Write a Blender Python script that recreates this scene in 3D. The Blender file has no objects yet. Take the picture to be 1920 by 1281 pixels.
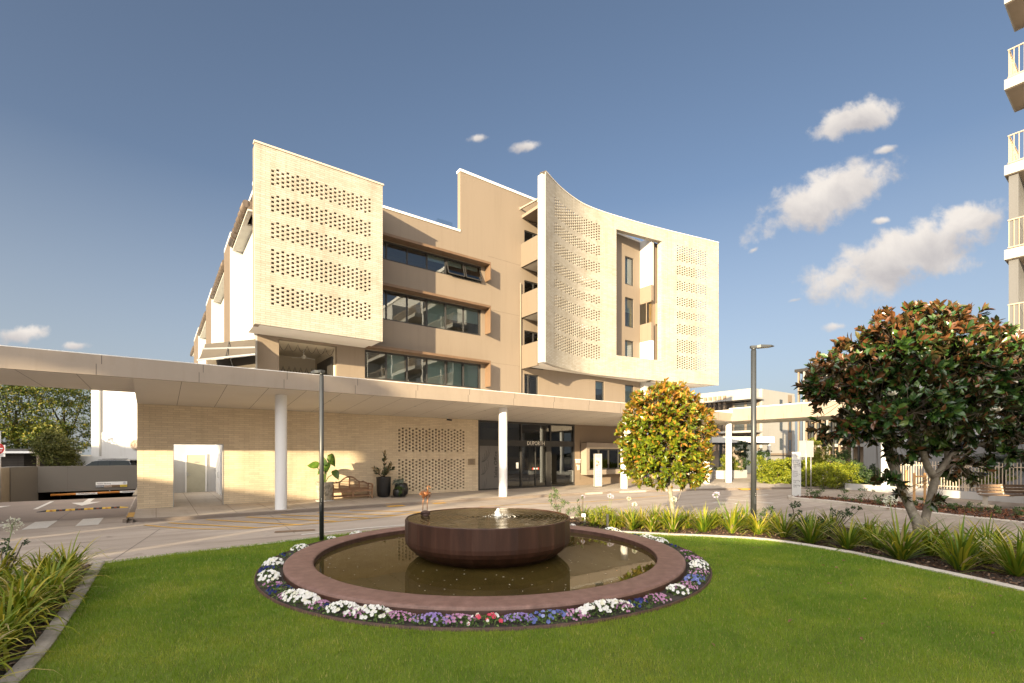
import bpy, math, random
import numpy as np
from mathutils import Vector, Matrix
R = math.radians
rng = random.Random(7)
nr = np.random.default_rng(11)
scene = bpy.context.scene
COL = scene.collection

# ------------------------------------------------------------------ camera, sky, sun, exposure
CAMZ = 2.30
F = 907.0                      # focal length in photograph pixels (17 mm shift lens, 1920 px wide)
CX, HY = 960.0, 850.0          # principal column and horizon row
cd = bpy.data.cameras.new("camera")
cd.sensor_width = 36.0
cd.lens = 36.0 * F / 1920.0
cd.shift_y = (HY - 640.5) / 1920.0
cd.clip_end = 3000.0
cam = bpy.data.objects.new("camera", cd)
cam.location = (0, 0, CAMZ)
cam.rotation_euler = (R(90), 0, 0)
COL.objects.link(cam)
scene.camera = cam

SUN_EL = 12.0
LH = Vector((0.439, 0.899, 0.0)).normalized()       # horizontal way the light travels
L = Vector((LH.x * math.cos(R(SUN_EL)), LH.y * math.cos(R(SUN_EL)), -math.sin(R(SUN_EL))))
sl = bpy.data.lights.new("sun", 'SUN')
sl.energy = 4.8
sl.angle = R(0.5)
sl.color = (1.0, 0.81, 0.52)
so = bpy.data.objects.new("sun", sl)
so.rotation_euler = L.to_track_quat('-Z', 'Y').to_euler()
so.location = (-20, -40, 30)
COL.objects.link(so)

scene.view_settings.view_transform = 'Standard'
scene.view_settings.look = 'None'
scene.view_settings.gamma = 1.0
scene.view_settings.exposure = 1.65
try:
    scene.cycles.max_bounces = 8
    scene.cycles.transparent_max_bounces = 16
    scene.cycles.use_denoising = True
except Exception:
    pass

def build_world():
    w = bpy.data.worlds.new("World")
    scene.world = w
    w.use_nodes = True
    nt = w.node_tree
    N, K = nt.nodes, nt.links
    N.clear()
    out = N.new('ShaderNodeOutputWorld')
    bg = N.new('ShaderNodeBackground')
    bg.inputs['Strength'].default_value = 0.15
    sky = N.new('ShaderNodeTexSky')
    sky.sky_type = 'NISHITA'
    sky.sun_disc = False
    sky.sun_elevation = R(SUN_EL)
    sky.sun_rotation = math.atan2(-LH.x, -LH.y)
    sky.air_density = 0.6
    sky.dust_density = 4.0
    sky.ozone_density = 2.5
    sky.altitude = 20
    tc = N.new('ShaderNodeTexCoord')
    sep = N.new('ShaderNodeSeparateXYZ')
    K.new(tc.outputs['Generated'], sep.inputs[0])
    def math_(op, a, b=None):
        m = N.new('ShaderNodeMath'); m.operation = op
        for i, v in enumerate((a, b)):
            if v is None: continue
            if isinstance(v, (int, float)): m.inputs[i].default_value = v
            else: K.new(v, m.inputs[i])
        return m.outputs[0]
    yy = math_('MAXIMUM', sep.outputs['Y'], 0.02)
    u = math_('DIVIDE', sep.outputs['X'], yy)
    v = math_('DIVIDE', sep.outputs['Z'], yy)
    cmb = N.new('ShaderNodeCombineXYZ')
    K.new(u, cmb.inputs[0]); K.new(v, cmb.inputs[1])
    # (azimuth tangent, height tangent, half length, half height, tilt, weight) of every cloud
    clouds = [(.705, .690, .095, .038, 20, 1.0), (.655, .530, .165, .060, 24, 1.0), (.815, .405, .235, .070, 20, 1.0),
              (.775, .628, .040, .014, 18, .75), (.033, .634, .052, .020, 8, .62), (-.068, .652, .046, .018, 10, .42),
              (-1.02, .245, .075, .026, 4, .80), (-.905, .222, .055, .015, 2, .6), (.678, .262, .060, .018, 6, .5),
              (.764, .481, .030, .012, 5, .7), (.585, .316, .030, .010, 12, .6), (.50, .42, .03, .012, 30, .3), (.935,.475,.10,.045,18,.9)]
    Fm = None; Hm = None
    for (cu, cv, a, b, ang, wt) in clouds:
        a *= 1.04; b *= 1.02
        mp = N.new('ShaderNodeMapping'); mp.vector_type = 'TEXTURE'
        mp.inputs['Location'].default_value = (cu, cv, 0)
        mp.inputs['Rotation'].default_value = (0, 0, R(ang))
        mp.inputs['Scale'].default_value = (a, b, 1)
        K.new(cmb.outputs[0], mp.inputs['Vector'])
        ln = N.new('ShaderNodeVectorMath'); ln.operation = 'LENGTH'
        K.new(mp.outputs[0], ln.inputs[0])
        f = math_('SUBTRACT', wt, ln.outputs['Value'])
        f = math_('MAXIMUM', f, -1.0)
        Fm = f if Fm is None else math_('MAXIMUM', Fm, f)
        sp = N.new('ShaderNodeSeparateXYZ'); K.new(mp.outputs[0], sp.inputs[0])
        # height within the cloud, counted only near it
        near = math_('MAXIMUM', math_('SUBTRACT', 1.6, ln.outputs['Value']), 0.0)
        h = math_('MULTIPLY', math_('MULTIPLY', sp.outputs['Y'], near), 0.8)
        Hm = h if Hm is None else math_('ADD', Hm, h)
    def noise(scale, det, rough, dist=0.0):
        n = N.new('ShaderNodeTexNoise'); n.inputs['Scale'].default_value = scale
        n.inputs['Detail'].default_value = det; n.inputs['Roughness'].default_value = rough
        n.inputs['Distortion'].default_value = dist
        K.new(cmb.outputs[0], n.inputs['Vector']); return n.outputs['Fac']
    n1 = noise(15, 12, .59, .15); n2 = noise(9, 5, .6, .3)
    d = math_('ADD', Fm, math_('MULTIPLY', math_('SUBTRACT', n1, .5), 1.9))
    mr = N.new('ShaderNodeMapRange'); mr.interpolation_type = 'SMOOTHSTEP'
    K.new(d, mr.inputs['Value'])
    mr.inputs['From Min'].default_value = -.04; mr.inputs['From Max'].default_value = .52
    mr.inputs['To Max'].default_value = .97
    front = math_('GREATER_THAN', sep.outputs['Y'], .05)
    alpha = math_('MULTIPLY', mr.outputs[0], front)
    sh = math_('ADD', math_('ADD', math_('MULTIPLY', Hm, .42), .45), math_('MULTIPLY', math_('SUBTRACT', n2, .5), 1.0))
    rc = N.new('ShaderNodeValToRGB')
    rc.color_ramp.elements[0].position = .15; rc.color_ramp.elements[0].color = (1.22, 1.15, 1.15, 1)
    rc.color_ramp.elements[1].position = .70; rc.color_ramp.elements[1].color = (2.0, 1.85, 1.70, 1)
    K.new(sh, rc.inputs[0])
    # thin, grey evening air over the clear blue
    tint = N.new('ShaderNodeMix'); tint.data_type = 'RGBA'; tint.blend_type = 'MIX'
    hz_ = N.new('ShaderNodeMapRange'); hz_.inputs['From Min'].default_value = 0.0; hz_.inputs['From Max'].default_value = 0.45
    hz_.inputs['To Min'].default_value = .62; hz_.inputs['To Max'].default_value = 0.0
    K.new(sep.outputs['Z'], hz_.inputs['Value']); K.new(hz_.outputs[0], tint.inputs['Factor'])
    tint.inputs['B'].default_value = SKY_GREY_COL
    wb_ = N.new('ShaderNodeMix'); wb_.data_type = 'RGBA'; wb_.blend_type = 'MULTIPLY'
    wb_.inputs['Factor'].default_value = 1.0; wb_.inputs['B'].default_value = (.71, .585, .468, 1)
    K.new(sky.outputs[0], wb_.inputs['A'])
    K.new(wb_.outputs['Result'], tint.inputs['A'])
    # broad bank of brightness added to the unseen sky behind the viewpoint, to lift the shade
    dp = N.new('ShaderNodeVectorMath'); dp.operation = 'DOT_PRODUCT'
    K.new(tc.outputs['Generated'], dp.inputs[0]); dp.inputs[1].default_value = Vector((-.30, -.72, .72)).normalized()
    fill_lobe = N.new('ShaderNodeMapRange'); fill_lobe.interpolation_type = 'SMOOTHSTEP'
    fill_lobe.inputs['From Min'].default_value = .50; fill_lobe.inputs['From Max'].default_value = .97
    K.new(dp.outputs['Value'], fill_lobe.inputs['Value'])
    nb = N.new('ShaderNodeTexNoise'); nb.inputs['Scale'].default_value = 3.0; nb.inputs['Detail'].default_value = 5; K.new(tc.outputs['Generated'], nb.inputs['Vector'])
    bk_ = math_('MULTIPLY', fill_lobe.outputs[0], math_('ADD', math_('MULTIPLY', nb.outputs['Fac'], .8), .6))
    mb_ = N.new('ShaderNodeMix'); mb_.data_type = 'RGBA'
    K.new(math_('MINIMUM', bk_, 1.0), mb_.inputs['Factor']); K.new(tint.outputs['Result'], mb_.inputs['A']); mb_.inputs['B'].default_value = FILL_GLOW
    mx = N.new('ShaderNodeMix'); mx.data_type = 'RGBA'
    K.new(alpha, mx.inputs['Factor']); K.new(mb_.outputs['Result'], mx.inputs['A']); K.new(rc.outputs[0], mx.inputs['B'])
    K.new(mx.outputs['Result'], bg.inputs['Color'])
    K.new(bg.outputs[0], out.inputs['Surface'])
SKY_GREY_COL = (1.26, 1.34, 1.36, 1)           # pale evening haze towards the horizon
FILL_GLOW = (7.6, 7.25, 6.85, 1)  # colour of the fill added behind the viewpoint
build_world()

# ------------------------------------------------------------------ frames
TH = math.atan2(0.5926, 0.8055)                      # the street front runs this way
U = Vector((math.cos(TH), math.sin(TH), 0)); Nn = Vector((-math.sin(TH), math.cos(TH), 0))
def B(s, t, z=0.0):
    return Vector((U.x * s + Nn.x * t, U.y * s + Nn.y * t, z))
def toB(x, y):
    return (x * U.x + y * U.y, x * Nn.x + y * Nn.y)
def G(px, py, z=0.0):
    """ground point at height z that is seen in this direction"""
    Y = (CAMZ - z) * F / (py - HY)
    return ((px - CX) / F * Y, Y)
def AT(px, Y):
    return (px - CX) / F * Y
def ZAT(py, Y):
    return CAMZ + (HY - py) / F * Y

# ------------------------------------------------------------------ materials
MATS = {}
def _nt(name):
    m = bpy.data.materials.new(name); m.use_nodes = True
    nt = m.node_tree; p = nt.nodes['Principled BSDF']
    return m, nt, p
def _ramp(nt, fac, cols):
    r = nt.nodes.new('ShaderNodeValToRGB')
    els = r.color_ramp.elements
    while len(els) < len(cols): els.new(.5)
    for e, (pos, c) in zip(els, cols):
        e.position = pos; e.color = (*c, 1)
    nt.links.new(fac, r.inputs[0]); return r.outputs[0]
def _noise(nt, vec, scale, det=4, rough=.55):
    n = nt.nodes.new('ShaderNodeTexNoise')
    n.inputs['Scale'].default_value = scale; n.inputs['Detail'].default_value = det; n.inputs['Roughness'].default_value = rough
    if vec is not None: nt.links.new(vec, n.inputs['Vector'])
    return n.outputs['Fac']
def _mix(nt, fac, a, b, mode='MIX'):
    m = nt.nodes.new('ShaderNodeMix'); m.data_type = 'RGBA'; m.blend_type = mode
    for k, v in (('Factor', fac), ('A', a), ('B', b)):
        if isinstance(v, (int, float)): m.inputs[k].default_value = v
        elif isinstance(v, tuple): m.inputs[k].default_value = (*v, 1) if len(v) == 3 else v
        else: nt.links.new(v, m.inputs[k])
    return m.outputs['Result']
def _bump(nt, p, h, strength, dist=.02):
    b = nt.nodes.new('ShaderNodeBump'); b.inputs['Strength'].default_value = strength; b.inputs['Distance'].default_value = dist
    nt.links.new(h, b.inputs['Height']); nt.links.new(b.outputs[0], p.inputs['Normal'])
def sc3(c, k): return tuple(min(1.0, x * k) for x in c)
def M(name, col, rough=.6, var=.10, scale=2.0, fine=.05, fscale=40, bump=0.0, bscale=60, metal=0.0, spec=.5, coat=0.0, streak=False):
    if name in MATS: return MATS[name]
    m, nt, p = _nt(name)
    tc = nt.nodes.new('ShaderNodeTexCoord'); vec = tc.outputs['Object']
    v2 = vec
    if streak:
        mp = nt.nodes.new('ShaderNodeMapping'); mp.inputs['Scale'].default_value = (1, 1, .12); nt.links.new(vec, mp.inputs[0]); v2 = mp.outputs[0]
    n = _noise(nt, v2, scale, 5)
    c = _ramp(nt, n, [(.25, sc3(col, 1 - var)), (.75, sc3(col, 1 + var))])
    if streak:
        mp3 = nt.nodes.new('ShaderNodeMapping'); mp3.inputs['Scale'].default_value = (1.6, 1.6, .09); nt.links.new(vec, mp3.inputs[0])
        c = _mix(nt, 1.0, c, _ramp(nt, _noise(nt, mp3.outputs[0], 2.3, 7, .68), [(.30, (.93, .92, .905)), (.50, (1, 1, 1))]), 'MULTIPLY')
    f = _noise(nt, vec, fscale, 3)
    g = _ramp(nt, f, [(.25, (1 - fine,) * 3), (.75, (1.0,) * 3)])
    nt.links.new(_mix(nt, 1.0, c, g, 'MULTIPLY'), p.inputs['Base Color'])
    p.inputs['Roughness'].default_value = rough; p.inputs['Metallic'].default_value = metal
    p.inputs['Specular IOR Level'].default_value = spec
    if coat: p.inputs['Coat Weight'].default_value = coat; p.inputs['Coat Roughness'].default_value = .1
    if bump: _bump(nt, p, _noise(nt, vec, bscale, 4), bump)
    MATS[name] = m; return m
def M_brick(name, c1, c2, mortar, stain=.12, bw=.39, rh=.09, ms=.007, offs=.5, bump=.35):
    if name in MATS: return MATS[name]
    m, nt, p = _nt(name)
    uv = nt.nodes.new('ShaderNodeUVMap'); uv.uv_map = 'UVMap'
    b = nt.nodes.new('ShaderNodeTexBrick')
    b.inputs['Scale'].default_value = 1.0; b.inputs['Brick Width'].default_value = bw; b.inputs['Row Height'].default_value = rh
    b.inputs['Mortar Size'].default_value = ms; b.inputs['Mortar Smooth'].default_value = .1; b.inputs['Bias'].default_value = 0
    b.offset = offs
    b.inputs['Color1'].default_value = (*c1, 1); b.inputs['Color2'].default_value = (*c2, 1); b.inputs['Mortar'].default_value = (*mortar, 1)
    nt.links.new(uv.outputs[0], b.inputs['Vector'])
    n = _noise(nt, uv.outputs[0], .55, 6, .62)
    g = _ramp(nt, n, [(.30, (1 - stain, 1 - stain * 1.05, 1 - stain * 1.15)), (.62, (1, 1, 1))])
    c = _mix(nt, 1.0, b.outputs['Color'], g, 'MULTIPLY')
    mp = nt.nodes.new('ShaderNodeMapping'); mp.inputs['Scale'].default_value = (2.2, .16, 1); nt.links.new(uv.outputs[0], mp.inputs[0])
    c = _mix(nt, 1.0, c, _ramp(nt, _noise(nt, mp.outputs[0], 1.6, 6, .66), [(.30, (1 - stain * .9, 1 - stain, 1 - stain * 1.2)), (.50, (1, 1, 1))]), 'MULTIPLY')   # rain streaks
    f = _noise(nt, uv.outputs[0], 25, 3)
    c = _mix(nt, 1.0, c, _ramp(nt, f, [(.3, (.93,) * 3), (.7, (1,) * 3)]), 'MULTIPLY')
    nt.links.new(c, p.inputs['Base Color'])
    p.inputs['Roughness'].default_value = .8; p.inputs['Specular IOR Level'].default_value = .25
    if bump:
        inv = nt.nodes.new('ShaderNodeMath'); inv.operation = 'SUBTRACT'; inv.inputs[0].default_value = 1
        nt.links.new(b.outputs['Fac'], inv.inputs[1])
        _bump(nt, p, inv.outputs[0], bump, .01)
    MATS[name] = m; return m
def M_glass(name, tint=(.45, .52, .52), refl=.12, gain=1.0):
    """window pane: part see-through, part mirror, more mirror at a slant"""
    if name in MATS: return MATS[name]
    m, nt, p = _nt(name)
    nt.nodes.remove(p)
    out = nt.nodes['Material Output']
    tr = nt.nodes.new('ShaderNodeBsdfTransparent'); tr.inputs[0].default_value = (*tint, 1)
    gl = nt.nodes.new('ShaderNodeBsdfGlossy'); gl.inputs['Roughness'].default_value = .008; gl.inputs[0].default_value = (.92, .97, 1, 1)
    lw = nt.nodes.new('ShaderNodeFresnel'); lw.inputs['IOR'].default_value = 1.6
    ad = nt.nodes.new('ShaderNodeMath'); ad.operation = 'MULTIPLY_ADD'; ad.use_clamp = True
    nt.links.new(lw.outputs[0], ad.inputs[0]); ad.inputs[1].default_value = gain; ad.inputs[2].default_value = refl
    mx = nt.nodes.new('ShaderNodeMixShader')
    nt.links.new(ad.outputs[0], mx.inputs[0]); nt.links.new(tr.outputs[0], mx.inputs[1]); nt.links.new(gl.outputs[0], mx.inputs[2])
    # slow waviness of the panes
    tc = nt.nodes.new('ShaderNodeTexCoord'); b = nt.nodes.new('ShaderNodeBump'); b.inputs['Strength'].default_value = .02; b.inputs['Distance'].default_value = .05
    nt.links.new(_noise(nt, tc.outputs['Object'], 1.2, 1), b.inputs['Height']); nt.links.new(b.outputs[0], gl.inputs['Normal'])
    nt.links.new(mx.outputs[0], out.inputs[0])
    MATS[name] = m; return m
def M_leaf(name, cols, under=None, rough=.35, spec=.5, trans=.0):
    """leaf colour from the per-leaf attribute; the underside may differ"""
    if name in MATS: return MATS[name]
    m, nt, p = _nt(name)
    at = nt.nodes.new('ShaderNodeAttribute'); at.attribute_name = 'rnd'
    c = _ramp(nt, at.outputs['Fac'], cols)
    if under:
        ge = nt.nodes.new('ShaderNodeNewGeometry')
        at2 = _ramp(nt, at.outputs['Fac'], under)
        c = _mix(nt, ge.outputs['Backfacing'], c, at2)
    nt.links.new(c, p.inputs['Base Color'])
    p.inputs['Roughness'].default_value = rough; p.inputs['Specular IOR Level'].default_value = spec
    if trans:
        out = nt.nodes['Material Output']
        t = nt.nodes.new('ShaderNodeBsdfTranslucent'); nt.links.new(c, t.inputs[0])
        mx = nt.nodes.new('ShaderNodeMixShader'); mx.inputs[0].default_value = trans
        nt.links.new(p.outputs[0], mx.inputs[1]); nt.links.new(t.outputs[0], mx.inputs[2]); nt.links.new(mx.outputs[0], out.inputs[0])
    MATS[name] = m; return m

# ------------------------------------------------------------------ object helpers
OFF = {}
def tag(o, label=None, cat=None, group=None, kind=None):
    if label: o['label'] = label
    if cat: o['category'] = cat
    if group: o['group'] = group
    if kind: o['kind'] = kind
    return o
def place(o, at, frame, rot):
    if frame == 'B':
        o.location = B(*at); o.rotation_euler = (0, 0, TH); OFF[o.name] = tuple(at)
    elif frame == 'W':
        o.location = at; OFF[o.name] = tuple(at)
    else:
        o.location = at; o.rotation_euler = (0, 0, rot); OFF[o.name] = (0, 0, 0)
def thing(name, label, cat, at=(0, 0, 0), frame='W', rot=0.0, group=None):
    o = bpy.data.objects.new(name, None); o.empty_display_size = .3
    COL.objects.link(o); place(o, at, frame, rot); tag(o, label, cat, group); return o
def link_mesh(name, me, mat, parent=None, at=(0, 0, 0), frame='W', rot=0.0):
    o = bpy.data.objects.new(name, me); COL.objects.link(o)
    if mat and not me.materials: me.materials.append(mat)
    if parent:
        o.parent = parent; OFF[o.name] = OFF[parent.name]
    else:
        place(o, at, frame, rot)
    return o
def copy_tree(o, parent=None):
    c = o.copy(); COL.objects.link(c); OFF[c.name] = OFF.get(o.name, (0, 0, 0))
    if parent: c.parent = parent
    for ch in list(o.children): copy_tree(ch, c)
    return c
class MB:
    def __init__(s): s.v = []; s.f = []; s.uv = []; s.sm = []
    def face(s, idx, uv=None, smooth=False): s.f.append(tuple(idx)); s.uv.append(uv); s.sm.append(smooth)
    def poly(s, pts, uv=None):
        i = len(s.v); s.v += [tuple(p) for p in pts]; s.face(range(i, i + len(pts)), uv); return s
    def box(s, x0, x1, y0, y1, z0, z1):
        if x0 > x1: x0, x1 = x1, x0
        if y0 > y1: y0, y1 = y1, y0
        if z0 > z1: z0, z1 = z1, z0
        i = len(s.v)
        s.v += [(x0, y0, z0), (x1, y0, z0), (x1, y1, z0), (x0, y1, z0), (x0, y0, z1), (x1, y0, z1), (x1, y1, z1), (x0, y1, z1)]
        X = [(x0, z0), (x1, z0), (x1, z1), (x0, z1)]; Yv = [(y0, z0), (y1, z0), (y1, z1), (y0, z1)]; Z = [(x0, y0), (x1, y0), (x1, y1), (x0, y1)]
        for q, uv in (((0, 3, 2, 1), Z), ((4, 5, 6, 7), Z), ((0, 1, 5, 4), X), ((1, 2, 6, 5), Yv), ((2, 3, 7, 6), X[::1]), ((3, 0, 4, 7), Yv)):
            s.face([i + k for k in q], list(uv))
        return s
    def bar(s, p, q, w, h, up=(0, 0, 1)):
        """box from p to q, w across, h along 'up'"""
        p, q = Vector(p), Vector(q); d = (q - p).normalized(); up = Vector(up)
        if abs(d.dot(up)) > .98: up = Vector((1, 0, 0))
        a = d.cross(up).normalized() * (w / 2); b = a.cross(d).normalized() * (h / 2)
        i = len(s.v)
        for e in (p, q):
            for (x, y) in ((-1, -1), (1, -1), (1, 1), (-1, 1)): s.v.append(tuple(e + a * x + b * y))
        for k in ((0, 1, 2, 3), (7, 6, 5, 4), (0, 4, 5, 1), (1, 5, 6, 2), (2, 6, 7, 3), (3, 7, 4, 0)): s.face([i + j for j in k])
        return s
    def prism(s, poly, z0, z1, bottom=True):
        i = len(s.v); n = len(poly)
        a = sum(poly[k][0] * poly[(k + 1) % n][1] - poly[(k + 1) % n][0] * poly[k][1] for k in range(n))
        if a < 0: poly = poly[::-1]
        s.v += [(p[0], p[1], z0) for p in poly] + [(p[0], p[1], z1) for p in poly]
        s.face(range(i + n, i + 2 * n), [(p[0], p[1]) for p in poly])
        if bottom: s.face([i + n - 1 - k for k in range(n)])
        for k in range(n):
            j = (k + 1) % n; L_ = math.dist(poly[k], poly[j])
            s.face((i + k, i + j, i + n + j, i + n + k), [(0, z0), (L_, z0), (L_, z1), (0, z1)])
        return s
    def tube(s, pts, rad, n=8, cap=True):
        pts = [Vector(p) for p in pts]
        if not isinstance(rad, (list, tuple)): rad = [rad] * len(pts)
        i = len(s.v); ref = Vector((0, 0, 1))
        d0 = (pts[-1] - pts[0]).normalized()
        if abs(d0.z) > .8: ref = Vector((1, 0, 0))
        for k, p in enumerate(pts):
            d = (pts[min(k + 1, len(pts) - 1)] - pts[max(k - 1, 0)]).normalized()
            a = d.cross(ref)
            if a.length < 1e-4: a = d.cross(Vector((0, 1, 0)))
            a.normalize(); b = d.cross(a).normalized()
            for j in range(n):
                an = 2 * math.pi * j / n
                s.v.append(tuple(p + (a * math.cos(an) + b * math.sin(an)) * rad[k]))
        for k in range(len(pts) - 1):
            for j in range(n):
                j2 = (j + 1) % n
                s.face((i + k * n + j, i + k * n + j2, i + (k + 1) * n + j2, i + (k + 1) * n + j)[::-1], None, True)
        if cap:
            s.face([i + j for j in range(n)]); s.face([i + (len(pts) - 1) * n + n - 1 - j for j in range(n)])
        return s
    def lathe(s, prof, c=(0, 0, 0), n=48, smooth=True, close=False):
        i = len(s.v); m = len(prof)
        for (r, z) in prof:
            for j in range(n):
                a = 2 * math.pi * j / n
                s.v.append((c[0] + r * math.cos(a), c[1] + r * math.sin(a), c[2] + z))
        for k in range(m - 1 if not close else m):
            k2 = (k + 1) % m
            for j in range(n):
                j2 = (j + 1) % n
                s.face((i + k * n + j, i + k * n + j2, i + k2 * n + j2, i + k2 * n + j), None, smooth)
        return s
    def sphere(s, c, r, n=10, m=7, sx=1, sy=1, sz=1):
        prof = []
        i = len(s.v)
        for k in range(m + 1):
            a = math.pi * k / m
            rr = max(1e-4, math.sin(a)); zz = -math.cos(a)
            for j in range(n):
                b = 2 * math.pi * j / n
                s.v.append((c[0] + r * sx * rr * math.cos(b), c[1] + r * sy * rr * math.sin(b), c[2] + r * sz * zz))
        for k in range(m):
            for j in range(n):
                j2 = (j + 1) % n
                s.face((i + k * n + j, i + k * n + j2, i + (k + 1) * n + j2, i + (k + 1) * n + j), None, True)
        return s
    def add(s, verts, faces, mat4=None):
        i = len(s.v)
        s.v += [tuple(mat4 @ Vector(v)) if mat4 is not None else tuple(v) for v in verts]
        for f in faces: s.face([i + k for k in f])
        return s
    def mesh(s, name, off=(0, 0, 0)):
        me = bpy.data.meshes.new(name)
        ox, oy, oz = off
        me.from_pydata([(x - ox, y - oy, z - oz) for (x, y, z) in s.v], [], s.f)
        if any(u is not None for u in s.uv):
            lay = me.uv_layers.new(name='UVMap'); k = 0
            for f, u in zip(s.f, s.uv):
                for j in range(len(f)):
                    if u is not None: lay.data[k].uv = u[j]
                    k += 1
        me.polygons.foreach_set('use_smooth', s.sm)
        me.update(); return me
    def build(s, name, mat, parent=None, at=(0, 0, 0), frame='W', rot=0.0, label=None, cat=None, group=None, kind=None, bevel=0):
        off = OFF[parent.name] if parent else (at if frame in ('B', 'W') else (0, 0, 0))
        o = link_mesh(name, s.mesh(name, off), mat, parent, at, frame, rot)
        tag(o, label, cat, group, kind)
        if bevel:
            b = o.modifiers.new('bevel', 'BEVEL'); b.width = bevel; b.segments = 2; b.limit_method = 'ANGLE'
        return o
def build_each(mb, name, mat, parent):
    """one part per connected piece"""
    par = list(range(len(mb.v)))
    def fd(i):
        while par[i] != i: par[i] = par[par[i]]; i = par[i]
        return i
    for f in mb.f:
        for k in f[1:]: par[fd(f[0])] = fd(k)
    gr = {}
    for f, u, s in zip(mb.f, mb.uv, mb.sm): gr.setdefault(fd(f[0]), []).append((f, u, s))
    for fs in gr.values():
        m = MB(); mp = {}
        for f, u, s in fs:
            q = []
            for k in f:
                if k not in mp: mp[k] = len(m.v); m.v.append(mb.v[k])
                q.append(mp[k])
            m.face(q, u, s)
        m.build(name, mat, parent)
def structure(name, mb, mat, at=(0, 0, 0), frame='W'):
    return mb.build(name, mat, None, at, frame, kind='structure')

def text_geo(body, size, depth=.004, align='CENTER', sx=1.0):
    """letters as a mesh lying in the local x,z plane, facing -y"""
    cu = bpy.data.curves.new('lettering', 'FONT'); cu.body = body; cu.size = size; cu.extrude = depth; cu.align_x = align; cu.align_y = 'CENTER'
    cu.resolution_u = 2
    ob = bpy.data.objects.new('lettering_tmp', cu); COL.objects.link(ob)
    dg = bpy.context.evaluated_depsgraph_get()
    me = bpy.data.meshes.new_from_object(ob.evaluated_get(dg))
    vs = [(v.co.x * sx, -v.co.z, v.co.y) for v in me.vertices]; fs = [tuple(p.vertices) for p in me.polygons]
    bpy.data.objects.remove(ob); bpy.data.curves.remove(cu); bpy.data.meshes.remove(me)
    return vs, fs
def text_at(mb, body, size, c, dirx=(1, 0, 0), up=(0, 0, 1), depth=.004, align='CENTER', sx=1.0):
    vs, fs = text_geo(body, size, depth, align, sx)
    dx = Vector(dirx).normalized(); uz = Vector(up).normalized(); dy = uz.cross(dx)
    m = Matrix(((dx.x, dy.x, uz.x, c[0]), (dx.y, dy.y, uz.y, c[1]), (dx.z, dy.z, uz.z, c[2]), (0, 0, 0, 1)))
    mb.add(vs, fs, m); return mb

# leaves and blades built from arrays ---------------------------------------------------------------
def np_mesh(name, verts, quads, rnd=None, smooth=False):
    me = bpy.data.meshes.new(name)
    nv, nf = len(verts), len(quads); k = quads.shape[1]
    me.vertices.add(nv); me.vertices.foreach_set('co', np.ascontiguousarray(verts, dtype=np.float32).ravel())
    me.loops.add(nf * k); me.loops.foreach_set('vertex_index', np.ascontiguousarray(quads, dtype=np.int32).ravel())
    me.polygons.add(nf); me.polygons.foreach_set('loop_start', np.arange(0, nf * k, k, dtype=np.int32))
    me.polygons.foreach_set('use_smooth', np.full(nf, smooth))
    if rnd is not None:
        a = me.attributes.new('rnd', 'FLOAT', 'FACE'); a.data.foreach_set('value', np.ascontiguousarray(rnd, dtype=np.float32))
    me.update(calc_edges=True); return me
def unit(a): return a / np.maximum(np.linalg.norm(a, axis=1, keepdims=True), 1e-6)
def leaf_mesh(name, pos, dirs, nrm, length, width, rnd, fold=.18, off=(0, 0, 0), oval=False):
    n = len(pos); pos = pos - np.array(off)
    d = unit(dirs); side = unit(np.cross(d, nrm)); up = unit(np.cross(side, d))
    L_ = length[:, None]; W = width[:, None]
    base = pos; tip = pos + d * L_ - up * L_ * .10
    mid = pos + d * L_ * .5
    if oval:
        e1 = pos + d * L_ * .32 + up * L_ * .02; e2 = pos + d * L_ * .70 - up * L_ * .02
        l1, r1 = e1 + side * W * .44 + up * W * fold, e1 - side * W * .44 + up * W * fold
        l2, r2 = e2 + side * W * .42 + up * W * fold, e2 - side * W * .42 + up * W * fold
        v = np.stack([base, l1, l2, tip, r2, r1, mid], 1).reshape(-1, 3); i = np.arange(n)[:, None] * 7
        q = np.stack([np.concatenate([i, i + 1, i + 2, i + 6], 1), np.concatenate([i + 6, i + 2, i + 3, i + 4], 1), np.concatenate([i, i + 6, i + 4, i + 5], 1)], 1).reshape(-1, 4)
        return np_mesh(name, v, q, np.repeat(rnd, 3))
    l = mid + side * W * .5 + up * W * fold; r = mid - side * W * .5 + up * W * fold
    v = np.stack([base, l, tip, r, mid], 1).reshape(-1, 3)
    i = np.arange(n)[:, None] * 5
    q1 = np.concatenate([i, i + 1, i + 2, i + 4], 1); q2 = np.concatenate([i, i + 4, i + 2, i + 3], 1)
    q = np.stack([q1, q2], 1).reshape(-1, 4)
    return np_mesh(name, v, q, np.repeat(rnd, 2))
def rand_dirs(n):
    v = nr.normal(size=(n, 3)); return unit(v)
def rosette(tips, tdirs, per, ll, lw, spread=1.0, rlo=0.0, rhi=1.0):
    """whorls of leaves round each twig end"""
    n = len(tips); P = np.repeat(tips, per, 0); D = np.repeat(unit(tdirs), per, 0)
    rd = rand_dirs(n * per); side = unit(rd - D * np.sum(rd * D, 1, keepdims=True))
    k = nr.uniform(.25, 1.25, (n * per, 1)) * spread
    d = unit(D + side * k)
    nrm = unit(D * 1.0 - side * .35 + nr.normal(size=(n * per, 3)) * .25)
    P = P - D * nr.uniform(0, .14, (n * per, 1)) 
    ln = nr.uniform(ll * .7, ll * 1.2, n * per); wd = ln * lw * nr.uniform(.85, 1.15, n * per)
    return P, d, nrm, ln, wd

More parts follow.
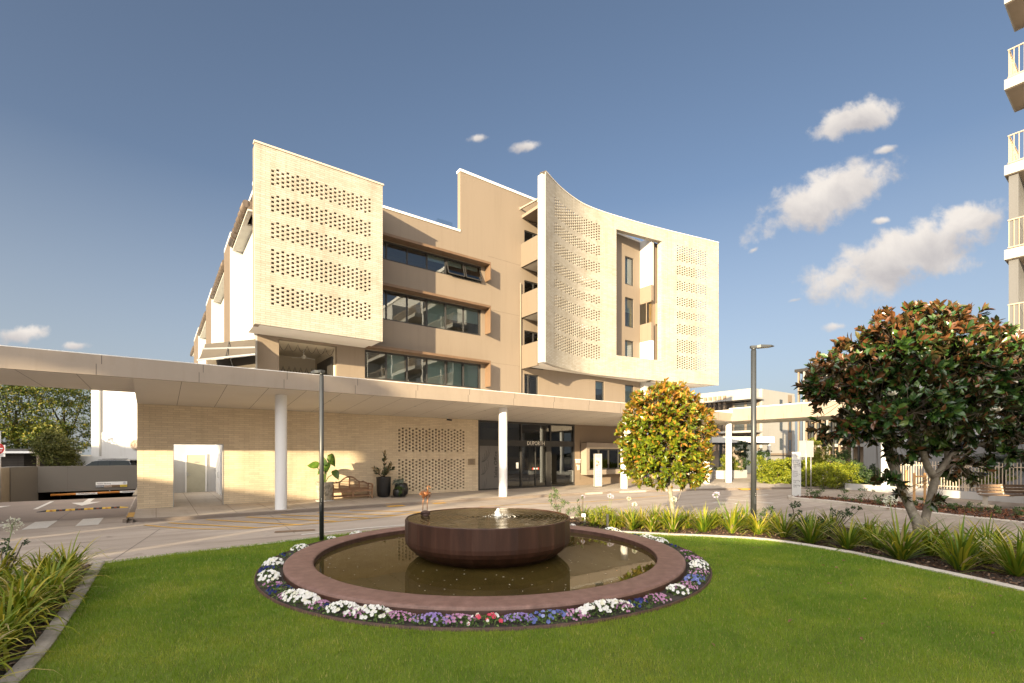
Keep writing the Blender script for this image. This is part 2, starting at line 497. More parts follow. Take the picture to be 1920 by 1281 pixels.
# ------------------------------------------------------------------ common materials
def M_road():
    m, nt, p = _nt('road concrete')
    tc = nt.nodes.new('ShaderNodeTexCoord'); vec = tc.outputs['Object']
    c = _ramp(nt, _noise(nt, vec, .35, 6, .6), [(.28, (.36, .30, .25)), (.72, (.47, .40, .34))])
    mp = nt.nodes.new('ShaderNodeMapping'); mp.inputs['Scale'].default_value = (.10, 1.5, 1); mp.inputs['Rotation'].default_value = (0, 0, R(6)); nt.links.new(vec, mp.inputs[0])
    c = _mix(nt, 1, c, _ramp(nt, _noise(nt, mp.outputs[0], 1.3, 6, .68), [(.34, (.72, .70, .69)), (.56, (1, 1, 1))]), 'MULTIPLY')      # tyre bands along the lane
    sp_ = _noise(nt, vec, 1.7, 3, .5); c = _mix(nt, 1, c, _ramp(nt, sp_, [(.26, (.68, .66, .66)), (.33, (1, 1, 1))]), 'MULTIPLY')            # oil spots
    c = _mix(nt, 1, c, _ramp(nt, _noise(nt, vec, 60, 3), [(.3, (.74,) * 3), (.65, (1,) * 3)]), 'MULTIPLY')
    vo = nt.nodes.new('ShaderNodeTexVoronoi'); vo.feature = 'DISTANCE_TO_EDGE'; vo.inputs['Scale'].default_value = .16; nt.links.new(vec, vo.inputs['Vector'])
    nt.links.new(c, p.inputs['Base Color']); p.inputs['Roughness'].default_value = .85; p.inputs['Specular IOR Level'].default_value = .3
    _bump(nt, p, _noise(nt, vec, 120, 4), .3)
    return m
m_road = M_road()
m_ground = M('far ground', (.22, .20, .15), .9, .2, .05, .2, 3)
m_ramp = M('driveway concrete', (.24, .19, .16), .85, .14, .5, .2, 50, .2, 120)
m_kerb = M('kerb concrete', (.20, .16, .13), .85, .15, 1.5, .15, 40, .2, 90)
m_kerb_pale = M('pale edging concrete', (.52, .47, .41), .85, .16, 1.8, .18, 45, .25, 90)
m_soil = M('dark soil', (.05, .038, .03), .95, .35, 6, .4, 60, .6, 60)
m_white = M('white paint', (.80, .79, .77), .55, .03, 1.2, .03, 30)
m_white_wall = M('white render', (.50, .495, .49), .7, .04, .6, .05, 60, .05, 200, streak=True)
m_tan = M('tan render', (.228, .182, .138), .75, .05, .5, .07, 70, .06, 180, streak=True)
m_tan2 = M('brown render', (.25, .19, .135), .75, .06, .6, .06, 70)
m_soffit = M('pale soffit', (.68, .64, .585), .7, .04, .7, .03, 40)
m_fascia = M('tan metal cladding', (.35, .29, .235), .42, .05, 1.2, .05, 90, metal=.15, streak=True)
m_joint = M('dark joint', (.10, .08, .07), .7, .1)
m_frame = M('dark window frame', (.035, .033, .032), .45, .15, 3)
m_hood = M('bronze hood', (.16, .10, .06), .5, .12, 2, streak=True)
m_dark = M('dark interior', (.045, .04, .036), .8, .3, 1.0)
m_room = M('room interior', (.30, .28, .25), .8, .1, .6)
m_blind = M('roller blind', (.62, .66, .60), .8, .05, 1)
m_glass = M_glass('window glass', (.50, .60, .60), .10, 1.0)
m_glass_dark = M_glass('entrance glass', (.24, .23, .22), .05, 1.0)
m_paleglass = M_glass('pale glass', (.8, .88, .9), .08, 1.0)
m_brick = M_brick('cream brick', (.49, .455, .395), (.42, .38, .315), (.32, .285, .23), .17, ms=.009)
m_brick_low = M_brick('buff brick', (.82, .69, .50), (.72, .59, .42), (.60, .49, .35), .10)
m_pave = M_brick('paving slabs', (.48, .42, .36), (.44, .38, .32), (.26, .22, .18), .14, 1.2, .6, .012, 0.0, .1)
m_gutter = M('bronze gutter', (.16, .125, .10), .45, .15, 3, metal=.4)
m_grey_metal = M('grey painted metal', (.052, .056, .060), .42, .08, 2, .03, 60, metal=.3)
m_steel = M('brushed steel', (.45, .45, .45), .4, .06, 2, metal=.7)
m_white_line = M('white road paint', (.66, .63, .58), .7, .12, 5, .25, 60)
m_yellow_line = M('yellow road paint', (.58, .33, .055), .7, .14, 4, .25, 60)
m_wood = M('weathered teak', (.30, .17, .095), .7, .3, 6, .25, 60, .1, 60)
m_black_pot = M('black pot glaze', (.014, .014, .015), .4, .2, 3)

# ------------------------------------------------------------------ ground, road, driveway
g = MB()
RS0, RS1, RT0, RT1 = -7.5, -1.0, 32.4, 44.3
far = 900
for (a0, a1, b0, b1) in ((-far, far, -far, RT0), (-far, RS0, RT0, RT1), (RS1, far, RT0, RT1), (-far, far, RT1, far)):
    g.poly([(a0, b0, -.02), (a1, b0, -.02), (a1, b1, -.02), (a0, b1, -.02)])
structure('ground', g, m_ground, frame='B')
rd = MB(); rd.poly([(-30, -30, 0), (60, -30, 0), (60, RT0, 0), (-30, RT0, 0)])
structure('road', rd, m_road, frame='B')
dv = MB()
dv.poly([(RS0 - .0, 22.5, .004), (RS1 + .1, 22.5, .004), (RS1 + .1, RT0, .004), (RS0, RT0, .004)])
rp = [(RT0, .004), (33.5, -.10), (35.5, -.5), (43, -2.1), (46, -2.5), (58, -2.5)]
for (ta, za), (tb, zb) in zip(rp[:-1], rp[1:]):
    dv.poly([(RS0, ta, za), (RS1, ta, za), (RS1, tb, zb), (RS0, tb, zb)])
structure('driveway', dv, m_ramp, frame='B')

def strip(mb, pts, w, z, closed=False):
    """flat painted band of width w along pts (x, y)"""
    P = [Vector((p[0], p[1], 0)) for p in pts]; n = len(P); Lf = []; Rt = []
    for i in range(n):
        a = P[i - 1] if i else P[0]; b = P[i + 1] if i < n - 1 else P[-1]
        d = (b - a).normalized(); q = Vector((-d.y, d.x, 0)) * w / 2
        Lf.append(P[i] + q); Rt.append(P[i] - q)
    for i in range(n - 1):
        mb.poly([(*Rt[i][:2], z), (*Rt[i + 1][:2], z), (*Lf[i + 1][:2], z), (*Lf[i][:2], z)])
def smooth(pts, k=6):
    """Catmull-Rom through pts"""
    P = [Vector(p) for p in pts]; out = []
    for i in range(len(P) - 1):
        a = P[i - 1] if i else P[i] * 2 - P[i + 1]; b, c = P[i], P[i + 1]; d = P[i + 2] if i + 2 < len(P) else c * 2 - b
        for j in range(k):
            t = j / k
            out.append(.5 * ((2 * b) + (c - a) * t + (2 * a - 5 * b + 4 * c - d) * t * t + (3 * b - a - 3 * c + d) * t ** 3))
    out.append(P[-1]); return out

# painted marks on the road
road_o = bpy.data.objects['road']; OFF['road'] = (0, 0, 0)
yl = MB()
def GB(px, py): return toB(*G(px, py))
curve = smooth([(*GB(*p), 0) for p in ((272, 985), (315, 989), (365, 992), (440, 992), (490, 989.5), (565, 984), (615, 980), (715, 970), (790, 961), (865, 954))], 4)
strip(yl, curve, .12, .008)
for (a, b) in (((317, 981), (485, 990.5)), ((387, 975), (567, 985)), ((462, 970), (630, 978)), ((527, 966), (690, 972)), ((595, 962), (742, 967)), ((655, 957.5), (800, 961))):
    pa, pb = GB(*a), GB(*b)
    strip(yl, [(pa[0], pa[1]), (pb[0], pb[1])], .15, .012)
cu2 = smooth([(*GB(*p), 0) for p in ((900, 950), (1010, 945), (1090, 942), (1160, 937), (1250, 929))], 4)
strip(yl, cu2, .10, .008)
yl.build('yellow_hatching', m_yellow_line, road_o)
wl = MB()
for s0, s1, t0, t1 in ((-2.05, -1.5, 20.4, 22.44), (-3.25, -2.7, 20.4, 22.44), (-4.45, -3.9, 20.4, 22.44), (-5.65, -5.1, 20.4, 22.44)):
    wl.poly([(s0, t0, .009), (s1, t0, .009), (s1, t1, .009), (s0, t1, .009)])
for (p, q) in (((565, 1003), (690, 990)), ((690, 990), (800, 982))):
    pa, pb = GB(*p), GB(*q); strip(wl, [pa, pb], .12, .008)
for (p, q) in (((1392, 931), (1440, 928)), ((1360, 936), (1450, 944)), ((1478, 918), (1560, 921))):
    pa, pb = GB(*p), GB(*q); strip(wl, [pa, pb], .16, .008)
pa, pb = GB(1590, 978), GB(1720, 996); strip(wl, [pa, pb], .12, .008)
wl.poly([(35.5, 12.2, .008), (41, 12.2, .008), (41, 13.1, .008), (35.5, 13.1, .008)])
# bay symbol beside the kerb
cxs, cts = GB(1365, 944)
for k in range(14):
    a0, a1 = 2 * math.pi * k / 14, 2 * math.pi * (k + 1) / 14
    if k in (3, 4): continue
    wl.poly([(cxs + .42 * math.cos(a0), cts + .42 * math.sin(a0), .009), (cxs + .42 * math.cos(a1), cts + .42 * math.sin(a1), .009), (cxs + .31 * math.cos(a1), cts + .31 * math.sin(a1), .009), (cxs + .31 * math.cos(a0), cts + .31 * math.sin(a0), .009)])
strip(wl, [(cxs, cts), (cxs + .1, cts + .7)], .12, .0095); strip(wl, [(cxs + .1, cts + .55), (cxs - .4, cts + .5)], .1, .010)
wl.build('white_road_marking', m_white_line, road_o)
dmk = MB()
d_o = bpy.data.objects['driveway']; OFF['driveway'] = (0, 0, 0)
dmk.poly([(-4.05, 27.5, .010), (-3.92, 27.5, .010), (-3.92, 31.5, .010), (-4.05, 31.5, .010)])
dmk.poly([(-2.75, 29.8, .010), (-2.5, 29.8, .010), (-2.5, 32.3, .010), (-2.75, 32.3, .010)])
dmk.poly([(-2.62, 28.2, .010), (-2.1, 30.0, .0101), (-3.15, 30.0, .0101)])
dmk.poly([(-5.6, 28.2, .010), (-5.1, 30.0, .010), (-6.1, 30.0, .010)])
dmk.build('white_arrow_marking', m_white_line, d_o)
sm = MB(); sm.poly([(-2.73, 22.5, .009), (-2.71, 22.5, .009), (-2.71, 28.3, .009), (-2.73, 28.3, .009)])
sm.build('expansion_joint', m_joint, d_o)
gr = MB()
pg = GB(515, 998); q2 = GB(590, 994)
strip(gr, [pg, q2], .34, .007)
for k in range(22):
    f = (k + .5) / 22; x = pg[0] + (q2[0] - pg[0]) * f; y = pg[1] + (q2[1] - pg[1]) * f
    strip(gr, [(x - .0, y - .14), (x + .03, y + .14)], .03, .011)
jn = MB()
for (p_, q_) in (((505, 965), (553, 1000)), ((795, 938), (1000, 975)), ((1120, 925), (1330, 962)), ((300, 992), (205, 1055)), ((1395, 921), (1700, 985))):
    pa, pb = GB(*p_), GB(*q_); strip(jn, [pa, pb], .018, .0035)
build_each(jn, 'expansion_joint', m_joint, road_o)
gr.build('drain_grate', M('rusty grate', (.20, .13, .08), .8, .3, 8), road_o)

# footpath in front of the building
kerbline = [(-.78, 32.3), (-.78, 21.3), (-.70, 20.7), (-.35, 20.35), (.3, 20.18), (1.2, 20.1), (4, 20.0), (8.4, 20.0), (10, 19.98), (12.4, 19.9), (15, 19.6), (18, 19.3), (21, 18.95), (24, 18.2), (26.5, 17.35), (28.5, 16.5), (30.5, 15.6), (33, 14.4)]
fp = MB(); fp.prism(kerbline + [(36, 13.0), (70, 9.0), (70, 60), (-.78, 60)], -.3, .115)
structure('footpath', fp, m_pave, frame='B')
kb = MB()
def kerb_sweep(mb, pts, wi, z0, z1, lows=()):
    """upstand along pts; lows: (index range) where the kerb is dropped"""
    P = [Vector((p[0], p[1], 0)) for p in pts]; n = len(P); I = []; O = []
    for i in range(n):
        a = P[i - 1] if i else P[0]; b = P[i + 1] if i < n - 1 else P[-1]
        d = (b - a).normalized(); q = Vector((-d.y, d.x, 0))
        O.append(P[i] - q * .02); I.append(P[i] + q * wi)
    for i in range(n - 1):
        o0, o1, i0, i1 = O[i], O[i + 1], I[i], I[i + 1]
        mb.poly([(o0.x, o0.y, z0), (o1.x, o1.y, z0), (o1.x, o1.y, z1 - .02), (o0.x, o0.y, z1 - .02)])
        c0 = o0 + (i0 - o0).normalized() * .03; c1 = o1 + (i1 - o1).normalized() * .03
        mb.poly([(o0.x, o0.y, z1 - .02), (o1.x, o1.y, z1 - .02), (c1.x, c1.y, z1), (c0.x, c0.y, z1)])
        mb.poly([(c0.x, c0.y, z1), (c1.x, c1.y, z1), (i1.x, i1.y, z1), (i0.x, i0.y, z1)])
        mb.poly([(i1.x, i1.y, z0), (i0.x, i0.y, z0), (i0.x, i0.y, z1), (i1.x, i1.y, z1)])
    for k in (0, n - 1):
        mb.poly([(O[k].x, O[k].y, z0), (I[k].x, I[k].y, z0), (I[k].x, I[k].y, z1), (O[k].x, O[k].y, z1)])
kl = [tuple(p[:2]) for p in smooth([(*p, 0) for p in kerbline], 3)]
kerb_sweep(kb, kl, .15, -.05, .12)
structure('kerb', kb, m_kerb, frame='B')
ky = MB()
for (a, b) in ((715, 755), (829, 862)):
    sA, tA = GB(a, 948); sB, tB = GB(b, 948)
    s0 = sA; s1 = sB
    yk = 20.0
    ky.poly([(s0, yk - .03, .02), (s1, yk - .03, .02), (s1, yk + .05, .126), (s0, yk + .05, .126)])
    ky.poly([(s0, yk - .35, .013), (s1, yk - .35, .013), (s1, yk - .03, .021), (s0, yk - .03, .021)])
ky.poly([(-.815, 21.0, 0), (-.815, 22.6, 0), (-.815, 22.6, .125), (-.815, 21.0, .125)])
ky.poly([(-.815, 21.0, .125), (-.815, 22.6, .125), (-.62, 22.6, .125), (-.62, 21.0, .125)])
sA, tA = GB(1384, 919)
ky.poly([(sA - .1, tA - .35, .013), (sA + 1.2, tA - .75, .013), (sA + 1.3, tA - .35, .10), (sA, tA + .05, .10)])
kb_o = bpy.data.objects['kerb']; OFF['kerb'] = (0, 0, 0)
ky.build('yellow_kerb_paint', m_yellow_line, kb_o)

# ------------------------------------------------------------------ wall with real perforations
def perf_wall(name, mat, parent, path, z0, z1, thick, bands=(), openings=(), pitch=.195, hole=.12, row=.09, flip=False, zextra=()):
    """path [(s,t)]; bands (z_low, z_high, a0, a1) of chequered holes; openings (a0, a1, za, zb) fully open.
    a is the length along the path; the face looks to the right of the path"""
    P = [Vector((p[0], p[1], 0)) for p in path]
    cum = [0.0]
    for a, b in zip(P[:-1], P[1:]): cum.append(cum[-1] + (b - a).length)
    nor = []
    for i in range(len(P)):
        a = P[i - 1] if i else P[0]; b = P[i + 1] if i < len(P) - 1 else P[-1]
        d = (b - a).normalized(); nor.append(Vector((-d.y, d.x, 0)))
    def at(a):
        a = min(max(a, 0), cum[-1])
        for i in range(len(P) - 1):
            if a <= cum[i + 1] + 1e-9:
                f = (a - cum[i]) / max(cum[i + 1] - cum[i], 1e-9)
                return P[i].lerp(P[i + 1], f), nor[i].lerp(nor[i + 1], f).normalized()
    A = set([0.0, cum[-1]] + cum[1:-1]); Z = set([z0, z1] + list(zextra)); holes = []
    for (za, zb, a0, a1) in bands:
        nc = int(round((a1 - a0) / pitch)); nrw = max(1, int(round((zb - za) / row)))
        for i in range(nc):
            A.add(round(a0 + i * pitch, 5)); A.add(round(a0 + i * pitch + hole, 5))
        for j in range(nrw + 1): Z.add(round(za + j * row, 5))
        for i in range(nc):
            for j in range(nrw):
                if (i + j) % 2 == 0: holes.append((a0 + i * pitch, a0 + i * pitch + hole, za + j * row, za + (j + 1) * row))
    for (a0, a1, za, zb) in openings:
        for a in (a0, a1):
            if 0 < a < cum[-1]: A.add(a)
        for z in (za, zb):
            if z0 < z < z1: Z.add(z)
    def uniq(s):
        o = []
        for x in sorted(s):
            if not o or x - o[-1] > 1e-3: o.append(x)
        return o
    A = uniq(A); Z = uniq(Z); na, nz = len(A) - 1, len(Z) - 1
    ac = np.array([(A[i] + A[i + 1]) / 2 for i in range(na)]); zc = np.array([(Z[i] + Z[i + 1]) / 2 for i in range(nz)])
    sol = np.ones((na, nz), bool)
    for (a0, a1, za, zb) in list(openings) + holes:
        ia = (ac > a0) & (ac < a1); iz = (zc > za) & (zc < zb)
        sol[np.ix_(ia, iz)] = False
    m = MB(); idx = {}
    ev = [at(a) for a in A]
    def V(i, j, k):
        key = (i, j, k)
        if key not in idx:
            p, n = ev[i]; q = p + n * (thick * k)
            idx[key] = len(m.v); m.v.append((q.x, q.y, Z[j]))
        return idx[key]
    for i in range(na):
        for j in range(nz):
            if not sol[i, j]: continue
            uv = [(A[i], Z[j]), (A[i + 1], Z[j]), (A[i + 1], Z[j + 1]), (A[i], Z[j + 1])]
            m.face([V(i, j, 0), V(i + 1, j, 0), V(i + 1, j + 1, 0), V(i, j + 1, 0)], uv)
            m.face([V(i, j, 1), V(i, j + 1, 1), V(i + 1, j + 1, 1), V(i + 1, j, 1)], [uv[0], uv[3], uv[2], uv[1]])
            for (di, dj) in ((-1, 0), (1, 0), (0, -1), (0, 1)):
                x, y = i + di, j + dj
                if 0 <= x < na and 0 <= y < nz and sol[x, y]: continue
                if di:
                    e = i if di < 0 else i + 1
                    q = [V(e, j, 0), V(e, j + 1, 0), V(e, j + 1, 1), V(e, j, 1)]
                    u = [(A[e] + .03, Z[j]), (A[e] + .03, Z[j + 1]), (A[e] + .03 + thick, Z[j + 1]), (A[e] + .03 + thick, Z[j])]
                    if di > 0: q.reverse(); u.reverse()
                else:
                    e = j if dj < 0 else j + 1
                    q = [V(i, e, 0), V(i, e, 1), V(i + 1, e, 1), V(i + 1, e, 0)]
                    u = [(A[i], Z[e] + .03), (A[i], Z[e] + .04), (A[i + 1], Z[e] + .04), (A[i + 1], Z[e] + .03)]
                    if dj > 0: q.reverse(); u.reverse()
                m.face(q, u)
    return m.build(name, mat, parent)

# ------------------------------------------------------------------ main building
TF = 24.0
bld = thing('apartment_building', 'five storey cream brick and tan apartment building with perforated curved brick screen', 'building', (14, 24, 0), 'B')

def window(s0, s1, z0, z1, T, muls, hood=0.0, blind=(), depth=.14, fw=.07, room=2.2, glass=None, open_panes=(), room_mat=None, name='window', hmul=()):
    """a window set back in the wall: frame, pane behind it, the room beyond"""
    f = MB(); y0, y1 = T + .05, T + depth
    f.box(s0, s1, y0, y1, z0, z0 + fw); f.box(s0, s1, y0, y1, z1 - fw, z1)
    for s in muls: f.box(s - fw / 2, s + fw / 2, y0, y1, z0 + fw, z1 - fw)
    f.box(s0, s0 + fw, y0, y1, z0 + fw, z1 - fw); f.box(s1 - fw, s1, y0, y1, z0 + fw, z1 - fw)
    for (a, b, z) in hmul: f.box(a, b, y0 + .003, y1 - .003, z - fw * .4, z + fw * .4)
    fo = f.build(name, m_frame, bld)
    p = MB(); yp = T + depth - .04
    edges = [s0] + list(muls) + [s1]
    for i, (a, b) in enumerate(zip(edges[:-1], edges[1:])):
        if i in open_panes: continue
        p.poly([(a, yp, z0), (b, yp, z0), (b, yp, z1), (a, yp, z1)])
    p.build('pane', glass or m_glass, fo)
    r = MB(); yb = T + depth + .02; yr = T + room
    r.poly([(s0, yr, z0 - .6), (s0, yr, z1 + .2), (s1, yr, z1 + .2), (s1, yr, z0 - .6)][::-1])
    r.poly([(s0, yb, z1 + .2), (s1, yb, z1 + .2), (s1, yr, z1 + .2), (s0, yr, z1 + .2)])
    r.poly([(s0, yb, z0 - .6), (s1, yb, z0 - .6), (s1, yr, z0 - .6), (s0, yr, z0 - .6)][::-1])
    r.poly([(s0, yb, z0 - .6), (s0, yr, z0 - .6), (s0, yr, z1 + .2), (s0, yb, z1 + .2)])
    r.poly([(s1, yb, z0 - .6), (s1, yr, z0 - .6), (s1, yr, z1 + .2), (s1, yb, z1 + .2)][::-1])
    r.build('room', room_mat or m_room, fo)
    if blind:
        b = MB()
        for (a, c, zb) in blind: b.box(a, c, T + depth + .10, T + depth + .11, zb, z1 + .1)
        build_each(b, 'blind', m_blind, fo)
    if open_panes:
        for i in open_panes:
            a, b = edges[i] + .06, edges[i + 1] - .06
            sf = MB(); zt, zl = z1 - fw, z0 + fw
            tilt = .28
            def pt(s, f_): return (s, T + .09 - tilt * (1 - f_) ** 1.0, zl + (zt - zl) * f_)
            w_ = .05
            for (p_, q_) in ((pt(a, 0), pt(a, 1)), (pt(b, 0), pt(b, 1)), (pt(a, 0), pt(b, 0)), (pt(a, 1), pt(b, 1))): sf.bar(p_, q_, w_, w_)
            so_ = sf.build('open_sash', m_frame, fo)
            g_ = MB(); g_.poly([pt(a, 0), pt(b, 0), pt(b, 1), pt(a, 1)]); g_.build('sash_pane', glass or m_glass, fo)
    if hood:
        h = MB()
        h.prism([(s0 - .0, T - hood), (s1 + .33, T - hood), (s1 + .33, T - .003), (s0 - .0, T - .003)], z1 + .03, z1 + .16)
        h.box(s1 + .27, s1 + .33, T - hood, T - .003, z0 + .12, z1 + .03)
        h.build('hood', m_hood, fo)
    return fo
grid = [15.4 - 1.157 * k for k in range(0, 9)]
def ribbon(s0, z0, z1, **kw):
    muls = sorted(x for x in grid if s0 + .2 < x < 15.3)
    return window(s0, 15.4, z0, z1, TF, muls, hood=.55, **kw), (s0, 15.4, z0, z1)
wins = []
_, w = ribbon(7.4, 12.3, 13.28, blind=((12.0, 14.2, 12.95), (14.3, 15.3, 13.0)), open_panes=(5, 6)); wins.append(w)
_, w = ribbon(7.4, 9.2, 10.75, blind=((12.0, 13.1, 9.2), (13.2, 15.3, 9.9))); wins.append(w)
_, w = ribbon(8.46, 6.08, 7.53, blind=((9.7, 10.7, 6.1), (12.0, 13.1, 6.1), (14.35, 15.3, 6.1), (13.3, 14.2, 6.1))); wins.append(w)
# balcony doors at the right, behind the curved screen
for zf in (13.98, 10.83, 7.68):
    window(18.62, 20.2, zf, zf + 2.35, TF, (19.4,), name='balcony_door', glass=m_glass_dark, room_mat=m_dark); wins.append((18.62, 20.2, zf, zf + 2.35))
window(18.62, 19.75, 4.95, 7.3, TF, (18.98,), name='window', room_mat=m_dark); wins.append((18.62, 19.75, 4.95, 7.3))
for (a, b) in ((24.96, 25.86), (28.1, 29.07)):
    window(a, b, 5.45, 7.42, TF, (), blind=((a, b, 5.5 if a > 26 else 6.9),)); wins.append((a, b, 5.45, 7.42))
for (z0, z1, zb) in ((14.9, 17.0, 14.95), (11.75, 13.95, 12.9), (8.6, 10.75, 8.7)):
    window(28.1, 29.07, z0, z1, TF, (), blind=((28.1, 29.07, zb),)); wins.append((28.1, 29.07, z0, z1))
S0 = 3.62
ops = [(a - S0, b - S0, c, d) for (a, b, c, d) in wins]
ops += [(-1, 13.99 - S0, 14.93, 30), (4.5 - S0, 7.09 - S0, 4.9, 7.5)]
perf_wall('wall', m_tan, bld, [(S0, TF), (29.8, TF)], 4.9, 18.4, .3, (), ops)
cj = MB()
for z_ in (7.72, 10.86, 14.02): cj.box(15.85, 18.3, TF - .003, TF + .004, z_ - .006, z_ + .006)
cj.box(8.7, 18.3, TF - .003, TF + .004, 4.98, 4.995)
build_each(cj, 'control_joint', M('render joint', (.13, .10, .075), .8), bld)
dp_ = MB()
dp_.tube([(18.28, TF - .06, 12.9), (18.28, TF - .06, 4.95)], .045, 8); dp_.build('downpipe', m_tan, bld)
# copings
cp = MB()
cp.box(8.3, 13.98, TF - .04, TF + .36, 14.93, 15.05); cp.box(13.95, 29.9, TF - .04, TF + .36, 18.4, 18.54)
cp.build('parapet_coping', m_white, bld)
gl = MB(); gl.poly([(12.6, TF + 2.0, 14.9), (14.6, TF + 2.0, 14.9), (14.6, TF + 2.0, 16.4), (13.6, TF + 2.0, 16.4)]); gl.build('glass_windbreak', m_paleglass, bld)
# roofs and back of the body so that it is a closed volume
bd = MB()
bd.box(3.62, 13.9, TF + .3, 64, 14.4, 14.6); bd.box(13.9, 29.8, TF + .3, 44, 14.4, 14.6); bd.box(29.5, 29.797, TF + .303, TF + 3, 14.4, 18.39)
bd.box(29.5, 29.797, TF + .35, 44, 4.9, 14.39); bd.box(3.62, 29.8, 43.8, 44, 4.9, 14.39)
bd.build('rear_block', m_white_wall, bld)

# --- left brick box
BX0, BX1, BT = 3.23, 8.61, 22.0
hb = [(8.45, 9.27), (9.77, 10.75), (11.2, 11.9), (12.3, 13.02), (13.4, 14.1)]
perf_wall('brick_screen', m_brick, bld, [(BX0, BT), (BX1, BT)], 7.57, 14.93, .16, [(round(a, 2), round(a, 2) + .09 * round((b - a) / .09), .60, .60 + .195 * 22) for a, b in hb], ())
sd = MB()
sd.box(BX0, BX0 + .2, BT + .16, BT + .55, 7.57, 14.93); sd.box(BX1 - .2, BX1, BT + .16, TF, 7.75, 14.93)
sd.box(BX0 + .2, BX0 + .45, BT + .5, TF - .003, 7.75, 14.2)
build_each(sd, 'side_wall', m_tan, bld)
sf = MB(); sf.box(BX0 + .02, BX1 - .02, BT + .16, TF - .003, 7.60, 7.74); sf.box(S0 - .2, BX1, BT + .5, TF - .003, 14.1, 14.25)
build_each(sf, 'box_soffit', m_soffit, bld)
cc = MB(); cc.box(BX0 - .04, BX1 + .05, BT - .04, BT + .22, 14.93, 15.0); cc.box(BX1 - .2, BX1 + .05, BT + .22, TF - .05, 14.93, 15.0)
cc.build('parapet_coping', M('stone coping', (.62, .52, .40), .7), bld)

# --- recessed balcony under the box
rb = MB()
rb.poly([(4.5, TF + .3, 7.5), (7.09, TF + .3, 7.5), (7.09, TF + 4, 7.5), (4.5, TF + 4, 7.5)])
rb.poly([(4.5, TF + 4, 4.9), (7.09, TF + 4, 4.9), (7.09, TF + 4, 7.5), (4.5, TF + 4, 7.5)])
rb.poly([(4.5, TF + .3, 4.9), (4.5, TF + 4, 4.9), (4.5, TF + 4, 7.5), (4.5, TF + .3, 7.5)][::-1])
rb.poly([(4.5, TF + .3, 4.98), (4.5, TF + 4, 4.98), (7.09, TF + 4, 4.98), (7.09, TF + .3, 4.98)])
rb.poly([(7.09, TF + .3, 4.9), (7.09, TF + 4, 4.9), (7.09, TF + 4, 7.5), (7.09, TF + .3, 7.5)])
rb.build('balcony_recess', M('cream interior', (.62, .56, .46), .8, .04, .8), bld)
bdr = MB(); bdr.box(6.98, 7.06, TF + .6, TF + 3.2, 4.99, 7.1)
bdr.build('sliding_door', m_frame, bld)
st = MB()
for (y0, y1, x0, x1, z, n) in ((TF + .36, TF + .36, 4.55, 7.05, 7.42, 6), (TF + 3.9, TF + 3.9, 4.55, 6.9, 6.95, 8)):
    pts = []
    for i in range(n):
        xa = x0 + (x1 - x0) * i / n; xb = x0 + (x1 - x0) * (i + 1) / n
        for k in range(8):
            f_ = k / 8; pts.append((xa + (xb - xa) * f_, y0, z - .34 * (1 - (2 * f_ - 1) ** 2)))
    pts.append((x1, y0, z)); st.tube(pts, .012, 4)
build_each(st, 'string_light', M('dark cable', (.12, .10, .08), .7), bld)
fan = thing('ceiling_fan', 'white ceiling fan hanging in the open balcony under the perforated brick box', 'fan', (6.0, 25.9, 7.5), 'B')
f_ = MB(); f_.tube([(6, 25.9, 7.5), (6, 25.9, 7.22)], .02, 8); f_.lathe([(.02, .02), (.11, 0), (.10, -.1), (.02, -.14)], (6, 25.9, 7.2), 16); f_.build('motor', m_white, fan)
for k in range(3):
    a = R(20 + 120 * k); b_ = MB(); d = Vector((math.cos(a), math.sin(a), 0))
    b_.bar(Vector((6, 25.9, 7.13)) + d * .1, Vector((6, 25.9, 7.13)) + d * .62, .12, .012); b_.build('blade', m_white, fan)

# --- long side wing with fins, gutter and roof edge
wg = MB()
wg.box(3.5, 3.617, 24.0, 64, 4.9, 12.9)
wg.build('side_wall', m_white_wall, bld)
sfm = MB(); sfm.box(3.05, 3.497, 24.1, 60, 12.35, 12.42); sfm.box(3.05, 3.225, 22.6, 24.1, 12.35, 12.42); sfm.build('eaves_soffit', M('grey soffit', (.50, .50, .47), .7), bld)
rf = MB(); rf.poly([(3.06, 24.3, 12.75), (3.06, 62, 12.75), (5.5, 62, 14.0), (5.5, 24.3, 14.0)][::-1]); rf.poly([(3.06, 24.2, 12.42), (3.06, 60, 12.42), (3.06, 60, 12.6), (3.06, 24.2, 12.6)][::-1]); rf.box(3.05, 3.225, 22.6, 24.3, 12.425, 12.75); rf.build('side_roof', m_gutter, bld)
for (t0, t1) in ((22.6, 27.45), (30.25, 37.5), (42.0, 49.9), (56.1, 61)):
    gt = MB(); n = int((t1 - t0) / .62)
    gt.tube([(3.0, t0, 12.62), (3.0, t1, 12.62)], .15, 12)
    for k in range(1, n): gt.tube([(3.0, t0 + .62 * k - .05, 12.62), (3.0, t0 + .62 * k + .05, 12.62)], .172, 12)
    gt.build('gutter', m_gutter, bld)
for (t0, t1, zt) in ((27.5, 30.2, 13.25), (37.6, 41.9, 13.25), (50, 56, 13.25)):
    fn = MB(); fn.box(2.95, 3.499, t0, t1, 4.9, zt); fo = fn.build('fin_wall', m_white_wall, bld)
    tp = MB(); tp.poly([(2.944, t1, 4.9), (2.944, t0 + .1, 4.9), (2.944, t0 + .1, zt - .2), (2.944, t1, zt - .2)]); tp.build('tan_panel', M('brown panel', (.13, .098, .07), .7), fo)

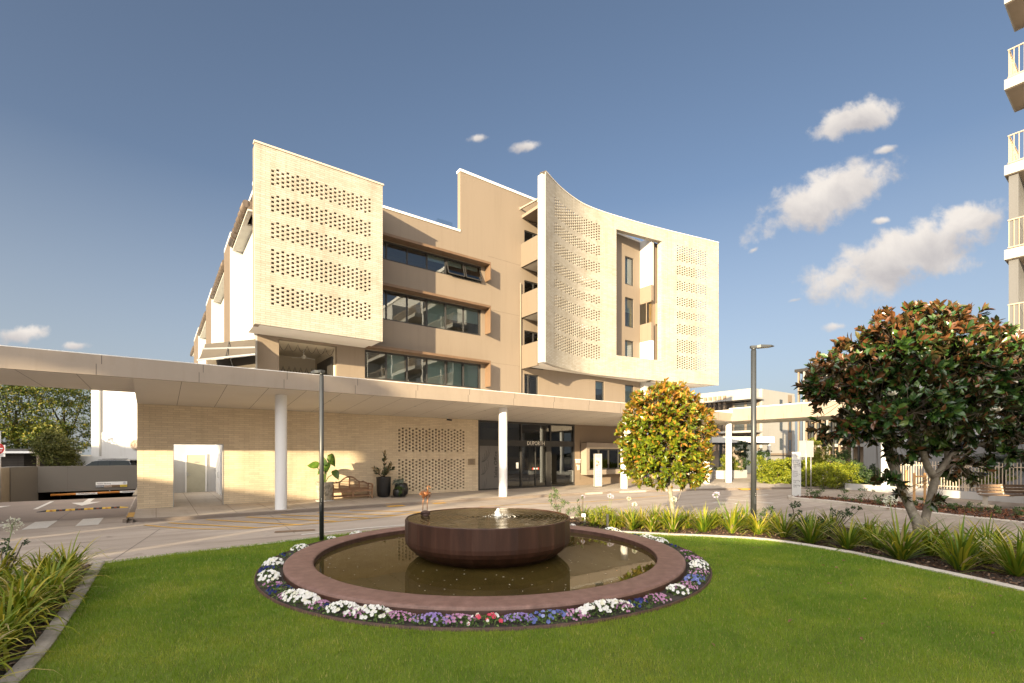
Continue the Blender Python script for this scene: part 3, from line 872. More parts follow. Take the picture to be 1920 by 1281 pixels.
# --- curved brick screen
cpts = smooth([(18.72, 22.05, 0), (20.5, 22.78, 0), (22.3, 23.28, 0), (23.9, 23.45, 0), (26.3, 23.25, 0), (30.6, 22.55, 0), (36.2, 21.35, 0)], 6)
cpath = [(p.x, p.y) for p in cpts]
clen = [0]
for a, b in zip(cpath[:-1], cpath[1:]): clen.append(clen[-1] + math.dist(a, b))
def a_at_s(s):
    for i in range(len(cpath) - 1):
        if cpath[i][0] <= s <= cpath[i + 1][0]:
            return clen[i] + (clen[i + 1] - clen[i]) * (s - cpath[i][0]) / (cpath[i + 1][0] - cpath[i][0])
    return clen[-1]
hz = [(17.0, 18.15), (15.95, 16.68), (14.75, 15.48), (13.6, 14.2), (12.62, 13.2), (11.45, 12.2), (10.02, 11.0), (8.78, 9.75)]
aL0 = a_at_s(19.85); aR0 = a_at_s(32.0)
bands = []
for (a, b) in hz:
    n = round((b - a) / .09)
    bands.append((a, a + .09 * n, aL0, aL0 + .235 * 22)); bands.append((a, a + .09 * n, aR0, aR0 + .235 * 13))
perf_wall('curved_brick_screen', m_brick, bld, cpath, 7.72, 19.1, .055, bands, [(a_at_s(26.3), a_at_s(30.55), 9.25, 18.2)], pitch=.235, hole=.165)
jb = MB()
def at_s(s):
    for i in range(len(cpath) - 1):
        if cpath[i][0] <= s <= cpath[i + 1][0]:
            f = (s - cpath[i][0]) / (cpath[i + 1][0] - cpath[i][0]); return cpath[i][1] + (cpath[i + 1][1] - cpath[i][1]) * f
for s0_, s1_ in ((26.0, 26.3), (30.55, 30.9)):
    jb.prism([(s0_, at_s(s0_) + .067), (s1_, at_s(s1_) + .067), (s1_ , at_s(s1_) + .40), (s0_, at_s(s0_) + .40)], 9.0, 18.45)
for za_, zb_ in ((8.9, 9.25), (18.2, 18.5)):
    jb.prism([(26.302, at_s(26.302) + .067), (30.548, at_s(30.548) + .067), (30.548, at_s(30.548) + .40), (26.302, at_s(26.302) + .40)], za_, zb_)
jb.build('opening_reveal', m_brick, bld)
# coping of the screen
cs = MB()
for i in range(len(cpath) - 1):
    (x0, y0), (x1, y1) = cpath[i], cpath[i + 1]; d = Vector((x1 - x0, y1 - y0, 0)).normalized(); n = Vector((-d.y, d.x, 0))
    p = [Vector((x0, y0, 0)) - n * .02, Vector((x1, y1, 0)) - n * .02, Vector((x1, y1, 0)) + n * .39, Vector((x0, y0, 0)) + n * .39]
    cs.poly([(v.x, v.y, 19.17) for v in p]); cs.poly([(p[0].x, p[0].y, 19.1), (p[1].x, p[1].y, 19.1), (p[1].x, p[1].y, 19.17), (p[0].x, p[0].y, 19.17)])
    cs.poly([(p[2].x, p[2].y, 19.1), (p[3].x, p[3].y, 19.1), (p[3].x, p[3].y, 19.17), (p[2].x, p[2].y, 19.17)])
cs.build('parapet_coping', M('pale coping', (.70, .64, .55), .7), bld)
# underside between the screen and the wall
us = MB()
us.prism([(p[0], p[1] + .37) for p in cpath if p[0] < 29.9] + [(29.9, TF - .01), (18.5, TF - .01), (18.5, 22.35)], 7.74, 7.86)
us.prism([(p[0], p[1] + .36) for p in cpath if p[0] > 29.9] + [(36.0, 30.0), (29.9, 30.0)], 7.75, 7.86)
us.build('screen_soffit', m_soffit, bld)
# white render end of the screen
en = MB(); en.box(18.42, 18.71, 22.04, 22.42, 7.72, 18.9); en.build('screen_end', m_white_wall, bld)
# balconies
for i, zf in enumerate((7.56, 10.75, 13.9)):
    sb = MB(); sb.prism([(18.42, 22.43), (20.3, 22.95 + .25), (26.2, 23.7), (26.2, TF - .004), (18.42, TF - .004)], zf + (.31 if i == 0 else 0), zf + .36)
    so_ = sb.build('balcony_slab', m_soffit, bld)
    pr = MB(); pr.box(18.35, 18.5, 22.425, TF - .004, zf, zf + 1.45); pr.build('balcony_parapet', M('sun dimmed tan render', (.17, .135, .10), .75, .05, .5, streak=True), bld)  # same tan as the wall, darkened to offset the strong sun on it
lin = MB(); lin.prism([(18.42, 22.43), (20.3, 23.2), (26.2, 23.7), (26.2, TF - .004), (18.42, TF - .004)], 17.0, 17.18); lin.build('balcony_roof', m_tan, bld)
br = MB(); br.bar((18.3, TF - .02, 17.55), (18.55, 22.45, 17.62), .09, .09); br.box(18.2, 18.42, TF - .02, TF + .02, 17.45, 17.65); br.build('tie_bar', m_fascia, bld)
# right-hand body behind the opening of the screen
rw = MB()
rw.box(29.803, 30.1, 22.95, TF, 14.9, 18.45); rw.build('upper_white_wall', m_white_wall, bld)
rw = MB(); rw.box(29.803, 30.1, 22.95, TF, 13.75, 14.897); rw.box(29.803, 30.1, 22.95, TF, 10.75, 12.1); build_each(rw, 'tan_side_wall', m_tan, bld)
rw = MB(); rw.box(29.803, 30.1, 22.95, TF, 7.86, 10.747); rw.build('white_weatherboard', M_brick('white boards', (.8, .79, .77), (.78, .77, .75), (.45, .44, .42), .03, 9, .2, .012, 0, .3), bld)
gb = MB(); gb.poly([(29.83, TF - .05, 12.1), (29.83, 22.95, 12.1), (29.83, 22.95, 13.75), (29.83, TF - .05, 13.75)]); gb.build('balcony_glazing', M_glass('amber glass', (.75, .66, .38), .05, .8), bld)
gb = MB(); gb.box(29.81, 29.86, 23.38, 23.43, 12.1, 13.75); gb.box(29.81, 29.86, 22.96, 23.98, 13.66, 13.747); gb.build('glazing_bar', m_tan2, bld)
rk = MB(); rk.box(30.1, 36.0, 23.2, 23.4, 7.87, 18.3); rk.box(35.7, 36.0, 23.4, 40, 7.87, 18.3); rk.box(30.1, 35.7, 23.4, 40, 18.0, 18.2); rk.box(30.6, 31.0, 23.0, 23.19, 12.1, 13.7); rk.build('rear_block', m_tan2, bld)
rk = MB(); rk.box(31.4, 35.4, 23.10, 23.16, 7.9, 18.2); rk.build('balcony_glazing', m_frame, bld)  # opaque panel standing in for glazing, added to darken the screen holes
lw = MB(); lw.box(29.9, 34.6, 23.6, 36, 4.6, 7.745); lw.build('lower_white_wall', m_white_wall, bld)

# ------------------------------------------------------------------ ground storey
hg = [(10.27, (1.05, 2.0)), ]
pa_s0 = -.6
def low_ops():
    return [(.58 - pa_s0, 2.30 - pa_s0, -1, 2.66)]
a0 = 10.25 - pa_s0
perf_wall('brick_wall', m_brick_low, bld, [(pa_s0, TF), (15.2, TF)], .10, 4.9, .11,
          [(2.39, 2.39 + .09 * 14, a0, a0 + .195 * 21), (.27, .27 + .09 * 19, a0, a0 + .195 * 21)], low_ops(), hole=.108)
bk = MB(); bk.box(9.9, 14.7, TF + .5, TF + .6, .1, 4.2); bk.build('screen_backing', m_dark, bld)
sw = MB(); sw.box(pa_s0, pa_s0 + .22, TF + .221, 26, .1, 4.9); sw.box(pa_s0, pa_s0 + .22, 26, 40, .1, 1.9); sw.build('brick_return', m_brick_low, bld)
pr = MB(); pr.box(3.0, 15.2, TF + .9, 63, 4.6, 4.88); pr.box(.85, 3.0, 33.2, 62, 4.6, 4.88); pr.build('podium_roof', m_soffit, bld)
# open-topped passage behind the doorway
ps = MB()
ps.box(.42, .577, TF + .225, 32.7, .1, 2.0); ps.box(.42, .577, TF + .225, 26, 2.0, 4.59); ps.box(2.75, 2.95, TF + .225, 32.7, .1, 4.59); ps.box(.577, 2.75, 32.5, 32.7, .1, 4.59)
ps.build('passage_wall', m_white_wall, bld)
dr = MB(); dr.box(1.37, 2.25, 32.44, 32.5, .12, 2.2); dO = dr.build('door', M('pale khaki door', (.40, .38, .29), .6), bld)
df = MB()
for (x0, x1, z0, z1) in ((1.30, 1.368, .12, 2.27), (2.252, 2.32, .12, 2.27), (1.368, 2.252, 2.203, 2.27)): df.box(x0, x1, 32.42, 32.5, z0, z1)
df.build('door_frame', m_white, dO)
dh = MB(); dh.bar((1.42, 32.40, 1.1), (1.56, 32.40, 1.1), .02, .02); dh.box(1.40, 1.44, 32.40, 32.44, 1.04, 1.25); dh.build('handle', m_steel, dO)
dn = MB(); dn.box(1.72, 1.95, 32.43, 32.44, 1.78, 1.83); dn.build('door_sign', m_steel, dO)
d2 = MB(); d2.box(2.69, 2.747, 29.4, 31.6, .12, 2.3); d2o = d2.build('side_door', m_white, bld); d3 = MB(); d3.tube([(2.66, 29.7, 1.0), (2.62, 29.7, 1.02), (2.62, 29.7, 1.3), (2.66, 29.7, 1.32)], .015, 6); d3.build('handle', m_steel, d2o)
rv = MB(); rv.box(.555, .578, TF - .01, TF + .24, .1, 2.68); rv.box(2.302, 2.325, TF - .01, TF + .24, .1, 2.68); rv.box(.578, 2.302, TF - .01, TF + .24, 2.662, 2.685); rv.build('doorway_trim', m_steel, bld)

# entrance glazing
E0, E1 = 15.2, 22.9
ZC = 4.25
fr = MB()
for s in (E0, 17.0, 18.35, 20.75, 22.85): fr.box(s, s + .10, TF, TF + .14, .12, ZC)
fr.box(16.75, 17.0, TF + .01, TF + .13, .12, ZC); fr.box(20.45, 20.75, TF + .01, TF + .13, .12, 2.74)
fr.box(E0 + .1, E1 - .05, TF + .003, TF + .137, 2.74, 3.10); fr.box(E0 + .1, E1 - .05, TF + .003, TF + .137, ZC - .12, ZC); fr.box(E0 + .1, E1 - .05, TF + .003, TF + .137, .12, .2)
fr.box(19.54, 19.58, TF + .03, TF + .10, .2, 2.74)
ent = fr.build('entrance_glazing', m_frame, bld)
gp = MB(); gp.poly([(E0, TF + .08, .12), (E1, TF + .08, .12), (E1, TF + .08, ZC), (E0, TF + .08, ZC)]); gp.build('pane', m_glass_dark, ent)
sp = MB(); sp.box(E0 + .1, 16.75, TF + .02, TF + .06, .2, 2.74); sp.build('office_panel', M('charcoal sign panel', (.15, .14, .13), .5, .06), ent)
sgn = MB(); text_at(sgn, 'Sales Office', .34, (16.46, TF + .012, 1.62), (0, 0, 1), (-1, 0, 0), .004); sgn.build('office_lettering', M('black lettering', (.015, .015, .015), .5), ent)
pt_ = MB()
for (cz, k0) in ((2.25, 5), (1.5, 4), (.6, 3)):
    for k in range(k0):
        r_ = .25 + .14 * k; pts = [(E0 + .12 + r_ * math.sin(a) * .9, TF + .015, cz - .5 + r_ * (1 - math.cos(a))) for a in [R(8 * q) for q in range(3, 15)]]
        pts = [p for p in pts if E0 + .1 < p[0] < 16.7]
        if len(pts) > 2: pt_.tube(pts, .006, 4)
pt_.build('leaf_line_pattern', M('grey line', (.045, .043, .04), .5), ent)
lt = MB(); text_at(lt, 'DUPORTH', .36, (19.55, TF - .02, 2.92), (1, 0, 0), (0, 0, 1), .012, sx=.86); lt.build('lettering', M('ivory lettering', (.85, .80, .70), .5), ent)
stk = MB(); stk.box(19.32, 19.83, TF + .065, TF + .07, 1.27, 1.36); stk.build('door_sticker', M('white sticker', (.8, .78, .76), .5), ent)
stk = MB(); stk.box(19.30, 19.40, TF + .062, TF + .064, 1.25, 1.38); stk.box(19.75, 19.85, TF + .062, TF + .064, 1.25, 1.38); build_each(stk, 'red_sticker', M('red sticker', (.65, .06, .04), .5), ent)
nt_ = MB(); nt_.box(18.02, 18.2, TF + .06, TF + .065, 1.35, 1.72); nt_.build('notice', m_white, ent)
hd = MB(); hd.bar((22.35, TF + .02, 1.12), (22.8, TF + .02, 1.12), .03, .03); hd.box(22.72, 22.84, TF - .005, TF + .04, .35, 1.12); hd.build('push_bar', m_steel, ent)
lob = MB()
lob.poly([(E0, TF + 7, .1), (E1 + 3, TF + 7, .1), (E1 + 3, TF + 7, ZC), (E0, TF + 7, ZC)][::-1]); lob.poly([(E0, TF + .2, ZC), (E1, TF + .2, ZC), (E1 + 3, TF + 7, ZC), (E0, TF + 7, ZC)])
lob.poly([(E0, TF + .2, .1), (E0, TF + 7, .1), (E0, TF + 7, ZC), (E0, TF + .2, ZC)]); lob.poly([(E1, TF + .2, .1), (E1 + 3, TF + 7, .1), (E1 + 3, TF + 7, ZC), (E1, TF + .2, ZC)])
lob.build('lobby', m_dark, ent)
ins = MB(); ins.box(18.9, 19.1, TF + 3.4, TF + 3.6, .12, 2.9); ins.box(21.2, 21.32, TF + 2.4, TF + 2.9, .12, 2.2); ins.box(20.2, 20.45, TF + 1.4, TF + 1.65, .12, 3.2); ins.build('lobby_column', m_soffit, ent)

# tan ground-floor wall with the bay window
SB0, SB1 = 23.55, 28.6
perf_wall('lower_wall', m_tan2, bld, [(E1 + .05, TF), (29.9, TF)], .10, 4.9, .25, (), [(SB0 + .1 - E1 - .05, SB1 - .1 - E1 - .05, .95, 3.05)])
by = MB(); bt = TF - .55
by.box(SB0, SB1, bt, TF - .003, .82, 1.16); by.box(SB0, SB1, bt, TF - .003, 2.62, 3.02); by.box(SB0, SB0 + .28, bt, TF - .003, 1.16, 2.62); by.box(SB1 - .28, SB1, bt, TF - .003, 1.16, 2.62)
bay = by.build('bay_window', m_fascia, bld)
bf = MB()
for s in (SB0 + .28, SB0 + 1.25, SB0 + 2.25, SB0 + 3.3, SB1 - .36): bf.box(s, s + .09, bt + .1, bt + .18, 1.16, 2.62)
bf.box(SB0 + .28, SB1 - .28, bt + .103, bt + .177, 1.16, 1.25); bf.box(SB0 + .28, SB1 - .28, bt + .103, bt + .177, 2.53, 2.62)
bf.build('bay_frame', m_frame, bay)
bp = MB(); bp.poly([(SB0 + .28, bt + .15, 1.16), (SB1 - .28, bt + .15, 1.16), (SB1 - .28, bt + .15, 2.62), (SB0 + .28, bt + .15, 2.62)]); bp.build('pane', m_glass_dark, bay)
bi = MB(); bi.box(SB0 + .2, SB1 - .2, TF + 3, TF + 3.1, .5, 3.2); bi.box(SB0 - .1, SB0, TF, TF + 3, .5, 3.2); bi.box(SB1, SB1 + .1, TF, TF + 3, .5, 3.2); bi.build('cafe_interior', m_dark, bay)
bj = MB(); bj.box(SB0 - .002, SB1, bt - .003, bt - .001, 1.15, 1.165); bj.box(SB0, SB1, bt - .003, bt - .001, 2.615, 2.63); bj.build('panel_joint', m_joint, bay)
# café wall beyond, set back
cw = MB(); cw.box(29.9, 30.1, TF, 30, .1, 4.59); cw.box(30.1, 36, 29.8, 30, .1, 4.59); cw.build('cafe_wall', m_tan2, bld)

ic = thing('intercom', 'grey intercom and key safe on the tan wall beside the glass entrance', 'intercom', (23.3, 24, 1.4), 'B')
i_ = MB(); i_.box(23.05, 23.44, TF - .06, TF - .002, 1.62, 1.84); i_.build('speaker_box', M('pale grey plastic', (.55, .53, .50), .5), ic)
i_ = MB(); i_.box(23.0, 23.44, TF - .10, TF - .002, 1.845, 1.90); i_.build('rain_hood', m_white, ic)
i_ = MB(); i_.box(23.2, 23.38, TF - .05, TF - .002, 1.15, 1.5); i_.box(23.12, 23.19, TF - .04, TF - .002, 1.42, 1.52); i_.build('key_safe', M('pale plastic', (.7, .62, .5), .5), ic)
pq = MB(); pq.box(14.5, 14.98, TF - .025, TF - .003, 1.62, 1.98); pq.build('plaque', M('bronze plaque', (.35, .27, .18), .45, .1, metal=.4), None, (14.7, 24, 1.8), 'B', label='small bronze plaque on the brick wall left of the Sales Office panel', cat='plaque')
pq_o = bpy.data.objects['plaque']
pl = MB()
for k in range(5): pl.box(14.58, 14.90 - .05 * (k % 2), TF - .028, TF - .0255, 1.68 + .055 * k, 1.70 + .055 * k)
pl.build('engraved_line', m_joint, pq_o)
cv = thing('security_camera', 'small dark dome camera under the canopy near the top of the brick wall', 'camera', (13.0, 23.7, 4.2), 'B')
c_ = MB(); c_.tube([(13, 23.7, 4.27), (13, 23.7, 4.19)], .05, 10); c_.build('bracket', m_white, cv); c_ = MB(); c_.tube([(12.95, 23.7, 4.17), (13.2, 23.55, 4.13)], .05, 10); c_.build('camera_body', m_frame, cv)

# ------------------------------------------------------------------ canopy
can = thing('entrance_canopy', 'long tan metal canopy on round white columns along the building front', 'canopy', (14, 19.1, 0), 'B')
FT = 19.1; FZ0, FZ1, FZ2 = 4.65, 4.99, 5.27
fa = MB()
fa.box(-14, 34.06, FT, FT + .12, FZ0, FZ1)
fa.box(34.06, 34.18, 2.0, FT + .12, FZ0, FZ1)
fa.build('lower_fascia', m_fascia, can)
fb = MB(); fb.box(-14, 34.5, FT + .07, FT + .2, FZ1 + .002, FZ2); fb.box(34.35, 34.47, 2.0, FT + .07, FZ1 + .002, 5.58); fb.build('upper_fascia', m_fascia, can)
cap = MB(); cap.box(-14, 34.5, FT + .065, FT + .3, FZ2, FZ2 + .025); cap.box(34.33, 38.6, 2.0, FT + .3, 5.58, 5.64); cap.build('roof_capping', m_white, can)
rt = MB(); rt.box(-14, 34.4, FT + .2, 23.9, FZ1 + .05, FZ2 - .03); rt.box(34.48, 38.5, 2.0, 23.9, FZ1 + .05, 5.55); rt.build('roof', m_soffit, can)
jt = MB()
for k in range(-5, 14):
    s = -1.45 + 2.6 * k
    if s < 33.9: jt.box(s - .008, s + .008, FT - .003, FT + .01, FZ0 + .005, FZ1)
    s += .12
    if s < 33.9: jt.box(s - .008, s + .008, FT + .066, FT + .08, FZ1 + .004, FZ2)
for k in range(7):
    t = 17.8 - 2.4 * k
    jt.box(34.057, 34.07, t - .008, t + .008, FZ0 + .005, FZ1); jt.box(34.347, 34.36, t - 1 - .008, t - 1 + .008, FZ1 + .004, 5.57)
jt.build('panel_joint', m_joint, can)
sof = MB()
sof.poly([(-14, FT + .12, FZ0 + .02), (-.6, FT + .12, FZ0 + .02), (-.6, 23.9, FZ0 + .02), (-14, 23.9, FZ0 + .02)][::-1])
sof.poly([(-.6, FT + .12, FZ0 + .02), (34.2, FT + .12, FZ0 + .02), (34.2, 23.0, 4.32), (-.6, 23.0, 4.32)][::-1])
sof.poly([(-.6, 23.0, 4.32), (34.2, 23.0, 4.32), (34.2, TF - .004, 4.25), (-.6, TF - .004, 4.25)][::-1])
sof.poly([(-.6, FT + .12, FZ0 + .02), (-.6, 23, 4.32), (-.6, 23.996, 4.25), (-.6, 23.996, FZ0 + .02)])
sof.poly([(-14, 23.9, FZ0 + .02), (-.6, 23.9, FZ0 + .02), (-.6, 23.9, FZ2), (-14, 23.9, FZ2)][::-1])
sof.poly([(34.18, 2, FZ0 + .02), (38.5, 2, FZ0 + .02), (38.5, 23.9, FZ0 + .02), (34.18, 23.9, FZ0 + .02)][::-1])
sof.build('soffit', m_soffit, can)
sj = MB()
for k in range(-10, 27):
    s = .68 + 1.3 * k
    if s < -.8:
        sj.poly([(s - .007, FT + .14, FZ0 + .016), (s + .007, FT + .14, FZ0 + .016), (s + .007, 23.9, FZ0 + .016), (s - .007, 23.9, FZ0 + .016)][::-1])
    elif s > -.5:
        z0_ = 4.67 - .004; sl_ = (4.32 - 4.67) / (23.0 - 19.22)
        sj.poly([(s - .007, FT + .14, z0_), (s + .007, FT + .14, z0_), (s + .007, 23.0, 4.316), (s - .007, 23.0, 4.316)][::-1])
        sj.poly([(s - .007, 23.0, 4.316), (s + .007, 23.0, 4.316), (s + .007, 23.99, 4.246), (s - .007, 23.99, 4.246)][::-1])
sj.build('soffit_joint', m_joint, can)
def zsof(t): return 4.67 + (t - 19.22) * (4.32 - 4.67) / 3.78
m_col = M('white column paint', (.78, .78, .78), .5, .03, 1.0, .03, 30)
for (s, t) in ((3.92, 20.52), (14.12, 19.95), (23.5, 20.15), (31.9, 19.75), (34.6, 19.6), (34.7, 9.95), (37.0, 9.2), (34.7, 3.2)):
    c_ = MB(); c_.lathe([(.215, .115), (.215, zsof(t) + .04 if s < 34.2 else 4.66)], (s, t, 0), 32); c_.build('column', m_col, can)
# support at the far end of the driveway bridge
c_ = MB(); c_.box(-13.9, -13.4, 19.4, 23.6, 0, 4.65); c_.build('end_wall', m_tan2, can)
dl = MB()
for k in range(6):
    s = 5.9 + 3.9 * k; t = 21.0; dl.lathe([(.0, -.004), (.06, -.004), (.06, .01)], (s, t, zsof(t) - .004), 12)
dl.build('downlight', m_steel, can)

# ------------------------------------------------------------------ lawn island, beds and edging
LZ = .10
FC = (-.51, 10.47)                                    # middle of the fountain
lawn_l = [(-3.0, 1.2), (-3.6, 2.4), (-4.88, 4.87), (-6.05, 6.65), (-7.1, 8.15), (-8.25, 9.78)]
lawn_back = [(-8.25, 9.78), (-7.2, 10.86), (-6.2, 11.7), (-5.1, 12.8), (-4.05, 13.75), (-2.3, 14.9), (-.2, 15.45), (1.05, 15.05)]
bed_kerb = [(1.05, 15.05), (2.4, 13.75), (4.17, 13.04), (5.3, 12.75), (6.48, 12.2), (7.37, 10.8), (7.75, 9.5), (8.18, 7.73), (8.45, 5.5), (8.6, 3.0), (8.6, -3.0)]
bed_back = [(13.4, -3.0), (13.3, 4), (12.9, 8.5), (12.3, 11.3), (11.2, 13.3), (9.4, 15.2), (7.0, 16.4), (4.0, 16.9), (2.0, 16.6), (1.0, 15.6)]
def S2(p, k=5): return [(v.x, v.y) for v in smooth([(*q, 0) for q in p], k)]
ll, lb, bkb, bbk = S2(lawn_l), S2(lawn_back), S2(bed_kerb), S2(bed_back)
lawn_poly = ll + lb[1:] + bkb[1:] + [(-3.0, -3.0)]
# ground under the grass, with a round opening for the fountain left to the edging
lw_ = MB(); lw_.prism(lawn_poly, -.04, LZ - .012)
m_lawn = M('lawn turf', (.12, .165, .012), .95, .25, 1.2, .35, 60)
structure('lawn', lw_, m_lawn)
rb_ = MB(); rb_.prism(bkb + bbk[1:-1] + [(1.0, 15.62)], -.04, LZ - .03); structure('garden_bed', rb_, m_soil)
left_bed = [(-3.3, -2.0), (-3.15, 1.0)] + [(x - .13, y) for x, y in ll[2:]] + [(-8.45, 9.7), (-9.3, 8.4), (-9.6, 6.5), (-9.4, 3.5), (-9.0, -2.0)]
rb_ = MB(); rb_.prism(left_bed, -.04, LZ - .03); structure('garden_bed', rb_, m_soil)
rk2 = [G(1478, 934)] + [G(1487, 938), G(1560, 945), G(1700, 963), G(1920, 988), (17.2, 12.0), (18.0, 8.0)]
right_bed2 = S2(rk2, 5)[1:] + [(21.5, 8.0), (21.0, 13), (19.9, 18.3), (17.4, 21.3), (15.6, 24.6), (14.3, 24.9)]
rb_ = MB(); rb_.prism(right_bed2, -.04, .11); structure('garden_bed', rb_, m_soil)
rb_ = MB(); rb_.lathe([(4.0, .02), (4.0, LZ + .012), (4.46, LZ + .012), (4.46, .02)], (FC[0], FC[1], 0), 72, smooth=False); structure('garden_bed', rb_, m_soil)
# pale concrete edging strips
ek = MB(); kerb_sweep(ek, S2(bed_kerb, 8), .11, -.02, LZ + .035); structure('lawn_edging', ek, m_kerb_pale)
ek = MB(); kerb_sweep(ek, S2(lawn_l, 8), .145, -.02, LZ + .03); structure('lawn_edging', ek, M('weathered edging concrete', (.36, .32, .275), .85, .3, 2.2, .25, 35, .3, 70))
ek = MB(); kerb_sweep(ek, [(x, y) for x, y in lb][::-1], .10, -.02, LZ - .002); structure('kerb', ek, m_kerb_pale)
ek = MB(); kerb_sweep(ek, S2([(1.0, 15.6), (2.0, 16.6), (4.0, 16.9), (7.0, 16.4), (9.4, 15.2), (11.2, 13.3), (12.3, 11.3), (12.9, 8.5), (13.3, 4), (13.4, -3)][::-1], 5), .12, -.02, LZ + .03); structure('kerb', ek, m_kerb_pale)
ek = MB(); kerb_sweep(ek, S2(rk2, 5), .22, -.02, .15); structure('kerb', ek, m_kerb_pale)

def in_poly(P, poly):
    x, y = P[:, 0], P[:, 1]; c = np.zeros(len(P), bool); n = len(poly); j = n - 1
    for i in range(n):
        xi, yi = poly[i]; xj, yj = poly[j]
        with np.errstate(divide='ignore', invalid='ignore'):
            k = ((yi > y) != (yj > y)) & (x < (xj - xi) * (y - yi) / (yj - yi + 1e-12) + xi)
        c ^= k; j = i
    return c
def vnoise(P, scale, seed):
    """smooth value noise on x,y"""
    g = np.random.default_rng(seed).random((64, 64)); q = P * scale
    i = np.floor(q).astype(int); f = q - i; f = f * f * (3 - 2 * f)
    a = g[i[:, 0] % 64, i[:, 1] % 64]; b = g[(i[:, 0] + 1) % 64, i[:, 1] % 64]; c = g[i[:, 0] % 64, (i[:, 1] + 1) % 64]; d = g[(i[:, 0] + 1) % 64, (i[:, 1] + 1) % 64]
    return (a * (1 - f[:, 0]) + b * f[:, 0]) * (1 - f[:, 1]) + (c * (1 - f[:, 0]) + d * f[:, 0]) * f[:, 1]
def make_grass():
    pts = []
    for (y0, y1, dens) in ((2.0, 7.5, 5200), (7.5, 11, 3600), (11, 16, 2600), (-3, 2.0, 500)):
        x0, x1 = -9, 9; n = int((x1 - x0) * (y1 - y0) * dens)
        p = np.stack([nr.uniform(x0, x1, n), nr.uniform(y0, y1, n)], 1)
        k = in_poly(p, lawn_poly) & (np.hypot(p[:, 0] - FC[0], p[:, 1] - FC[1]) > 4.485) & (np.abs(p[:, 0]) < .62 * np.maximum(p[:, 1], 0) * 1.9 + 3.0)
        pts.append(p[k])
    P = np.concatenate(pts); n = len(P)
    big = vnoise(P, .9, 3) * .6 + vnoise(P, 2.7, 4) * .4
    fine = vnoise(P, 9, 5)
    h = (.022 + .020 * nr.random(n)) * (.75 + .6 * fine)
    ang = nr.uniform(0, 2 * math.pi, n); w = .0030 + .0022 * nr.random(n)
    far_ = np.clip((P[:, 1] - 5) / 6, 0, 1); w = w * (1 + .9 * far_)
    lean = nr.uniform(.1, .9, n) * h; la = nr.uniform(0, 2 * math.pi, n)
    dx, dy = np.cos(ang) * w / 2, np.sin(ang) * w / 2
    z0 = np.full(n, LZ - .014)
    v = np.stack([np.stack([P[:, 0] - dx, P[:, 1] - dy, z0], 1), np.stack([P[:, 0] + dx, P[:, 1] + dy, z0], 1),
                  np.stack([P[:, 0] + np.cos(la) * lean, P[:, 1] + np.sin(la) * lean, z0 + .012 + h], 1)], 1).reshape(-1, 3)
    q = np.arange(n * 3).reshape(-1, 3)
    rnd = np.clip(.10 + .52 * big + .08 * (vnoise(P, .35, 9) - .5) + .22 * nr.random(n) + .10 * (fine - .5), 0, 1)
    dry = nr.random(n) < .04 + .10 * np.clip(big - .55, 0, 1) * 2
    rnd[dry] = .93
    me = np_mesh('grass', v, q, rnd)
    o = link_mesh('grass', me, m_grass); tag(o, 'short mown green grass of the lawn round the fountain', 'grass', kind='stuff')
m_grass = M_leaf('grass blades', [(0.0, (.066, .142, .010)), (.30, (.125, .226, .014)), (.55, (.205, .290, .020)), (.78, (.34, .36, .04)), (1.0, (.58, .48, .17))], None, .5, .35, .25)
make_grass()

# bark mulch: many chips, one object per bed
m_mulch = M_leaf('bark mulch', [(0, (.030, .018, .012)), (.5, (.085, .048, .030)), (.8, (.16, .095, .06)), (1, (.30, .21, .15))], None, .85, .2)
m_mulch_red = M_leaf('red bark mulch', [(0, (.045, .018, .010)), (.5, (.15, .055, .026)), (.85, (.24, .095, .05)), (1, (.36, .20, .12))], None, .85, .2)
def chips(poly, dens, z, mat, label, size=.05, excl=None):
    xs = [p[0] for p in poly]; ys = [p[1] for p in poly]
    n = int((max(xs) - min(xs)) * (max(ys) - min(ys)) * dens)
    p = np.stack([nr.uniform(min(xs), max(xs), n), nr.uniform(min(ys), max(ys), n)], 1)
    p = p[in_poly(p, poly)]
    p = p[(p[:, 1] > 3)]
    n = len(p); pos = np.concatenate([p, (z + nr.uniform(0, .03, n))[:, None]], 1)
    d = rand_dirs(n); d[:, 2] *= .35; nm = np.tile([0, 0, 1.0], (n, 1)) + nr.normal(size=(n, 3)) * .35
    ln = size * nr.uniform(.5, 1.6, n)
    me = leaf_mesh('bark_mulch', pos, d, nm, ln, ln * nr.uniform(.3, .6, n), nr.random(n), .1)
    tag(link_mesh('bark_mulch', me, mat), label, 'mulch', kind='stuff')
chips(bkb + bbk[1:-1], 700, LZ - .03, m_mulch, 'dark brown bark mulch in the planted bed right of the lawn')
chips(left_bed, 700, LZ - .03, m_mulch, 'dark brown bark mulch in the planted bed left of the lawn')
chips(right_bed2, 260, .11, m_mulch_red, 'reddish bark mulch in the kerbed bed across the road', .08)

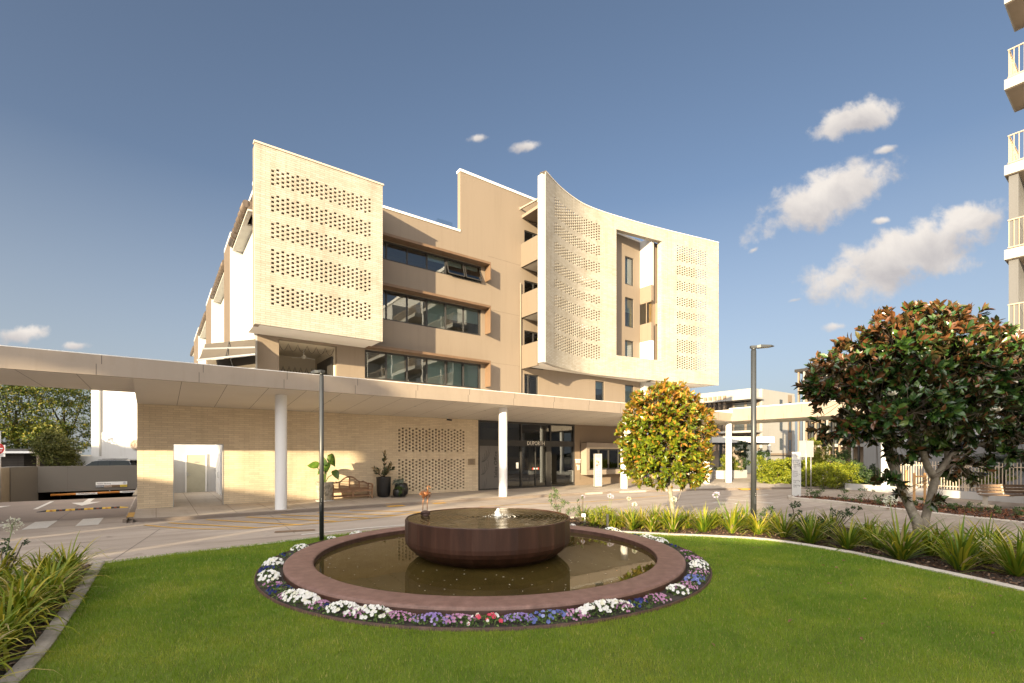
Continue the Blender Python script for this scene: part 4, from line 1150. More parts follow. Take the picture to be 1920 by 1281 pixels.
# fallen leaves on the lawn
def fallen():
    n = 240
    x = nr.uniform(2.2, 8.2, n); y = nr.uniform(5.5, 13, n)
    x2 = nr.uniform(-5, 5, 50); y2 = nr.uniform(4.6, 10, 50)
    p = np.stack([np.concatenate([x, x2]), np.concatenate([y, y2])], 1)
    p = p[in_poly(p, lawn_poly) & (np.hypot(p[:, 0] - FC[0], p[:, 1] - FC[1]) > 4.6)]
    w = nr.random(len(p)) < np.clip((p[:, 0] - 2) / 5, .25, 1) * .8; p = p[w]; n = len(p)
    pos = np.concatenate([p, np.full((n, 1), LZ + .028)], 1); d = rand_dirs(n); d[:, 2] *= .2
    ln = nr.uniform(.03, .085, n)
    me = leaf_mesh('fallen_leaf', pos, d, np.tile([0, 0, 1.0], (n, 1)) + nr.normal(size=(n, 3)) * .4, ln, ln * .45, nr.random(n), .2)
    tag(link_mesh('fallen_leaf', me, M_leaf('dead leaf', [(0, (.09, .035, .018)), (1, (.24, .11, .06))], None, .7)), 'scattered small brown fallen leaves lying on the lawn', 'leaves', kind='stuff')
fallen()

# ------------------------------------------------------------------ fountain
def M_stain(name, c1, c2, c3, rough=.5, metal=0.0, vertical=True):
    m, nt, p = _nt(name)
    tc = nt.nodes.new('ShaderNodeTexCoord'); mp = nt.nodes.new('ShaderNodeMapping')
    mp.inputs['Scale'].default_value = (2.2, 2.2, .18 if vertical else 2.2); nt.links.new(tc.outputs['Object'], mp.inputs[0])
    n = _noise(nt, mp.outputs[0], 2.6, 6, .62)
    c = _ramp(nt, n, [(.30, c1), (.52, c2), (.72, c3)])
    mp2 = nt.nodes.new('ShaderNodeMapping'); mp2.inputs['Scale'].default_value = (30, 30, 1.2); nt.links.new(tc.outputs['Object'], mp2.inputs[0])
    f = _noise(nt, mp2.outputs[0] if vertical else tc.outputs['Object'], 1.5 if vertical else 26, 4, .6)
    c = _mix(nt, 1, c, _ramp(nt, f, [(.35, (.82,) * 3), (.62, (1,) * 3)]), 'MULTIPLY')
    f2 = _noise(nt, tc.outputs['Object'], 60, 2, .5)
    c = _mix(nt, 1, c, _ramp(nt, f2, [(.3, (.86,) * 3), (.7, (1,) * 3)]), 'MULTIPLY')
    nt.links.new(c, p.inputs['Base Color']); p.inputs['Metallic'].default_value = metal
    rr = nt.nodes.new('ShaderNodeMapRange'); rr.inputs['To Min'].default_value = rough - .12; rr.inputs['To Max'].default_value = rough + .15
    nt.links.new(f, rr.inputs['Value']); nt.links.new(rr.outputs[0], p.inputs['Roughness'])
    _bump(nt, p, f2, .06)
    MATS[name] = m; return m
m_rust = M_stain('rusted bowl steel', (.028, .010, .0055), (.056, .020, .0105), (.090, .038, .023), .48)
m_ring = M_stain('red brown coping', (.165, .088, .068), (.22, .122, .097), (.275, .16, .13), .55, vertical=False)
m_edge = M_stain('rusted edging steel', (.05, .022, .014), (.09, .042, .028), (.13, .07, .05), .6)
def water_mat(name, col, rough, strength, rings=False):
    m, nt, p = _nt(name)
    tc = nt.nodes.new('ShaderNodeTexCoord')
    n = _noise(nt, tc.outputs['Object'], 1.1, 4)
    nt.links.new(_ramp(nt, n, [(.3, sc3(col, .75)), (.7, sc3(col, 1.25))]), p.inputs['Base Color'])
    p.inputs['Roughness'].default_value = rough; p.inputs['IOR'].default_value = 1.33; p.inputs['Specular IOR Level'].default_value = .62
    h = _noise(nt, tc.outputs['Object'], 5.0 if not rings else 11, 3)
    _bump(nt, p, h, strength, .01)
    MATS[name] = m; return m
m_pool = water_mat('pool water', (.052, .037, .010), .02, .05)
m_bowlwater = water_mat('bowl water', (.050, .036, .012), .02, .10, True)
ftn = thing('fountain', 'round rust brown fountain bowl of water standing in a low ring pool on the lawn', 'fountain', (FC[0], FC[1], LZ))
fx = (FC[0], FC[1], 0)
r_ = MB()
prof = [(3.5, -.02), (3.5, .225), (3.52, .244), (3.545, .25), (3.97, .25), (4.0, .244), (4.02, .225), (4.02, -.02)]
r_.lathe(prof[::-1], fx, 128); r_.build('basin_ring', m_ring, ftn)
r_ = MB(); r_.lathe([(4.0235, -.01), (4.0235, .195), (4.021, .20)][::1], fx, 128); r_.build('ring_skirt', m_rust, ftn)
r_ = MB(); r_.lathe([(3.4985, .228), (3.4985, .0)][::1], fx, 128); r_.build('inner_lining', m_edge, ftn)
r_ = MB(); r_.lathe([(0, .135), (3.5, .135)][::-1], fx, 128); r_.build('pool_water', m_pool, ftn)
bw = MB()
bprof = [(.02, .05), (1.15, .06), (1.36, .12), (1.58, .25), (1.71, .37), (1.755, .45), (1.765, .53), (1.765, .925), (1.755, .937), (1.735, .937), (1.73, .915)]
bw.lathe(bprof, fx, 26, smooth=False); bw.build('bowl', m_rust, ftn)
wv = MB()
pr_ = []
nring = 150
for k in range(nring + 1):
    r0 = 1.712 * k / nring + .002
    amp = .0034 * math.exp(-r0 * .8) + .0011
    pr_.append((r0, .926 + amp * math.sin(2 * math.pi * r0 / .115) + .0006 * math.sin(r0 * 41)))
wv.lathe(pr_[::-1], (0, 0, 0), 96)
vv = []
for (x, y, z) in wv.v:
    vv.append((fx[0] + x, fx[1] + y, z + .0008 * math.sin(17 * x + 3 * y) * math.sin(13 * y - 2 * x)))
wv.v = vv
wv.build('bowl_water', m_bowlwater, ftn)
jt_ = MB(); pts = []; rad = []
jx, jy = FC[0] + .20, FC[1] + .12
for k in range(9):
    f_ = k / 8; pts.append((jx + .008 * math.sin(9 * f_), jy, .915 + .18 * f_)); rad.append(.075 * (1 - f_) ** .8 + .016 + .012 * math.sin(f_ * 15))
jt_.tube(pts, rad, 12)
for k in range(46):
    a = rng.uniform(0, 6.28); rr = abs(rng.gauss(0, .14)) + .05; jt_.sphere((jx + rr * math.cos(a), jy + rr * math.sin(a), .935 + max(0, .10 - rr * .5) * rng.random()), rng.uniform(.004, .011), 6, 4)
mj, ntj, pj = _nt('foaming water'); pj.inputs['Base Color'].default_value = (.85, .87, .88, 1); pj.inputs['Roughness'].default_value = .25
pj.inputs['Transmission Weight'].default_value = .35
jt_.build('water_jet', mj, ftn)
# petals and bits floating on the pool
def floats():
    n = 210; a = nr.uniform(0, 2 * math.pi, n); r0 = np.sqrt(nr.uniform(1.5 ** 2, 3.42 ** 2, n))
    p = np.stack([FC[0] + r0 * np.cos(a), FC[1] + r0 * np.sin(a), np.full(n, .1395)], 1)
    ln = nr.uniform(.015, .05, n); d = rand_dirs(n); d[:, 2] *= .05
    me = leaf_mesh('floating_petal', p, d, np.tile([0, 0, 1.0], (n, 1)), ln, ln * .5, nr.random(n), .03)
    tag(link_mesh('floating_petal', me, M_leaf('pale petal', [(0, (.30, .27, .22)), (.85, (.55, .52, .46)), (.93, (.40, .18, .08))], None, .6)), 'small pale petals and leaf bits floating on the ring pool', 'petals', kind='stuff')
floats()
ed = MB(); ed.lathe([(4.455, -.02), (4.455, .130), (4.459, .133), (4.470, .133), (4.474, .130), (4.474, -.02)][::-1], fx, 128)
ed.build('flower_bed_edging', m_edge, None, (FC[0], FC[1], 0), 'W', label='thin rusty steel ring edging the flower strip round the fountain', cat='edging')

# bird sculpture on the rim
m_copper = M('copper', (.36, .165, .075), .42, .25, 9, .2, 60, metal=.75)
m_rock = M('rusty rock', (.05, .022, .015), .7, .3, 8, .3, 50, .4, 30)
bx, byy = -1.915, 10.66
bird = thing('bird_sculpture', 'copper long legged bird sculpture standing on the left rim of the fountain bowl', 'sculpture', (bx, byy, .93))
k_ = MB(); 
for (dx, dy, dz, sx, sy, sz) in ((0, 0, .06, .10, .075, .05), (-.05, .02, .03, .06, .06, .045), (.06, -.01, .05, .06, .05, .05), (.02, -.03, .0, .08, .05, .05)):
    k_.sphere((bx + dx, byy + dy, .935 + dz), 1, 7, 5, sx, sy, sz)
k_.build('base_rock', m_rock, bird)
for i, dx in enumerate((-.05, .045)):
    l_ = MB(); l_.tube([(bx + dx, byy, 1.03), (bx + dx + .002, byy, 1.22), (bx + dx + .028, byy + .005, 1.34)], [.008, .009, .011], 6); l_.build('leg', m_copper, bird)
n = 90
dd = rand_dirs(n); c0 = np.array([bx + .01, byy, 1.40])
pos = c0 + dd * np.array([.075, .06, .06]); dr_ = unit(dd + np.array([-.5, 0, -.15]))
me = leaf_mesh('body_feathers', pos, dr_, dd, nr.uniform(.05, .085, n), nr.uniform(.022, .034, n), nr.random(n), .2, OFF[bird.name])
b_ = MB(); b_.sphere((bx + .01, byy, 1.40), 1, 10, 8, .075, .06, .062)
b_.build('body', m_copper, bird); link_mesh('feathers', me, m_copper, bird)
nk = MB(); nk.tube([(bx + .05, byy, 1.43), (bx + .06, byy, 1.51), (bx + .045, byy, 1.55), (bx + .06, byy, 1.585), (bx + .085, byy, 1.58), (bx + .10, byy, 1.56)], [.016, .010, .009, .011, .014, .009], 6)
nk.tube([(bx + .095, byy, 1.57), (bx + .118, byy, 1.535), (bx + .122, byy, 1.51)], [.008, .006, .002], 6); nk.build('neck_and_head', m_copper, bird)

# ------------------------------------------------------------------ petunia clumps in the ring bed
m_petleaf = M_leaf('petunia leaf', [(0, (.035, .07, .015)), (.6, (.08, .14, .03)), (1, (.16, .22, .06))], None, .6, .3, .2)
def flower_mat(name, c, c2): return M_leaf(name, [(0, c), (.75, c), (1, c2)], None, .6, .25, .25)
FM = {'white': flower_mat('white petal', (.80, .79, .76), (.74, .72, .55)), 'navy': flower_mat('navy petal', (.020, .026, .13), (.06, .08, .30)),
      'blue': flower_mat('blue petal', (.14, .17, .42), (.36, .40, .66)), 'pink': flower_mat('mauve pink petal', (.46, .23, .38), (.62, .42, .55)),
      'lilac': flower_mat('lilac petal', (.28, .20, .46), (.46, .36, .60)), 'red': flower_mat('coral red petal', (.62, .07, .12), (.72, .32, .34))}
m_throat = M('yellow throat', (.55, .50, .16), .6)
def flower_geo(P, Nrm, rad, rnd):
    """five-lobed shallow funnels"""
    V = []; Q = []; Rn = []
    for p, nn, r0, rv_ in zip(P, Nrm, rad, rnd):
        nn = Vector(nn).normalized(); a = nn.orthogonal().normalized(); b = nn.cross(a); i = len(V); ph = rng.random() * 6.28
        V.append(Vector(p) - nn * r0 * .35)
        for k in range(10):
            an = ph + math.pi * 2 * k / 10; rr = r0 * (1.0 if k % 2 == 0 else .80)
            V.append(Vector(p) + (a * math.cos(an) + b * math.sin(an)) * rr + nn * (r0 * .06 if k % 2 == 0 else -.03 * r0))
        for k in range(0, 10, 2):
            Q.append((i, i + 1 + (k - 1) % 10, i + 1 + k, i + 1 + (k + 1) % 10)); Rn.append(rv_)
    return np.array([tuple(v) for v in V]), np.array(Q), np.array(Rn)
def petunia(px, py, colr, size, extra=None, label=''):
    gx, gy = G(px, py, .2); an = math.atan2(gy - FC[1], gx - FC[0]); rr = 4.25
    x, y = FC[0] + rr * math.cos(an), FC[1] + rr * math.sin(an)
    root = thing('petunia_clump', label, 'flowers', (x, y, LZ), group='flower clumps round the fountain ring')
    tang = np.array([-math.sin(an), math.cos(an), 0]); radl = np.array([math.cos(an), math.sin(an), 0])
    small = colr in ('pink', 'lilac', 'navy') and not (colr == 'navy')
    hw = .30 * size; hh = (.125 if colr == 'white' else .085) + .035 * size
    def dome(n, k=1.0):
        a = nr.uniform(0, 2 * math.pi, n); q = np.sqrt(nr.random(n)); u = q * np.cos(a); w = q * np.sin(a)
        z = (hh * k) * np.sqrt(np.clip(1 - q * q * .8, 0, 1))
        P = np.array([x, y, LZ]) + tang * (u * hw)[:, None] + radl * (w * .18 + .01)[:, None] + np.array([0, 0, 1.0]) * z[:, None]
        Nn_ = tang * (u * .7)[:, None] + radl * (w * .7 + .22)[:, None] + np.array([0, 0, .8]) + np.array([0.05, -.35, 0])
        return P, Nn_ + nr.normal(size=(n, 3)) * .16
    n = int(150 * size) + 60
    P, Nm = dome(n, .9); P[:, 2] = LZ + (P[:, 2] - LZ) * nr.uniform(.15, 1.0, n)
    ln = nr.uniform(.025, .055, n)
    me = leaf_mesh('foliage', P, rand_dirs(n) + np.array([0, 0, .4]), Nm, ln, ln * .5, nr.random(n), .15, OFF[root.name]); link_mesh('foliage', me, m_petleaf, root)
    def bloom(c, cnt, r0, name):
        P, Nm = dome(cnt, 1.02); v, q, rn = flower_geo(P, Nm, nr.uniform(r0 * .8, r0 * 1.15, cnt), nr.random(cnt))
        link_mesh(name, np_mesh(name, v - np.array(OFF[root.name]), q, rn), FM[c], root)
    cnt = {'white': 62, 'navy': 26, 'blue': 30, 'pink': 62, 'lilac': 70, 'red': 12}[colr]
    r0 = {'white': .030, 'navy': .030, 'blue': .030, 'pink': .019, 'lilac': .019, 'red': .031}[colr]
    bloom(colr, max(5, int(cnt * size)), r0, 'blossoms')
    if extra: bloom(extra, 7, .027, 'blossoms')
    return root
PET = [(583, 1026, 'white', .8), (560, 1036, 'navy', .5), (538, 1052, 'white', 1.1), (517, 1062, 'navy', .7), (505, 1078, 'white', 1.2), (500, 1092, 'pink', .4), (510, 1104, 'navy', .9), (528, 1113, 'pink', .5), (556, 1120, 'white', 1.5),
       (580, 1133, 'pink', .6), (600, 1140, 'navy', .5), (630, 1143, 'white', .9), (654, 1150, 'pink', .7), (688, 1152, 'white', 1.0), (735, 1160, 'pink', .9), (806, 1163, 'lilac', 1.0), (856, 1165, 'pink', .8),
       (912, 1165, 'red', 1.0), (976, 1161, 'lilac', .8), (1034, 1157, 'blue', 1.1), (1080, 1148, 'pink', .7), (1133, 1138, 'white', 1.5), (1163, 1130, 'pink', .5), (1190, 1122, 'navy', .6), (1220, 1113, 'pink', .8),
       (1258, 1100, 'white', .5), (1275, 1092, 'pink', .9), (1297, 1080, 'blue', .9), (1308, 1068, 'pink', .7), (1318, 1058, 'white', 1.1), (1310, 1044, 'pink', .8), (1290, 1032, 'pink', .5), (1268, 1020, 'navy', .4),
       (1245, 1012, 'white', .9), (1222, 1006, 'white', .8), (1190, 1001, 'navy', .4), (1152, 993, 'white', 1.0), (1075, 984, 'white', .5), (1020, 978, 'white', .4), (682, 1001, 'white', .6), (640, 1010, 'white', .3)]
names_c = {'white': 'white', 'navy': 'dark navy blue', 'blue': 'light blue', 'pink': 'small mauve pink', 'lilac': 'lilac', 'red': 'coral red and white'}
order = ['first', 'second', 'third', 'fourth', 'fifth', 'sixth', 'seventh', 'eighth', 'ninth', 'tenth', 'eleventh', 'twelfth', 'thirteenth', 'fourteenth', 'fifteenth', 'sixteenth', 'seventeenth', 'eighteenth', 'nineteenth', 'twentieth', 'twenty-first', 'twenty-second', 'twenty-third', 'twenty-fourth', 'twenty-fifth', 'twenty-sixth', 'twenty-seventh', 'twenty-eighth', 'twenty-ninth', 'thirtieth']
cntc = {}; totc = {}
for p in PET: totc[p[2]] = totc.get(p[2], 0) + 1
for (px, py, c, s_) in PET:
    k = cntc.get(c, 0); cntc[c] = k + 1
    sz = 'large dense' if s_ >= 1.2 else ('small' if s_ <= .6 else 'rounded')
    if totc[c] == 1: lab = f'{names_c[c]} petunias at the front edge of the fountain ring'
    else: lab = f'{sz} {names_c[c]} petunia clump, {order[k]} of its colour anticlockwise from the left lamp post'
    petunia(px, py, c, s_, 'white' if c == 'red' else None, lab)

# ------------------------------------------------------------------ strap-leaved agapanthus
def strap_mesh(name, n, length, width, droop, rnd_lo, rnd_hi, seed, seg=6, spread=.10):
    q = np.random.default_rng(seed)
    az = q.uniform(0, 2 * math.pi, n); el = R(90) - np.abs(q.normal(0, .55, n)) - .05; ln = length * q.uniform(.55, 1.15, n); wd = width * q.uniform(.75, 1.2, n)
    dr = droop * q.uniform(.4, 1.6, n)
    V = np.zeros((n, seg + 1, 2, 3)); p = np.stack([spread * np.cos(az) * q.random(n), spread * np.sin(az) * q.random(n), np.zeros(n)], 1); e = el.copy()
    tw = q.normal(0, .5, n)
    for k in range(seg + 1):
        f = k / seg
        w = wd * np.clip(1.0 - f ** 2.6, .04, 1) * (.75 + .5 * min(1, f * 3))
        side = np.stack([-np.sin(az + tw * f * .4), np.cos(az + tw * f * .4), np.zeros(n)], 1)
        V[:, k, 0] = p - side * (w / 2)[:, None]; V[:, k, 1] = p + side * (w / 2)[:, None]
        d = np.stack([np.cos(e) * np.cos(az), np.cos(e) * np.sin(az), np.sin(e)], 1)
        p = p + d * (ln / seg)[:, None]; e = np.maximum(e - dr * (.3 + f) * .55, -1.25); az = az + tw * .04
    i = (np.arange(n)[:, None] * (seg + 1) + np.arange(seg)[None, :]) * 2
    quads = np.stack([i, i + 1, i + 3, i + 2], -1).reshape(-1, 4)
    base = q.uniform(rnd_lo, rnd_hi, n); dead = q.random(n) < .06; base[dead] = .97
    rn = (base[:, None] + np.linspace(-.05, .12, seg)[None, :]).clip(0, 1).reshape(-1)
    Vf = V.reshape(-1, 3); Vf[:, 2] = np.maximum(Vf[:, 2], .01)
    return np_mesh(name, Vf, quads, rn, True)
m_strap = M_leaf('strap leaf', [(0, (.040, .085, .008)), (.30, (.090, .160, .010)), (.55, (.21, .245, .016)), (.80, (.40, .33, .030)), (1, (.52, .42, .22))], None, .5, .3, .3)
G_MESH = [strap_mesh('strap_leaves', 96, .95, .036, .42, .10, .68, 100 + k) for k in range(4)]
Y_MESH = [strap_mesh('strap_leaves', 110, .88, .033, .80, .22, .84, 200 + k) for k in range(4)]
m_stalk = M('flower stalk', (.14, .20, .05), .5)
m_umbel_w = M_leaf('white floret', [(0, (.78, .77, .70)), (1, (.70, .72, .55))], None, .6, .3, .2)
m_umbel_l = M_leaf('lilac floret', [(0, (.55, .50, .70)), (1, (.72, .68, .80))], None, .6, .3, .2)
def umbel(root, dx, dy, h, white=True, r0=.085):
    """a flower stalk with its round head, in the clump's own coordinates"""
    s_ = MB(); s_.tube([(dx * .2, dy * .2, .05), (dx * .6, dy * .6, h * .6), (dx, dy, h)], [.009, .008, .006], 6)
    so_ = s_.build('flower_stalk', m_stalk, root)
    n = 60; d = rand_dirs(n); d[:, 2] = d[:, 2] * .8 + .15; d = unit(d)
    c = np.array([dx, dy, h + .02]); rays = MB()
    for k in range(0, n, 3): rays.bar(tuple(c), tuple(c + d[k] * r0 * .75), .003, .003)
    P = np.concatenate([c + d * r0 * nr.uniform(.6, .95, (n, 1))] * 3); D = np.concatenate([unit(d + rand_dirs(n) * .6) for _ in range(3)]); m3 = len(P)
    me = leaf_mesh('flower_head', P, D, rand_dirs(m3), nr.uniform(.03, .045, m3), nr.uniform(.010, .016, m3), nr.random(m3), .1)
    link_mesh('flower_head', me, m_umbel_w if white else m_umbel_l, so_)
    rays.build('floret_stalks', m_stalk, so_)
def agap(x, y, scale, kind, label, group, z=LZ - .02, umb=()):
    root = thing('agapanthus_clump', label, 'plant', (x, y, z), 'L', rng.uniform(0, 6.28), group)
    me = (G_MESH if kind == 'g' else Y_MESH)[rng.randrange(4)]
    o = link_mesh('strap_leaves', me, m_strap, root); root.scale = (scale, scale, scale * rng.uniform(.9, 1.08))
    root.rotation_euler.z = 0 if umb else root.rotation_euler.z
    for u in umb: umbel(root, *u)
    return root
GRPR = 'agapanthus clumps in the bed right of the lawn'; GRPL = 'agapanthus clumps in the bed left of the lawn'
front = [(1115, 996, 14.9), (1150, 997, 14.4), (1185, 1000, 14.0), (1222, 1003, 13.75), (1262, 1005, 13.65), (1318, 1008, 13.6), (1372, 1010, 13.4), (1422, 1012, 13.2), (1470, 1015, 12.75), (1520, 1024, 11.9), (1590, 1030, 11.2), (1690, 1052, 10.1), (1800, 1072, 9.2), (1905, 1085, 8.75)]
sizes = [.74, .74, .78, .82, .85, .92, .94, .92, .90, .95, .90, 1.2, 1.08, 1.08]
umbs = {2: [(.12, .1, .95, True)], 4: [(.1, .2, 1.0, True)], 6: [(-.42, .1, 1.12, False, .10)], 11: [(-.12, .1, 1.05, True, .10)], 12: [(.55, .1, .42, True, .13)]}
for i, (px, py, Y) in enumerate(front):
    agap(AT(px, Y), Y, sizes[i], 'y' if i in (0, 1, 3, 7) else 'g', f'green agapanthus clump, {order[i]} from the left along the lawn edging of the right bed', GRPR, umb=umbs.get(i, ()))
back = [(1095, 15.9, .62, [(-.05, 0, 1.2, False)]), (1140, 15.6, .62, [(.1, .1, 1.15, False, .11), (.2, .1, 1.1, False)]), (1178, 15.3, .66, [(.05, .1, 1.1, True)]), (1228, 15.2, .66, ()), (1290, 15.0, .70, ()), (1345, 14.9, .70, ()), (1400, 14.6, .70, ()), (1455, 14.2, .72, ()), (1510, 13.6, .72, ()),
        (1560, 13.1, .75, ()), (1625, 12.1, .8, ()), (1760, 10.9, .85, ()), (1850, 10.3, .9, ()), (1930, 9.9, .9, ())]
for i, (px, Y, s_, u) in enumerate(back):
    agap(AT(px, Y), Y, s_ * 1.15, 'y' if i % 3 else 'g', f'yellow green agapanthus clump, {order[i]} from the left on the right bed road side', GRPR, umb=u)
mids = [(1130, 15.0), (1168, 14.6), (1205, 14.4), (1245, 14.35), (1290, 14.3), (1335, 14.2), (1385, 14.0), (1435, 13.7), (1540, 12.5), (1645, 11.3), (1745, 10.5), (1850, 9.7)]
for i, (px, Y) in enumerate(mids):
    agap(AT(px, Y), Y, .84, 'y' if i < 8 else 'g', f'strappy agapanthus clump, {order[i]} from the left in the middle row of the right bed', GRPR)
lefts = [(-7.85, 8.55, .74), (-7.35, 7.75, .72), (-6.75, 7.05, .75), (-6.3, 6.2, .75), (-5.8, 5.5, .75), (-5.35, 4.75, .72), (-4.85, 4.1, .7), (-8.35, 7.85, .75), (-7.8, 7.05, .78), (-7.2, 6.25, .78), (-6.65, 5.45, .78), (-6.15, 4.65, .78), (-5.7, 3.95, .75), (-8.8, 7.1, .78), (-8.2, 6.3, .78), (-7.5, 5.3, .8), (-6.85, 4.5, .8), (-7.95, 8.15, .7), (-7.05, 7.0, .7), (-6.5, 6.3, .7), (-6.0, 5.1, .7), (-5.5, 4.35, .7)]
for i, (x, y, s_) in enumerate(lefts):
    rowname = 'along the edging of' if i < 7 else ('in the middle row of' if i < 13 else 'in the rear row of')
    k = i if i < 7 else (i - 7 if i < 13 else (i - 13 if i < 17 else i - 17))
    if i >= 17: rowname = 'behind the edging row of'
    agap(x, y, s_ * 1.25, 'y', f'yellowing agapanthus clump, {order[k]} from the road end {rowname} the left bed', GRPL, umb=[(.14, .12, 1.02, True, .13)] if i == 7 else ())

# ------------------------------------------------------------------ trees and shrubs
m_bark_pale = M_stain('pale mottled bark', (.16, .135, .105), (.26, .225, .175), (.40, .37, .31), .85, vertical=False)
m_bark = M_stain('brown bark', (.06, .045, .032), (.10, .075, .052), (.16, .125, .09), .85, vertical=False)
m_twig = M('twig bark', (.13, .10, .07), .85, .3, 6)
m_mag_dark = M_leaf('dark magnolia leaf', [(0, (.014, .036, .010)), (.45, (.034, .082, .016)), (.72, (.078, .135, .022)), (.80, (.095, .042, .016)), (1, (.17, .070, .027))],
                    [(0, (.025, .034, .012)), (.5, (.055, .046, .018)), (.76, (.09, .05, .02)), (1, (.20, .085, .034))], .22, .6, .06)
m_mag_gold = M_leaf('golden magnolia leaf', [(0, (.06, .10, .008)), (.45, (.14, .185, .012)), (.70, (.27, .265, .018)), (.78, (.36, .165, .022)), (1, (.46, .20, .035))],
                    [(0, (.10, .11, .014)), (.6, (.19, .15, .02)), (1, (.40, .18, .035))], .3, .5, .25)
m_magflower = M('magnolia petal', (.78, .74, .62), .5)
def limb(mb, pts, radii, n=8): 
    P = smooth(pts, 4); m = len(P); rr = []
    for i in range(m):
        f = i / (m - 1) * (len(radii) - 1); k = min(int(f), len(radii) - 2); rr.append(radii[k] + (radii[k + 1] - radii[k]) * (f - k))
    mb.tube(P, rr, n)
def broad_tree(name, label, base, limbs, ells, ntips, per, ll, lw, leafmat, barkmat, group=None, hue=None, flowers=(), low=.0, shell=.62, gaps=0, gapr=1.0):
    """trunk limbs (polyline + radii), crown of leaf whorls at twig ends spread through ellipsoids"""
    root = thing(name, label, 'tree', base, group=group)
    tk = MB(); tw_ = MB(); nodes = []
    for pts, rad in limbs:
        limb(tk, pts, rad); P = smooth(pts, 3)
        nodes += [(p, rad[0] + (rad[-1] - rad[0]) * i / len(P)) for i, p in enumerate(P)]
    nodes = [q for q in nodes if q[0].z > base[2] + low]
    w = np.array([e[3] * e[4] * e[5] for e in ells]) ** .75; w /= w.sum(); tips = []; outs = []
    for k, e in enumerate(ells):
        n = int(ntips * w[k]) + 1
        d = rand_dirs(n); r0 = shell + (1.04 - shell) * nr.random((n, 1)) ** .6; inner = nr.random(n) < .18; r0[inner] *= nr.uniform(.35, .9, (inner.sum(), 1))
        p = np.array(e[:3]) + d * r0 * np.array(e[3:6]); tips.append(p); outs.append(unit(d / np.array(e[3:6]) + np.array([0, 0, .35])))
    T = np.concatenate(tips); O = np.concatenate(outs)
    if gaps:                                                          # open pockets where the sky shows through
        gi = nr.choice(len(T), gaps, replace=False); keep = np.ones(len(T), bool)
        for g_ in gi: keep &= np.linalg.norm((T - T[g_]) * np.array([1, .45, 1.15]), axis=1) > nr.uniform(.14, .36) * gapr
        T, O = T[keep], O[keep]
    NP = np.array([tuple(q[0]) for q in nodes])
    # side limbs from the trunk out to clusters of tips
    K = max(14, len(T) // 7); ci = nr.choice(len(T), K, replace=False); sub = []
    mid = np.array([sum(e[0] * wk for e, wk in zip(ells, w)), sum(e[1] * wk for e, wk in zip(ells, w)), sum(e[2] * wk for e, wk in zip(ells, w))])
    for c in ci:
        p = T[c] * .78 + mid * .22; dist = np.linalg.norm(NP - p, axis=1) + np.maximum(0, NP[:, 2] - p[2] + .25) * 2.0; j = int(np.argmin(dist)); a = Vector(NP[j]); b = Vector(p)
        m_ = a.lerp(b, .5) + Vector((rng.uniform(-.1, .1), rng.uniform(-.1, .1), -.05 * (b - a).length))
        r0 = min(.032, nodes[j][1] * .5)
        tw_.tube([a, a.lerp(m_, .5), m_, m_.lerp(b, .55), b], [r0, r0 * .8, r0 * .62, r0 * .45, .008], 6); sub += [m_, b]
    SP = np.array([tuple(s) for s in sub])
    for p in T:
        j = int(np.argmin(np.linalg.norm(SP - p, axis=1))); a = Vector(SP[j]); b = Vector(p)
        if (b - a).length > .08: tw_.tube([a, a.lerp(b, .55) + Vector((0, 0, -.03)), b], [.006, .005, .004], 4, cap=False)
    tk.build('trunk', barkmat, root); tw_.build('branches', m_twig, root)
    P, D, Nm, ln, wd = rosette(T, O, per, ll, lw, 1.1)
    rn = nr.uniform(0, .74, len(P))
    if hue is not None:
        pr = np.repeat(hue(T, O), per); top = nr.random(len(P)) < pr; rn[top] = nr.uniform(.76, 1, top.sum())
    me = leaf_mesh('crown', P, D, Nm, ln, wd, rn, .12, OFF[root.name], True); link_mesh('crown', me, leafmat, root)
    for (fx_, fy_, fz_, r_) in flowers:
        f_ = MB()
        n = 9; pos = np.tile([fx_, fy_, fz_], (n, 1)).astype(float); az = np.arange(n) * 2.4; dd = np.stack([np.cos(az) * .6, np.sin(az) * .6, np.where(np.arange(n) < 4, 1.2, .5)], 1)
        me = leaf_mesh('flower', pos, dd, np.stack([-np.cos(az), -np.sin(az), np.full(n, .8)], 1), np.full(n, r_), np.full(n, r_ * .7), nr.random(n), -.25, OFF[root.name]); link_mesh('flower', me, m_magflower, root)
    return root
def px3(px, py, Y, dy=0.0): return (AT(px, Y), Y + dy, ZAT(py, Y))
# golden round tree behind the fountain
Y = 14.4
el = []
for (px, py, rx, ry) in ((1248, 800, 80, 78), (1215, 825, 58, 62), (1285, 815, 55, 62), (1250, 872, 66, 40), (1225, 770, 46, 44), (1275, 770, 46, 44), (1196, 850, 34, 44), (1302, 872, 32, 40), (1250, 745, 30, 30)):
    c = px3(px, py, Y); k = Y / F; el.append((c[0], c[1] + rng.uniform(-.15, .15), c[2], rx * k, rx * k * .95, ry * k))
for (px, py, r_) in ((1250, 736, 16), (1270, 728, 13), (1222, 735, 14), (1195, 768, 15), (1178, 800, 14), (1170, 838, 13), (1318, 770, 14), (1330, 806, 13), (1326, 850, 15), (1182, 885, 13), (1232, 905, 14), (1290, 905, 14), (1312, 890, 14)):
    el.append((*px3(px, py, Y, rng.uniform(-.3, .3)), r_ * k, r_ * k, r_ * k))
el.append((*px3(1200, 902, Y, -.2), .22, .22, .18)); el.append((*px3(1190, 880, Y), .2, .3, .2))
